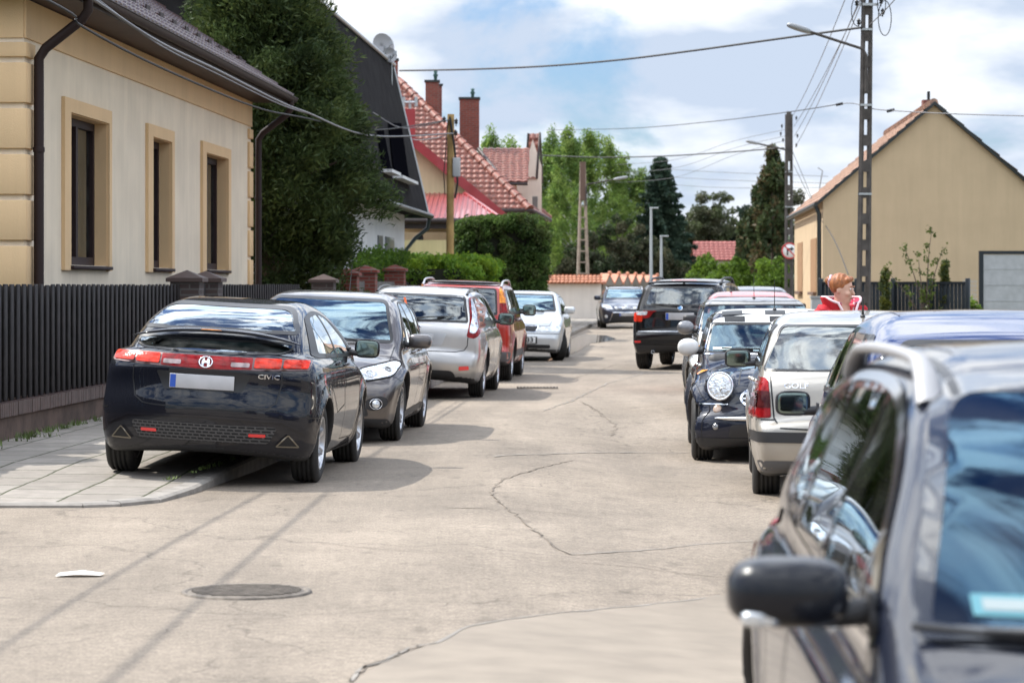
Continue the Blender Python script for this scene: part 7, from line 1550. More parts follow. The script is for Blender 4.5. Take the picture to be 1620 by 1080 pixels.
def wire(pts_or_a, b=None, sag=.4, r=.012, label='', group='overhead wires', m=None, n=24, name='overhead_wire', cat='wire'):
    if b is not None:
        a, b = Vector(pts_or_a), Vector(b); pts = [a.lerp(b, k/n)-Vector((0, 0, sag*4*(k/n)*(1-k/n))) for k in range(n+1)]
    else:
        raw = [Vector(p) for p in pts_or_a]; pts = []
        for i in range(len(raw)-1):
            p0, p1, p2, p3 = raw[max(i-1, 0)], raw[i], raw[i+1], raw[min(i+2, len(raw)-1)]
            for k in range(8): u = k/8; pts.append(.5*((2*p1)+(p2-p0)*u+(2*p0-5*p1+4*p2-p3)*u*u+(3*p1-p0-3*p2+p3)*u**3))
        pts.append(raw[-1])
    mb = MB(); mb.tube(pts, r, 5); o = mb.build(name, m or WIREM); tag(o, label, cat, group); return o
def poles():
    # near pole
    s = 66.; t, H, cx = lattice_pole(1365, -150, s, 'near concrete ladder pole with street lamp, in front of the tan gable house', base_w=.30, top_w=.21, px_top=1374)
    zl = CAMH+(450-80)/s; lamp_arm(t, (cx(zl)-.05, -.1, zl), (cx(zl)-1.42, -.1, zl+.42), hl=.62)
    for z, w in ((CAMH+(450-8)/s, .5), (CAMH+(450+40)/s, .5)): mb = MB(); mb.box((cx(z), -.12, z), (w, .06, .06)); mb.build('cross_arm', GALV, t)
    zc = CAMH+450/s; insulators(t, [(cx(zc)-.3, -.15, zc-.1), (cx(zc)-.25, -.15, zc-.55), (cx(zc)+.34, -.15, zc-.3), (cx(zc)+.3, -.15, zc-.05), (cx(zc)-.33, -.15, zc+.2)])
    for (dx, dz, rx, rz_) in ((.38, -.45, .16, .42), (-.30, -.3, .14, .35), (.30, -.1, .1, .3)):   # cable loops
        mb = MB(); mb.tube([(cx(zc)+dx+rx*math.cos(q), -.2, zc+dz+rz_*math.sin(q)) for q in np.linspace(0, 6.28, 25)], .012, 5, caps=False); mb.build('cable_loop', WIREM, t)
    N1 = t.location+Vector((cx(zc), -.2, 0)); z1 = lambda py: CAMH+(450-py)/s
    # second pole, far
    s2 = 36.; t2, H2, cx2 = lattice_pole(1248, 181, s2, 'far concrete pole carrying the round no right turn sign', base_w=.34, top_w=.28)
    zl = CAMH+(450-238)/s2; lamp_arm(t2, (-.1, -.1, zl), (-1.4, -.1, zl+.28), hl=.6, r=.04)
    insulators(t2, [(sx, -.15, CAMH+(450-py)/s2) for sx, py in ((.3, 187), (-.35, 200), (-.4, 212), (.35, 215), (-.3, 222), (.3, 230))])
    mb = MB(); q0 = Vector((.1, -.3, CAMH+(450-235)/s2)); 
    # no-right-turn sign on the pole
    sg = thing('road_sign', 'round white no right turn sign with red ring on the far pole', 'road sign', (t2.location.x+.0, t2.location.y-.35, CAMH+(450-397)/s2))
    r = .36; mb = MB(); M = Matrix.Rotation(0, 4, 'X'); mb.lathe([(.001, -.005), (r, -.005), (r, .012), (.001, .012)], 36, 0, 'y'); mb.build('sign_plate', WHITEP, sg)
    mb = MB(); mb.lathe([(r, -.010), (r*1.0, -.006), (r*.84, -.006), (r*.84, -.010)], 36, 0, 'y', close=True); mb.box((0, -.009, 0), (r*1.75, .003, .055), M=Matrix.Rotation(R(-45+90), 4, 'Y')); mb.build('red_ring', mat('sign_red', (.5, .02, .02), .4), sg)
    mb = MB(); mb.prism([(-.13, -.008, -.18), (-.06, -.008, -.18), (-.06, -.008, .05), (.06, -.008, .05), (.06, -.008, -.02), (.20, -.008, .085), (.06, -.008, .19), (.06, -.008, .12), (-.13, -.008, .12)], (0, -.002, 0)); mb.build('arrow_symbol', DARKP, sg)
    # A-shaped far pole
    s3 = 34.; x, y = (922-CX)/s3, F_PX/s3; t3 = thing('twin_leg_pole', 'far A-shaped concrete pole in front of the birches', 'utility pole', (x, y, 0)); Hh = CAMH+(450-256)/s3
    for sd in (-1, 1): mb = MB(); mb.tube([(sd*.28, 0, 0), (sd*.07, 0, Hh)], [.09, .065], 4, smooth=False); mb.build('leg', mat('pole_pale', (.30, .24, .19), .9, var=.2), t3)
    for k in range(1, 14): z = Hh*k/14; w = .56-.42*z/Hh; mb = MB(); mb.box((0, 0, z), (w*.9, .1, .06)); mb.build('rung', MATS['pole_pale'], t3)
    mb = MB(); mb.box((0, 0, Hh-.9), (.24, .2, 1.8)); mb.build('pole_head', mat('pole_rust', (.13, .08, .06), .8), t3)
    lamp_arm(t3, (.15, -.1, CAMH+(450-292)/s3), (1.45, -.1, CAMH+(450-284)/s3), r=.03, hl=.7)
    # wooden pole at left
    s4 = 61.; x, y = (712-CX)/s4, F_PX/s4; t4 = thing('wooden_pole', 'yellow-brown wooden pole with wires in front of the red-roofed villa', 'utility pole', (x, y, 0)); Hw = CAMH+(450-181)/s4
    mb = MB(); mb.tube([(0, 0, 0), (0, 0, Hw*.5), (.02, 0, Hw)], [.105, .10, .09], 14); mb.build('pole_shaft', mat('wood_pole', (.36, .23, .085), .8, var=.3, vscale=2, bump=.4, bscale=25), t4)
    z = CAMH+(450-265)/s4; mb = MB(); mb.box((.17, -.1, z), (.20, .16, .5), bev=.02); mb.build('junction_box', mat('box_grey', (.4, .41, .42), .5), t4)
    mb = MB(); mb.tube([(.13, -.12, z-.8), (.2, -.15, z-.4), (.12, -.15, z+.5), (.0, -.14, z+1.3)], .03, 6); mb.tube([(-.13, -.12, z-.7), (-.16, -.15, z-.2), (-.05, -.14, z+1.2)], .015, 6); mb.build('down_cable', WIREM, t4)
    insulators(t4, [(-.15, -.12, Hw-.15), (.16, -.12, Hw-.2), (.15, -.12, Hw-.5)])
    # slim modern lamps, far
    for px, pt, s_, lab in ((1030, 329, 34., 'taller slim grey street lamp in front of the spruce'), (1048, 373, 34., 'shorter slim grey street lamp right of the taller one')):
        x, y = (px-CX)/s_, F_PX/s_; t = thing('street_lamp', lab, 'street lamp', (x, y+(0 if px < 1040 else 1), 0), 0, 'slim grey street lamps'); Hh = CAMH+(450-pt)/s_
        gm = mat('lamp_grey', (.42, .45, .46), .5, .3); mb = MB(); mb.tube([(0, 0, 0), (0, 0, Hh-.02)], [.09, .055], 10); mb.build('lamp_post', gm, t); mb = MB(); mb.box((.14, 0, Hh), (.42, .18, .06), bev=.02); mb.build('lamp_head', gm, t)
    # ----- wires -----
    A = lambda px, py, s_: P(px, py, s_)
    lat = 6.1; w = lambda px, py, a_=lat: P(px, py, (VPX-px)/a_)
    top4 = Vector((t4.location.x, t4.location.y-.12, Hw-.15))
    near = [Vector((-5.75, 6, 5.2)), Vector((-5.3, 15, 4.45))]
    wire(near+[w(78, 2), w(130, 42), w(250, 105), w(400, 168), w(480, 186), w(590, 206), top4], r=.015, label='black cable sagging past the eave of the cream bungalow, lower of two')
    wire([Vector((-5.35, 6, 5.3)), Vector((-4.85, 15, 4.7)), w(60, -60, 5.9), w(152, 2, 5.8), w(250, 66, 5.6), w(345, 112, 5.6), w(440, 160, 5.6), w(485, 178, 5.6), w(590, 215, 5.6), top4+Vector((.1, 0, -.35))], r=.017, m=WIREG, label='grey cable sagging past the cream bungalow, upper of two')
    wire([w(134, -14, 6.0), w(158, 2, 5.9), w(250, 70, 5.7), w(345, 118, 5.7), w(440, 164, 5.7), w(487, 180, 5.7)], r=.010, m=WIREG, label='thin grey wire running just under the upper cable past the bungalow')
    wire([A(590, 178, 78), A(640, 203, 62), top4], r=.012, m=WIREG, label='wire from the conifer side to the top of the wooden pole')
    wire([A(590, 178, 60), A(650, 220, 56), top4+Vector((0, 0, -.4))], r=.012, m=WIREG, label='lower grey wire joining the wooden pole beside the mansard roof')
    c1 = Vector((N1.x-.15, N1.y, z1(45)))
    wire([A(632, 112, 46), A(740, 110, 48.5), A(860, 105, 51.5), A(980, 95, 54.5), A(1100, 80, 58), A(1230, 62, 62), c1], r=.03, label='thick black cable crossing the sky from the villa to the near pole')
    wire([A(865, 206, 34), A(1000, 203, 40), A(1130, 192, 46), A(1250, 177, 54), A(1333, 164, 62)], r=.014, label='thin wire from the small gable tower to the black spacer by the near pole')
    wire([A(1333, 164, 62), A(1352, 164, 64), A(1380, 172, 66), A(1410, 175, 68), A(1500, 180, 70), A(1640, 184, 74)], r=.012, m=WIREG, label='thin wire crossing behind the near pole towards the right edge')
    for px, py, s_, lab in ((1328, 165, 62, 'black spacer on the wire left of the near pole'), (1409, 175, 68, 'black spacer on the wire right of the near pole')):
        q = P(px, py, s_); mb = MB(); mb.tube([q-Vector((.09, 0, .02)), q+Vector((.09, 0, .02))], .035, 8); tag(mb.build('wire_clamp', DARKP), lab, 'wire clamp')
    fan = [(1352, -20, 1252, 187, 0), (1385, -30, 1256, 200, 1), (1400, -40, 1257, 215, 2), (1440, -30, 1258, 233, 3)]
    for (xa, ya, xb, yb, k), nm in zip(fan, ('topmost', 'second', 'third', 'lowest')):
        wire(P(min(xa, 1385), ya-20, 66), P(xb, yb, 36), .25, .012, m=WIREG, label=nm+' of the four wires strung between the near pole and the sign pole')
    wire(P(1375, 40, 66), P(1440, -30, 80), .05, .012, m=WIREG, label='short wire rising to the right from the near pole head')
    wire([A(858, 246, 30), A(950, 249, 32), A(1050, 247, 33), A(1150, 241, 35), A(1240, 234, 36)], r=.03, label='dark cable from the villa side to the sign pole below its lamp')
    for k, (ya, yb) in enumerate(((262, 205), (275, 215), (290, 222))): wire([A(930, ya, 25), A(1060, ya-8, 29), A(1160, (ya+yb)/2-10, 33), A(1243, yb, 36)], r=.012, m=WIREG, label=('upper', 'middle', 'lower')[k]+' faint wire from the A-shaped pole to the sign pole')
    for k, (ya, yb) in enumerate(((268, 282), (280, 293), (292, 300))): wire([A(1060, ya, 20), A(1150, ya+5, 22), A(1310, yb-3, 25)], r=.02, m=WIREG, label=('upper', 'middle', 'lower')[k]+' of three level wires behind the sign pole')
    wire([A(1254, 240, 36), A(1275, 290, 40), A(1290, 330, 48), A(1302, 352, 51)], r=.014, label='slack cable from the sign pole down to the tan house eave')
    wire([A(1256, 262, 36), A(1290, 330, 46), A(1320, 380, 55), A(1342, 434, 60)], r=.014, label='slack cable falling across the tan gable wall')
# ---------- far structures ----------
def far_things():
    s = 37.; a = P(866, 450, s); b = P(951, 450, s); W = plaster('plaster_wall_white', (.66, .62, .57), .04); OT = TILE_OR
    t = thing('tiled_wall', 'white garden wall with an orange tile coping at the end of the street', 'wall', (a.x, a.y, 0)); L_ = b.x-a.x; h = CAMH+(450-447)/s
    mb = MB(); mb.box((L_/2, 0, h/2), (L_, .3, h)); mb.build('wall_body', W, t)
    roof_tiles('coping_tiles', [(-.1, -.35, h-.03), (L_+.05, -.35, h-.03), (L_+.05, .0, h+.30), (-.1, .0, h+.30)], (1, 0, 0), OT, t, .17, .16, .05, .03)
    roof_tiles('coping_tiles', [(-.1, .35, h-.03), (L_+.05, .35, h-.03), (L_+.05, .0, h+.30), (-.1, .0, h+.30)], (1, 0, 0), OT, t, .17, .16, .05, .03)
    # grey lean-to with small tiled gables
    c = P(951, 450, s); t = thing('tiled_shed', 'long grey shed with a row of small tiled gables behind the dark blue estate', 'shed', (c.x+.02, c.y, 0)); gm = mat('shed_grey', (.22, .19, .15), .85, var=.2, vscale=3)
    L2 = 2.6; far = Vector((1.15, 9, 0)); h2 = CAMH+(450-449)/s
    d = P(1040, 450, 30)-c; mb = MB(); mb.prism([(0, 0, 0), (d.x, d.y, 0), (d.x+1, d.y+2, 0), (0, 3, 0)], (0, 0, h2+.1)); mb.build('wall_body', gm, t)
    for k in range(7):
        f = k/7; p = d*f; q = d*((k+.85)/7); mid = (p+q)/2; n_ = Vector((d.y, -d.x, 0)).normalized()*.18
        mb = MB(); zt_ = h2+.46; mb.prism([p+n_+Vector((0, 0, h2+.08)), mid+n_+Vector((0, 0, zt_)), mid+n_+Vector((0, 0, zt_-.10)), p+n_+Vector((0, 0, h2-.02))], -n_*2.2); mb.prism([q+n_+Vector((0, 0, h2+.08)), mid+n_+Vector((0, 0, zt_)), mid+n_+Vector((0, 0, zt_-.10)), q+n_+Vector((0, 0, h2-.02))], -n_*2.2); mb.se(mid+n_+Vector((0, 0, zt_)), (.09, .09, .10), .8, .8); mb.build('gable_tiles', OT, t); mb = MB(); mb.prism([p+n_*1.04+Vector((0, 0, h2-.06)), q+n_*1.04+Vector((0, 0, h2-.06)), mid+n_*1.04+Vector((0, 0, zt_-.13))], -n_*.5); mb.build('gable_board', gm, t)
        mb = MB(); mb.box(p+n_*.5+Vector((.05, 0, h2/2)), (.14, .14, h2)); mb.build('shed_post', gm, t)
    # far red-roofed house
    s = 21.; c = P(1100, 450, s); t = thing('far_house', 'distant low house with a red roof and white walls beyond the bright bush', 'house', (c.x, c.y, 0)); W_ = 92/s; z0 = CAMH+(450-412)/s; z1 = CAMH+(450-386)/s
    mb = MB(); mb.box((W_/2, 2, z0/2), (W_-.5, 4, z0)); mb.build('wall', W, t); roof_tiles('roof', [(-.2, -.4, z0), (W_+.2, -.4, z0), (W_, 2, z1+.2), (.0, 2, z1+.2)], (1, 0, 0), mat('roof_far_red', (.30, .09, .075), .6, var=.2), t, .35, .4, .05, .04)
    mb = MB(); mb.prism([(.0, 2, z1+.2), (W_, 2, z1+.2), (W_+.2, 4.4, z0), (-.2, 4.4, z0)], (0, 0, .05)); mb.build('roof_back', MATS['roof_far_red'], t); mb = MB(); mb.box((W_*.72, -.02, 1.9), (.7, .08, .8)); w_ = mb.build('window', DARKP, t)
    # wooded skyline
    V = []; F = []; n = 5200
    for _ in range(n):
        x = random.uniform(-70, 150); y = random.uniform(300, 340); h = 5.5+2.2*math.sin(x*.09)+1.6*math.sin(x*.23+1)+random.uniform(-.6, .6); z = random.uniform(0, 1)**.6*h; r = random.uniform(.5, 1.1)
        k = len(V); d = rng.normal(size=(3, 3))*r; V.extend([(x+d[0][0], y+d[0][1], z+d[0][2]), (x+d[1][0], y+d[1][1], z+d[1][2]), (x+d[2][0], y+d[2][1], z+d[2][2])]); F.append((k, k+1, k+2))
    tag(np_mesh('far_wood', V, [np.array(F)], mat('leaf_far', (.05, .07, .035), .8, var=.35, vscale=.1)), kind='stuff')
    mb = MB(); xs = np.linspace(-600, 700, 60); z = [10+12*math.sin(x*.006+1)+4*math.sin(x*.021) for x in xs]
    vs = [(x, 1200, -5) for x in xs]+[(x, 1300, zz) for x, zz in zip(xs, z)]+[(x, 1500, -5) for x in xs]; m_ = len(xs)
    mb.add(vs, [(i, i+1, m_+i+1, m_+i) for i in range(m_-1)]+[(m_+i, m_+i+1, 2*m_+i+1, 2*m_+i) for i in range(m_-1)], 0, True); tag(mb.build('hills', mat('hill_green', (.06, .08, .06), .95, var=.2, vscale=.02)), kind='structure')
def leafmat(name, col, t=.35):
    if name in MATS: return MATS[name]
    m = bpy.data.materials.new(name); m.use_nodes = True; nt = m.node_tree; L = nt.links.new; nt.nodes.remove(nt.nodes['Principled BSDF'])
    tc = N(nt, 'ShaderNodeTexCoord'); no = N(nt, 'ShaderNodeTexNoise', i_Scale=1.7, i_Detail=5.); L(tc.outputs['Object'], no.inputs['Vector'])
    cr = N(nt, 'ShaderNodeValToRGB'); cr.color_ramp.elements[0].position = .3; cr.color_ramp.elements[1].position = .7; cr.color_ramp.elements[0].color = (*[c*.6 for c in col], 1); cr.color_ramp.elements[1].color = (*[c*1.4 for c in col], 1); L(no.outputs['Fac'], cr.inputs[0])
    d = N(nt, 'ShaderNodeBsdfDiffuse'); L(cr.outputs[0], d.inputs[0]); tr = N(nt, 'ShaderNodeBsdfTranslucent'); L(cr.outputs[0], tr.inputs[0])
    gl = N(nt, 'ShaderNodeBsdfGlossy'); gl.inputs['Roughness'].default_value = .45; gl.inputs[0].default_value = (.5, .5, .5, 1)
    m1 = N(nt, 'ShaderNodeMixShader'); m1.inputs[0].default_value = t; L(d.outputs[0], m1.inputs[1]); L(tr.outputs[0], m1.inputs[2])
    m2 = N(nt, 'ShaderNodeMixShader'); m2.inputs[0].default_value = .025; L(m1.outputs[0], m2.inputs[1]); L(gl.outputs[0], m2.inputs[2]); L(m2.outputs[0], nt.nodes['Material Output'].inputs['Surface'])
    MATS[name] = m; return m
def leaves(name, C, S, mats, parent, n, size, stretch=(1, 1, 1), droop=0, elong=1.8, seed=0, up=.0, radial=0):
    """C: clump centres (k,3), S: clump radii; n leaves, each a small bent quad, gathered round the clumps"""
    r = np.random.default_rng(seed); C = np.asarray(C, float); k = len(C); w = np.asarray(S, float)**2; ci = r.choice(k, n, p=w/w.sum())
    off = r.normal(size=(n, 3)); off /= np.linalg.norm(off, axis=1)[:, None]; off *= (r.random(n)**.45)[:, None]*np.asarray(S)[ci][:, None]*np.array(stretch)
    P0 = C[ci]+off; P0[:, 2] -= droop*r.random(n)*np.asarray(S)[ci]
    a = r.normal(size=(n, 3)); rd = P0*np.array((1, 1, 0)); rd /= np.linalg.norm(rd, axis=1)[:, None]+1e-6; a += rd*radial; a[:, 2] += up; a[:, 2] -= droop; a /= np.linalg.norm(a, axis=1)[:, None]; b = np.cross(a, r.normal(size=(n, 3))); b /= np.linalg.norm(b, axis=1)[:, None]
    sz = size*r.uniform(.6, 1.35, n)[:, None]; a *= sz*elong*.5; b *= sz*.5
    V = np.stack([P0-a, P0+b, P0+a, P0-b], 1).reshape(-1, 3); F = np.arange(4*n).reshape(-1, 4)
    nm = len(mats); cm = r.integers(0, nm, k); mi = np.where(r.random(n) < .75, cm[ci], r.integers(0, nm, n))
    return np_mesh(name, V, [F], mats, mi, False, parent)
def limb_tree(t, H, r0, clumps, m, k=14, lean=(0, 0), wind=.04, seed=1, name='trunk', top=.92):
    rr = random.Random(seed); mb = MB(); pts = [Vector((lean[0]*f+rr.gauss(0, wind)*f, lean[1]*f+rr.gauss(0, wind)*f, H*top*f)) for f in np.linspace(0, 1, 9)]
    mb.tube(pts, [r0*(1-.85*f) for f in np.linspace(0, 1, 9)], 8)
    for c in rr.sample(list(clumps), min(k, len(clumps))):
        c = Vector(c); zz = max(.15*H, min(c.z-.3-abs(c.x)*.5, H*.85)); f = zz/(H*top); i = min(int(f*8), 7); p = pts[i].lerp(pts[i+1], f*8-i); mid = p.lerp(c, .5)+Vector((0, 0, .12*(c-p).length)); rad = r0*(1-.85*f)*.45; mb.tube([p, mid, c], [rad, rad*.6, rad*.2], 5)
    return mb.build(name, m, t)
BARK = mat('bark_brown', (.09, .065, .05), .9, var=.3, vscale=6, bump=.5, bscale=20); BIRCHB = mat('bark_birch', (.45, .43, .40), .8, var=.5, vscale=4, bump=.3, bscale=18)
def blob_clumps(n, center, rad, r, bot=-1, surf=.6, cr=(.3, .6)):
    C = []; S = []
    while len(C) < n:
        d = Vector((r.gauss(0, 1), r.gauss(0, 1), r.gauss(0, 1))).normalized()*(r.random()**(1-surf))
        if d.z < bot: continue
        C.append((center[0]+d.x*rad[0], center[1]+d.y*rad[1], center[2]+d.z*rad[2])); S.append(r.uniform(*cr))
    return C, S
def trees():
    r = random.Random(77); t = thing('shadow_tree', 'unseen leafy tree added beyond the left edge to cast shadow on the pavement', 'tree', (-6.75, 24.6, 0)); C, S = blob_clumps(60, (0, 0, 2.0), (1.1, 3.0, 1.35), r, -1, .5, (.35, .6)); leaves('crown', C, S, [leafmat('shadow_tree_leaf', (.06, .10, .025), .3)], t, 30000, .15, seed=77); limb_tree(t, 2.8, .08, C, BARK, 20)  # tree added out of view, crown dense enough to shade the left pavement
    # big thuja-like conifer beside the bungalow
    s = 83.; x, y = (416-CX)/s, F_PX/s; t = thing('conifer', 'huge dark conifer between the cream bungalow and the black mansard house', 'tree', (x, y+.6, 0)); r = random.Random(3); C = []; S = []
    H = 11.
    for _ in range(1050):
        f = r.random()**.8; z = .9+f*(H-1.0); R_ = float(np.interp(z, [.9, 3, 4.9, 5.6, 6.2, 7, 9, 11], [1.5, 1.95, 1.95, 1.6, 1.25, 1.1, 1.0, .3]))*(1+.09*math.sin(z*2.3)); lx = float(np.interp(z, [5, 6.2, 7, 9, 11], [0, -.2, -.4, -.6, -.7]))
        a = r.uniform(0, 6.28); q = R_*r.uniform(.45, 1.0)*(1+.12*math.sin(3*a+z)); C.append((q*math.cos(a)+lx+.15, q*math.sin(a), z)); S.append(r.uniform(.22, .46))
    leaves('crown', C, S, [leafmat('thuja_dark', (.042, .066, .025), .3), leafmat('thuja_mid', (.06, .09, .03), .3), leafmat('thuja_tip', (.075, .10, .03), .35)], t, 270000, .032, (1, 1, .9), .0, 4.2, 5, .9, 1.3)
    leaves('foliage_sprays', C[:420], [a*1.5 for a in S[:420]], [MATS['thuja_mid'], MATS['thuja_tip']], t, 45000, .032, (1, 1, .8), .0, 4.4, 6, .5, 2.2)
    limb_tree(t, H, .22, C, BARK, 40)
    # clipped tall hedge and low hedges
    def hedge(px0, px1, s0, h, depth, label, cols, nl, seed, s_b=None, bulge=.10, name='clipped_hedge', sz=.075, rnd=.25):
        a = P(px0, 450, s0); b = P(px1, 450, s_b or s0); t = thing(name, label, 'hedge', (a.x, a.y, 0)); d = Vector((b.x-a.x, b.y-a.y, 0)); L_ = d.length; u = d.normalized(); v = Vector((-u.y, u.x, 0)); r = random.Random(seed); C = []; S = []
        n = int(L_*h*depth*2+(L_*h*2+depth*h*2+L_*depth)*9)
        for _ in range(n):
            face = r.random(); X, Y, Z = r.uniform(0, L_), r.uniform(0, depth), r.uniform(.1, h)
            if face < .3: Z = h
            elif face < .65: Y = 0
            elif face < .8: X = L_
            elif face < .92: X = 0
            k = rnd; zz = Z-k*max(0, (abs(X/L_-.5)*2)**6)-.1*math.sin(X*2.1)*.5; p = u*X+v*Y; C.append((p.x+r.gauss(0, bulge*.5), p.y+r.gauss(0, bulge*.5), zz-.12+r.gauss(0, bulge*.4))); S.append(r.uniform(.12, .26))
        leaves('foliage', C, S, cols, t, nl, sz, (1, 1, 1), 0, 1.7, seed, .3)
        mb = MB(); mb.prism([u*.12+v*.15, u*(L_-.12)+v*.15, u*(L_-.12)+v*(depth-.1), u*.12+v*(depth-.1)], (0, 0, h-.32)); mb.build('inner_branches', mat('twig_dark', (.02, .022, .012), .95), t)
    hedge(724, 858, 57., 3.45, 2.6, 'tall dark clipped hedge block right of the wooden pole', [leafmat('hedge_dark', (.055, .10, .026), .4), leafmat('hedge_mid', (.09, .15, .034), .45), leafmat('thuja_tip', (.09, .10, .03))], 90000, 11, bulge=.09, sz=.048)
    hedge(570, 702, 72., 2.35, .45, 'low bright clipped hedge in front of the white mansard house', [leafmat('hedge_bright', (.14, .25, .03), .5), leafmat('hedge_green', (.09, .17, .028), .45)], 30000, 12, s_b=52, sz=.05)
    hedge(733, 790, 66., 2.25, 1.6, 'rounded yellow-green hedge end right of the wooden pole', [leafmat('hedge_lime', (.22, .32, .03), .5), MATS['hedge_bright']], 22000, 13, s_b=64, sz=.05, rnd=.5)
    # birches
    bl = [leafmat('birch_a', (.19, .28, .06), .5), leafmat('birch_b', (.12, .20, .05), .5), leafmat('birch_c', (.25, .33, .09), .5)]
    specs = [(775, 195, 30, 1.8, 'leftmost birch, rising behind the villa between its chimneys and tower'), (812, 218, 29, 1.4, 'thin birch just left of the villa tower'), (872, 205, 27, 1.6, 'birch just right of the villa tower'), (900, 188, 27, 1.9, 'tallest birch, behind the A-shaped pole'), (932, 200, 26.5, 1.9, 'birch directly right of the A-shaped pole'), (960, 210, 26, 2.0, 'fourth birch of the row, mid green'), (988, 232, 25.5, 1.9, 'birch with a rounded top left of the spruce'), (1010, 262, 25, 1.6, 'low birch touching the spruce'), (885, 250, 25, 2.2, 'broad light birch low behind the tall hedge')]
    for i, (px, pt, s, R_, lab) in enumerate(specs):
        r = random.Random(40+i); x, y = (px-CX)/s, F_PX/s; t = thing('birch_tree', lab, 'tree', (x, y+r.uniform(-3, 4), 0), 0, 'birches behind the street'); H = CAMH+(450-pt)/s; C = []; S = []
        for _ in range(70):
            f = r.random(); z = 1.2+f*(H-1.5); rr = R_*(math.sin(math.pi*min(.97, .25+.75*f))**.8)*(.95 if f < .85 else .5); a = r.uniform(0, 6.28); q = rr*math.sqrt(r.random())
            for k in range(5): C.append((q*math.cos(a)*(1+.05*k)+r.gauss(0, .2), q*math.sin(a)*(1+.05*k)+r.gauss(0, .2), z-.28*k+r.gauss(0, .15))); S.append(r.uniform(.16, .42))
        leaves('crown', C, S, bl, t, 22000, .09, (1, 1, 1.3), .5, 1.6, 60+i); limb_tree(t, H, .09, C, BIRCHB, 34, wind=.12, seed=i)
    # spruce
    s = 26.; x, y = (1045-CX)/s, F_PX/s; t = thing('spruce_tree', 'dark pointed spruce behind the slim street lamps', 'tree', (x, y, 0)); H = CAMH+(450-236)/s; r = random.Random(8); C = []; S = []
    for k in range(26):
        z = .8+(H-1.1)*k/26; R_ = 2.55*(1-k/26)**.8*(1+.18*math.sin(k*2.7))+.12; nb = max(5, int(13*(1-k/30)))
        for j in range(nb):
            a = 6.28*j/nb+k+r.uniform(-.2, .2)
            for q in (.35, .6, .8, 1.0): C.append((R_*q*math.cos(a), R_*q*math.sin(a), z-.35*q*R_*.35)); S.append(.30*(1.15-q*.5))
    leaves('crown', C, S, [leafmat('spruce_a', (.035, .062, .042), .2), leafmat('spruce_b', (.055, .085, .055), .2)], t, 42000, .13, (1, 1, .55), .5, 2.6, 9); limb_tree(t, H, .2, C, BARK, 10)
    # other far trees
    def round_tree(px, pt, s, R_, lab, cols, nl=12000, cr=(.4, .9), zb=.25, seed=1, lw=.17, bark=BARK, flat=1.0, name='broadleaf_tree', grp=None):
        r = random.Random(seed); x, y = (px-CX)/s, F_PX/s; t = thing(name, lab, 'tree', (x, y, 0), 0, grp); H = CAMH+(450-pt)/s; cz = H*(.5+zb/2); C, S = blob_clumps(80, (0, 0, cz), (R_, R_*flat, H*(.5-zb/2)*.95), r, -1, .5, cr)
        C = [(a+.25*R_*math.sin(c*1.3+seed), b, c) for a, b, c in C]; leaves('crown', C, S, cols, t, nl, lw, (1, 1, .8), .1, 1.5, seed); limb_tree(t, H, .16, C, bark, 30, seed=seed); return t
    ol = [leafmat('olive_a', (.085, .095, .055), .4), leafmat('olive_b', (.12, .12, .075), .4), leafmat('olive_c', (.09, .11, .05), .4)]
    round_tree(1128, 296, 19., 2.6, 'sparse olive-brown tree in the distance, tallest of its clump', ol, 11000, (.35, .8), .2, 21); round_tree(1100, 320, 18.5, 1.8, 'low olive tree left of the tallest distant one', ol, 7000, (.3, .6), .2, 22); round_tree(1160, 315, 18.8, 1.6, 'narrow bluish tree right of the tallest distant one', [leafmat('blue_green', (.04, .065, .045), .25), ol[0]], 8000, (.3, .6), .1, 23)
    round_tree(1272, 290, 19., 1.4, 'tree top showing left of the tan house roof', ol, 6000, (.3, .6), .1, 24)
    # columnar conifers at right
    for i, (px, pt, s, R_, lab) in enumerate([(1222, 240, 33., .72, 'tall brownish conifer column left of the sign pole'), (1200, 300, 32., .62, 'shorter brownish conifer column further left'), (1238, 262, 32.5, .5, 'conifer column touching the sign pole'), (1188, 345, 31., .5, 'lowest conifer column beside the red distant roof')]):
        r = random.Random(70+i); x, y = (px-CX)/s, F_PX/s; t = thing('columnar_conifer', lab, 'tree', (x, y+i, 0), 0, 'columnar conifers near the sign pole'); H = CAMH+(450-pt)/s; C = []; S = []
        for _ in range(110): f = r.random(); z = .8+f*(H-.9); rr = R_*(1-f**2.2)**.6*(1+.25*math.sin(z*3)); a = r.uniform(0, 6.28); C.append((rr*math.cos(a)*r.uniform(.5, 1.1), rr*math.sin(a), z)); S.append(r.uniform(.15, .38))
        leaves('crown', C, S, [leafmat('conifer_brown', (.12, .095, .045), .3), leafmat('conifer_green', (.075, .10, .04), .3), leafmat('conifer_deep', (.05, .07, .03), .3)], t, 9000, .12, (1, 1, 1.3), -.6, 2.2, 80+i); limb_tree(t, H, .1, C, BARK, 20, seed=i)
    def bush(px, pt, s, w, lab, cols, nl, seed, grp=None, lw=.11, dep=1.4, name='bush', cr=(.2, .45)):
        r = random.Random(seed); x, y = (px-CX)/s, F_PX/s; t = thing(name, lab, 'bush', (x, y, 0), 0, grp); H = CAMH+(450-pt)/s; C, S = blob_clumps(60, (0, 0, H*.48), (w, dep, H*.5), r, -.95, .55, cr); leaves('crown', C, S, cols, t, nl, lw, (1, 1, 1), 0, 1.5, seed, .2); limb_tree(t, H*.9, .06, C, BARK, 24, seed=seed); return t
    lime = [leafmat('lime_a', (.15, .24, .03), .5), leafmat('lime_b', (.10, .17, .025), .45)]
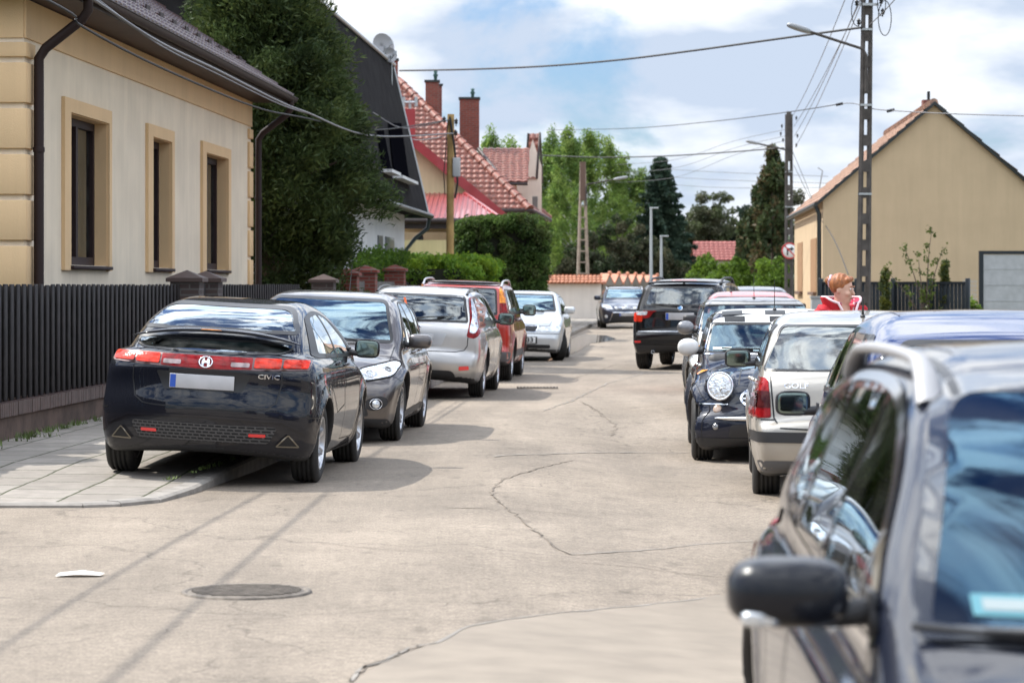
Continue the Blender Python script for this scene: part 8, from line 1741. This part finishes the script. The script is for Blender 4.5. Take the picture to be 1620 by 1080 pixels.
    for i, (px, pt, s, w, lab) in enumerate([(1150, 402, 33, 1.25, 'bright yellow-green bush left of centre, behind the black off-roader'), (1185, 408, 32.5, 1.2, 'bright yellow-green bush in the middle of the row'), (1218, 406, 34, 1.0, 'bright green bush next to the sign pole'), (1112, 400, 31, .7, 'pale green bush at the left end of the bright row')]): bush(px, pt, s, w, lab, lime, 9000, 90+i, 'bright bushes beyond the parked cars')
    dk = [leafmat('plum_dark', (.05, .058, .032), .3), leafmat('shrub_dark', (.045, .065, .03), .3), leafmat('plum_dusk', (.09, .088, .05), .3)]
    for i, (px, pt, s, w, lab) in enumerate([(940, 360, 30, 1.5, 'dark brownish shrub below the A-shaped pole'), (975, 335, 29.5, 1.7, 'tallest dark shrub with brown tips, right of the A-shaped pole'), (1012, 355, 29, 1.5, 'dark shrub behind the tiled shed'), (1040, 380, 28, 1.3, 'low dark shrub at the foot of the slim street lamps'), (1082, 400, 28, 1.5, 'dark green shrub left of the bright bushes'), (905, 385, 30, 1.0, 'small dark shrub above the tiled white wall')]): bush(px, pt, s, w, lab, dk, 10000, 100+i, 'dark shrubs behind the white wall', .10)
    # plants before the gable
    sp = [leafmat('sapling', (.09, .12, .03), .4)]
    def sapling(px, pt, s, lab, stems, seed):
        r = random.Random(seed); x, y = (px-CX)/s, F_PX/s; t = thing('sapling', lab, 'sapling', (x, y, 0)); H = CAMH+(450-pt)/s; C = []; mb = MB()
        for dx, hh in stems:
            pts = [Vector((dx*f*f+.03*math.sin(5*f), .1*f, hh*f)) for f in np.linspace(0, 1, 8)]; mb.tube(pts, [.03*(1-.8*f) for f in np.linspace(0, 1, 8)], 5)
            for p in pts[2:]:
                for _ in range(3): C.append(tuple(p+Vector((r.gauss(0, .05), r.gauss(0, .1), r.gauss(0, .12)))))
        mb.build('stems', BARK, t); leaves('foliage', C, [.10]*len(C), sp, t, 700, .055, (1, 1, 1), 0, 1.8, seed)
    sapling(1462, 360, 62, 'leggy sapling with spread stems before the gable wall', [(-.9, 1.9), (-.45, 2.5), (.25, 3.0), (.55, 2.5), (-.1, 2.2)], 5)
    for i, (px, pt, lab) in enumerate([(1499, 414, 'small conical shrub right of the sapling'), (1404, 426, 'small conical shrub left of the sapling')]):
        s = 62.; x, y = (px-CX)/s, F_PX/s; t = thing('dwarf_conifer', lab, 'shrub', (x, y+.5, 0)); H = CAMH+(450-pt)/s; r = random.Random(i); C = [(r.gauss(0, .07)*(1.3-f), r.gauss(0, .07)*(1.3-f), .3+f*(H-.35)) for f in [r.random() for _ in range(60)]]; leaves('crown', C, [.10]*60, [MATS['conifer_green'], leafmat('cone_yellow', (.10, .11, .02), .3)], t, 3500, .04, (1, 1, 1.4), -.5, 2., i); limb_tree(t, H, .03, C, BARK, 5)
    bush(1538, 462, 58, .25, 'small yellow-green weed at the foot of the wire mesh', lime, 1500, 120, None, .05, .25, 'weed', (.08, .16))
# ---------- the woman ----------
def capsule(X, Y, Z, a, b, ra, rb):
    a = np.array(a, float); b = np.array(b, float); e = b-a; L2 = max(e@e, 1e-9); t = np.clip(((X-a[0])*e[0]+(Y-a[1])*e[1]+(Z-a[2])*e[2])/L2, 0, 1)
    return np.sqrt((X-a[0]-t*e[0])**2+(Y-a[1]-t*e[1])**2+(Z-a[2]-t*e[2])**2)-(ra+(rb-ra)*t)
def ell(X, Y, Z, c, r):
    k = np.sqrt(((X-c[0])/r[0])**2+((Y-c[1])/r[1])**2+((Z-c[2])/r[2])**2); return (k-1)*min(r)
def field_mesh(name, fn, lo, hi, h, m, parent):
    xs = np.arange(lo[0], hi[0], h); ys = np.arange(lo[1], hi[1], h); zs = np.arange(lo[2], hi[2], h); X, Y, Z = np.meshgrid(xs, ys, zs, indexing='ij', sparse=True)
    V, Q = surface_nets(np.ascontiguousarray(fn(X, Y, Z)+0*X+0*Y+0*Z, dtype=np.float32), lo, h); return np_mesh(name, V, [Q], m, parent=parent)
def person():
    """faces +Y in her own frame, x to her right... head turned to her left; built 1.66 m tall"""
    s = 170.; x, y = (1331-CX)/s, F_PX/s; g = float(gz(x, y))
    t = thing('person', 'woman in a red hooded jacket with ginger hair in a bun, looking right', 'person', (x, y, g), 0)
    t.scale = (1.09,)*3
    body_yaw = R(-158)            # chest towards the camera, a little to the right
    t.rotation_euler = (0, 0, body_yaw)
    SK = mat('skin', (.56, .33, .24), .55, var=.07, vscale=16); HR = mat('hair_ginger', (.30, .10, .03), .5, var=.3, vscale=40, bump=.4, bscale=120)
    hy = R(42)                    # head turned further round to her left (towards the right of the picture)
    hc = np.array((0, .015, 1.545)); tilt = R(6)
    ch, sh = math.cos(hy), math.sin(hy)
    def toh(X, Y, Z):
        dx, dy, dz = X-hc[0], Y-hc[1], Z-hc[2]; a = ch*dx+sh*dy; b = -sh*dx+ch*dy; ct, st_ = math.cos(tilt), math.sin(tilt); return a, ct*b-st_*dz, st_*b+ct*dz
    J = dict(pel=(0, 0, .92), ch=(0, 0, 1.25), nk=(0, 0, 1.40))
    SH = .175; arms = {1: [(SH, 0, 1.335), (SH+.06, -.03, 1.07), (SH+.03, .12, .86)], -1: [(-SH, 0, 1.335), (-SH-.07, -.02, 1.07), (-SH-.04, .14, .88)]}
    legs = {sd: [(sd*.09, 0, .90), (sd*.10, .02, .50), (sd*.10, -.02, .09)] for sd in (1, -1)}
    def hand(X, Y, Z, d, sd):
        w = np.array(arms[sd][2]); palm = w+np.array((0, .03, -.07)); d = smin(d, ell(X, Y, Z, palm, (.02, .042, .05)), .02)
        for k, (o, l) in enumerate(((-.032, .062), (-.011, .072), (.011, .068), (.031, .052))):
            b0 = palm+np.array((0, o, -.035)); m_ = b0+np.array((-sd*.008, .004, -l*.55)); e = m_+np.array((-sd*.018, .004, -l*.42)); d = np.minimum(d, capsule(X, Y, Z, b0, m_, .0095, .0088)); d = np.minimum(d, capsule(X, Y, Z, m_, e, .0088, .0075))
        b0 = palm+np.array((0, .03, .01)); return smin(d, capsule(X, Y, Z, b0, b0+np.array((-sd*.02, .035, -.045)), .012, .009), .012)
    def fb(X, Y, Z):
        a, b, c = toh(X, Y, Z)
        d = ell(a, b, c, (0, -.012, .035), (.074, .094, .088)); d = smin(d, ell(a, b, c, (0, .022, -.035), (.058, .066, .085)), .03)
        d = smin(d, ell(a, b, c, (0, .060, -.092), (.026, .022, .020)), .02)
        d = smin(d, capsule(a, b, c, (0, .088, .012), (0, .108, -.028), .008, .013), .012)
        for q in (-1, 1):
            d = smax(d, -ell(a, b, c, (q*.030, .098, .012), (.019, .016, .012)), .012); d = smin(d, ell(a, b, c, (q*.030, .078, .010), (.014, .012, .010)), .006)
            d = smin(d, ell(a, b, c, (q*.072, -.008, -.008), (.008, .018, .030)), .006); d = smin(d, ell(a, b, c, (q*.038, .064, -.03), (.022, .022, .02)), .015)
            d = smin(d, capsule(a, b, c, (q*.014, .098, .034), (q*.046, .082, .034), .006, .005), .010)
        d = smin(d, ell(a, b, c, (0, .089, -.060), (.022, .012, .006)), .004); d = smin(d, ell(a, b, c, (0, .086, -.070), (.018, .012, .006)), .004)
        d = smin(d, capsule(X, Y, Z, (0, -.01, 1.34), (0, .0, 1.50), .060, .054), .03)
        tor = smin(ell(X, Y, Z, (0, 0, 1.20), (.165, .105, .20)), ell(X, Y, Z, (0, 0, .95), (.165, .12, .14)), .08); d = smin(d, tor, .05)
        for sd in (1, -1):
            A = arms[sd]; d = smin(d, capsule(X, Y, Z, A[0], A[1], .052, .040), .03); d = smin(d, capsule(X, Y, Z, A[1], A[2], .040, .026), .01); d = hand(X, Y, Z, d, sd)
            Lg = legs[sd]; d = smin(d, capsule(X, Y, Z, Lg[0], Lg[1], .085, .055), .03); d = smin(d, capsule(X, Y, Z, Lg[1], Lg[2], .055, .038), .01); d = smin(d, ell(X, Y, Z, (Lg[2][0], .05, .045), (.042, .12, .042)), .02)
        return d
    field_mesh('body', fb, (-.36, -.2, .0), (.36, .3, 1.72), .0085, SK, t)
    def fj(X, Y, Z):
        d = smin(ell(X, Y, Z, (0, -.005, 1.18), (.205, .145, .24)), ell(X, Y, Z, (0, 0, .95), (.19, .145, .16)), .08)
        d = smin(d, capsule(X, Y, Z, (-.15, -.01, 1.335), (.15, -.01, 1.335), .075, .075), .05)
        for sd in (1, -1): A = arms[sd]; d = smin(d, capsule(X, Y, Z, A[0], A[1], .076, .062), .04); d = smin(d, capsule(X, Y, Z, A[1], np.array(A[2])*.9+np.array(A[1])*.1, .062, .046), .02)
        wr = .007*np.sin(Z*70+4*np.sin(X*14)+2*np.sin(Y*19))+.004*np.sin(X*60+Z*40); d = d+wr; d = smax(d, .84-Z, .01)
        return smax(d, -ell(X, Y, Z, (0, .06, 1.45), (.075, .12, .12)), .01)
    field_mesh('jacket', fj, (-.38, -.24, .78), (.38, .28, 1.48), .0095, mat('jacket_red', (.48, .015, .025), .8, var=.15, vscale=6, bump=.3, bscale=30), t)
    def hood(off, th, lo, hi_, m, nm, zlim):
        def f(X, Y, Z):  # collar ring open to the front
            r = np.sqrt((X/1.05)**2+((Y-.0)/.92)**2); zz = 1.385+.035*np.cos(np.arctan2(X, -Y))*0; rr = .118+(Z-1.36)*.35; d = np.abs(r-rr-off)-th; d = smax(d, (lo-Z), .01); d = smax(d, Z-(hi_-.55*np.maximum(Y-.03, 0)), .012); d = smax(d, -(capsule(X, Y, Z, (0, .10, 1.33), (0, .24, 1.5), .045, .12)), .012); return d
        field_mesh(nm, f, (-.24, -.24, 1.27), (.24, .24, 1.52), .007, m, t)
    fl = bpy.data.materials.new('floral_lining'); fl.use_nodes = True; nt = fl.node_tree; tc = N(nt, 'ShaderNodeTexCoord'); vo = N(nt, 'ShaderNodeTexVoronoi', i_Scale=38.); nt.links.new(tc.outputs['Object'], vo.inputs['Vector']); cr = N(nt, 'ShaderNodeValToRGB'); cr.color_ramp.interpolation = 'CONSTANT'
    for p_, c_ in ((.0, (.6, .05, .12)), (.3, (.65, .6, .58)), (.55, (.08, .07, .12)), (.75, (.7, .35, .45))):
        e = cr.color_ramp.elements.new(p_) if p_ else cr.color_ramp.elements[0]; e.position = p_; e.color = (*c_, 1)
    sp = N(nt, 'ShaderNodeSeparateColor'); nt.links.new(vo.outputs['Color'], sp.inputs[0]); nt.links.new(sp.outputs[0], cr.inputs[0]); nt.links.new(cr.outputs[0], nt.nodes['Principled BSDF'].inputs['Base Color']); nt.nodes['Principled BSDF'].inputs['Roughness'].default_value = .8
    hood(.012, .006, 1.29, 1.485, mat('jacket_red'), 'hood', 0); hood(.0, .006, 1.30, 1.487, fl, 'hood_lining', 0)
    mb = MB(); rim = []
    for q in np.linspace(R(35), R(325), 30):
        X_ = 1.05*.160*math.sin(q); Y_ = .92*.160*math.cos(q); rim.append((X_, Y_, 1.49-.55*max(Y_-.03, 0)-.01))
    rim = [(.03, .16, 1.29)]+rim+[(-.03, .16, 1.29)]; mb.tube(rim, .011, 8); mb.build('hood_trim', mat('trim_pink_white', (.75, .58, .60), .8), t)
    def fh(X, Y, Z):
        a, b, c = toh(X, Y, Z); d = ell(a, b, c, (0, -.024, .045), (.084, .100, .094)); d = d+.0018*np.sin(b*160+30*c); d = smax(d, (b-.046-(c-.03)*.75), .012)
        ear = (np.abs(a)-.045); d = smax(d, -ell(a, b, c, (0, .03, -.045), (.2, .045, .055)), .01); d = smax(d, -.06-c, .02); bun = ell(a, b, c, (0, -.118, .062), (.040, .040, .040))+.003*np.sin(a*220+b*180); d = smin(d, bun, .012)
        d = smin(d, capsule(a, b, c, (.04, .055, .085), (-.03, .06, .095), .020, .022), .015)
        return d
    field_mesh('hair', fh, (-.20, -.20, 1.42), (.20, .20, 1.72), .0055, HR, t)
    # scrunchie, eyes, mouth
    def lw(a, b, c): # head frame -> person frame
        ct, st_ = math.cos(tilt), math.sin(tilt); b2, c2 = ct*b+st_*c, -st_*b+ct*c; return Vector((ch*a-sh*b2+hc[0], sh*a+ch*b2+hc[1], c2+hc[2]))
    mb = MB(); c0 = (0, -.105, .060); pts = [lw(.043*math.cos(q), c0[1]+.004*math.sin(3*q), c0[2]+.043*math.sin(q)) for q in np.linspace(0, 6.28, 19)]; mb.tube(pts, [.014+.004*math.sin(k*2.2) for k in range(19)], 7, caps=False); mb.build('hair_scrunchie', mat('scrunchie', (.6, .42, .48), .8, var=.3, vscale=30), t)
    for q in (-1, 1):
        mb = MB(); mb.se(lw(q*.030, .084, .012), (.0105, .0105, .008), 1, 1, nu=12, nv=8); e = mb.build('eye', mat('eye_white', (.7, .68, .65), .2), t); mb = MB(); mb.se(lw(q*.030, .0925, .011), (.005, .004, .005), 1, 1, nu=10, nv=6); mb.build('iris', mat('iris_dark', (.06, .04, .03), .2), e)
        mb = MB(); mb.tube([lw(q*.014, .103, .034), lw(q*.030, .100, .040), lw(q*.046, .088, .036)], .0028, 5); mb.build('eyebrow', HR, t)
    rr = random.Random(4)
    for k in range(46):
        a0 = rr.uniform(-.075, .075); pts = [lw(a0*.9, .055-abs(a0)*.4+rr.gauss(0, .006), .105-abs(a0)*.5), lw(a0*1.12, -.01, .118-abs(a0)*.55+rr.uniform(0, .008)), lw(a0*.9, -.07, .11-abs(a0)*.5+rr.uniform(0, .008)), lw(a0*.3+rr.gauss(0, .01), -.12, .07+rr.gauss(0, .02))]
        mb = MB(); mb.tube(pts, [.0022, .0035, .0035, .001], 4); 
        if k == 0: allh = MB()
        allh.v += mb.v; n0 = len(allh.v)-len(mb.v); allh.f += [tuple(i+n0 for i in f) for f in mb.f]; allh.m += mb.m; allh.sm += mb.sm
    allh.build('hair_strands', mat('hair_light', (.42, .15, .035), .5, var=.3, vscale=30), t)
    mb = MB(); mb.tube([lw(-.02, .094, -.063), lw(0, .102, -.062), lw(.02, .094, -.063)], [.002, .0045, .002], 6); mb.tube([lw(-.018, .093, -.070), lw(0, .100, -.071), lw(.018, .093, -.070)], [.002, .0055, .002], 6); mb.build('lips', mat('lips', (.45, .14, .13), .4), t)
    def ft(X, Y, Z):
        d = ell(X, Y, Z, (0, 0, .92), (.18, .135, .14))
        for sd in (1, -1): Lg = legs[sd]; d = smin(d, capsule(X, Y, Z, Lg[0], Lg[1], .098, .070), .03); d = smin(d, capsule(X, Y, Z, Lg[1], Lg[2], .070, .055), .01)
        return smax(d, .10-Z, .01)
    field_mesh('trousers', ft, (-.24, -.2, .06), (.24, .2, 1.08), .012, mat('denim', (.03, .045, .09), .8, var=.2, vscale=12), t)
    for sd in (1, -1):
        field_mesh('shoe', lambda X, Y, Z: smax(smin(ell(X, Y, Z, (sd*.10, .05, .045), (.052, .135, .05)), capsule(X, Y, Z, (sd*.10, -.02, .05), (sd*.10, -.02, .12), .052, .05), .02), .004-Z, .005), (sd*.10-.08, -.12, -.01), (sd*.10+.08, .22, .20), .008, mat('shoe_dark', (.03, .03, .035), .6), t)
camera(); sky()
ground(); pavement(); left_fence(); beige_house(); mansard_house(); villa(); gable_house(); right_side(); poles(); far_things(); trees()
CARS = {}
CARS['honda'] = honda(); CARS['focus'] = focus(); silver_estate(); red_suv(); audi(); mondeo(); x3(); golf(); near_estate()
wp = P(1110, 733, 160)
mini('black small car with a checkered white roof, round headlights and white mirrors', paint('paint_mini_black', (.006, .010, .024), 0, .4, .08), mat('paint_white', (.68, .68, .66), .3, coat=1), True, wp, TOWARD, 1.04, -.17)
wp = P(1102, 655, 130)
mini('silver small car directly behind the checkered roof car', paint('paint_mini_silver', (.34, .33, .31), .7, .3, .1), mat('paint_roof_silver', (.22, .22, .23), .35, .7, coat=.6), False, wp, TOWARD+R(.5), 1.01, -.04)
s_ = 104.; x, y = 2.62, F_PX/106.
simple('bright red small car behind the silver small car', paint('paint_bright_red', (.55, .02, .015), .1, .3, .1), 3.9, 1.72, 1.46, 'parked_car', TOWARD, (x+.95, y, 0), aerial=(1.9, -.3, .35, .1))
simple('dark blue car whose roof shows right of the black off-roader', paint('paint_night_blue', (.02, .03, .06), .5, .3, .1), 4.4, 1.78, 1.52, 'parked_car', TOWARD, (5.35, F_PX/72., 0), rails=None)
s_ = 295.; simple('blue car parked between the beige hatchback and the near grey estate', paint('paint_blue', (.006, .022, .10), 0, .4, .05), 4.05, 1.75, 1.52, 'parked_car', AWAY, (2.60, 15.3, -.10), h=.024, mz=.92)
person()
for o in list(bpy.data.objects):
    if o.name.startswith('parked_car') and o.parent is None: o['group'] = 'cars parked along the street'
SC.view_settings.view_transform = 'Standard'; SC.view_settings.look = 'None'; SC.view_settings.gamma = 1; SC.view_settings.exposure = EXPOSURE
SC.cycles.max_bounces = 8; SC.cycles.transparent_max_bounces = 12; SC.cycles.caustics_reflective = False; SC.cycles.caustics_refractive = False; SC.cycles.sample_clamp_indirect = 6
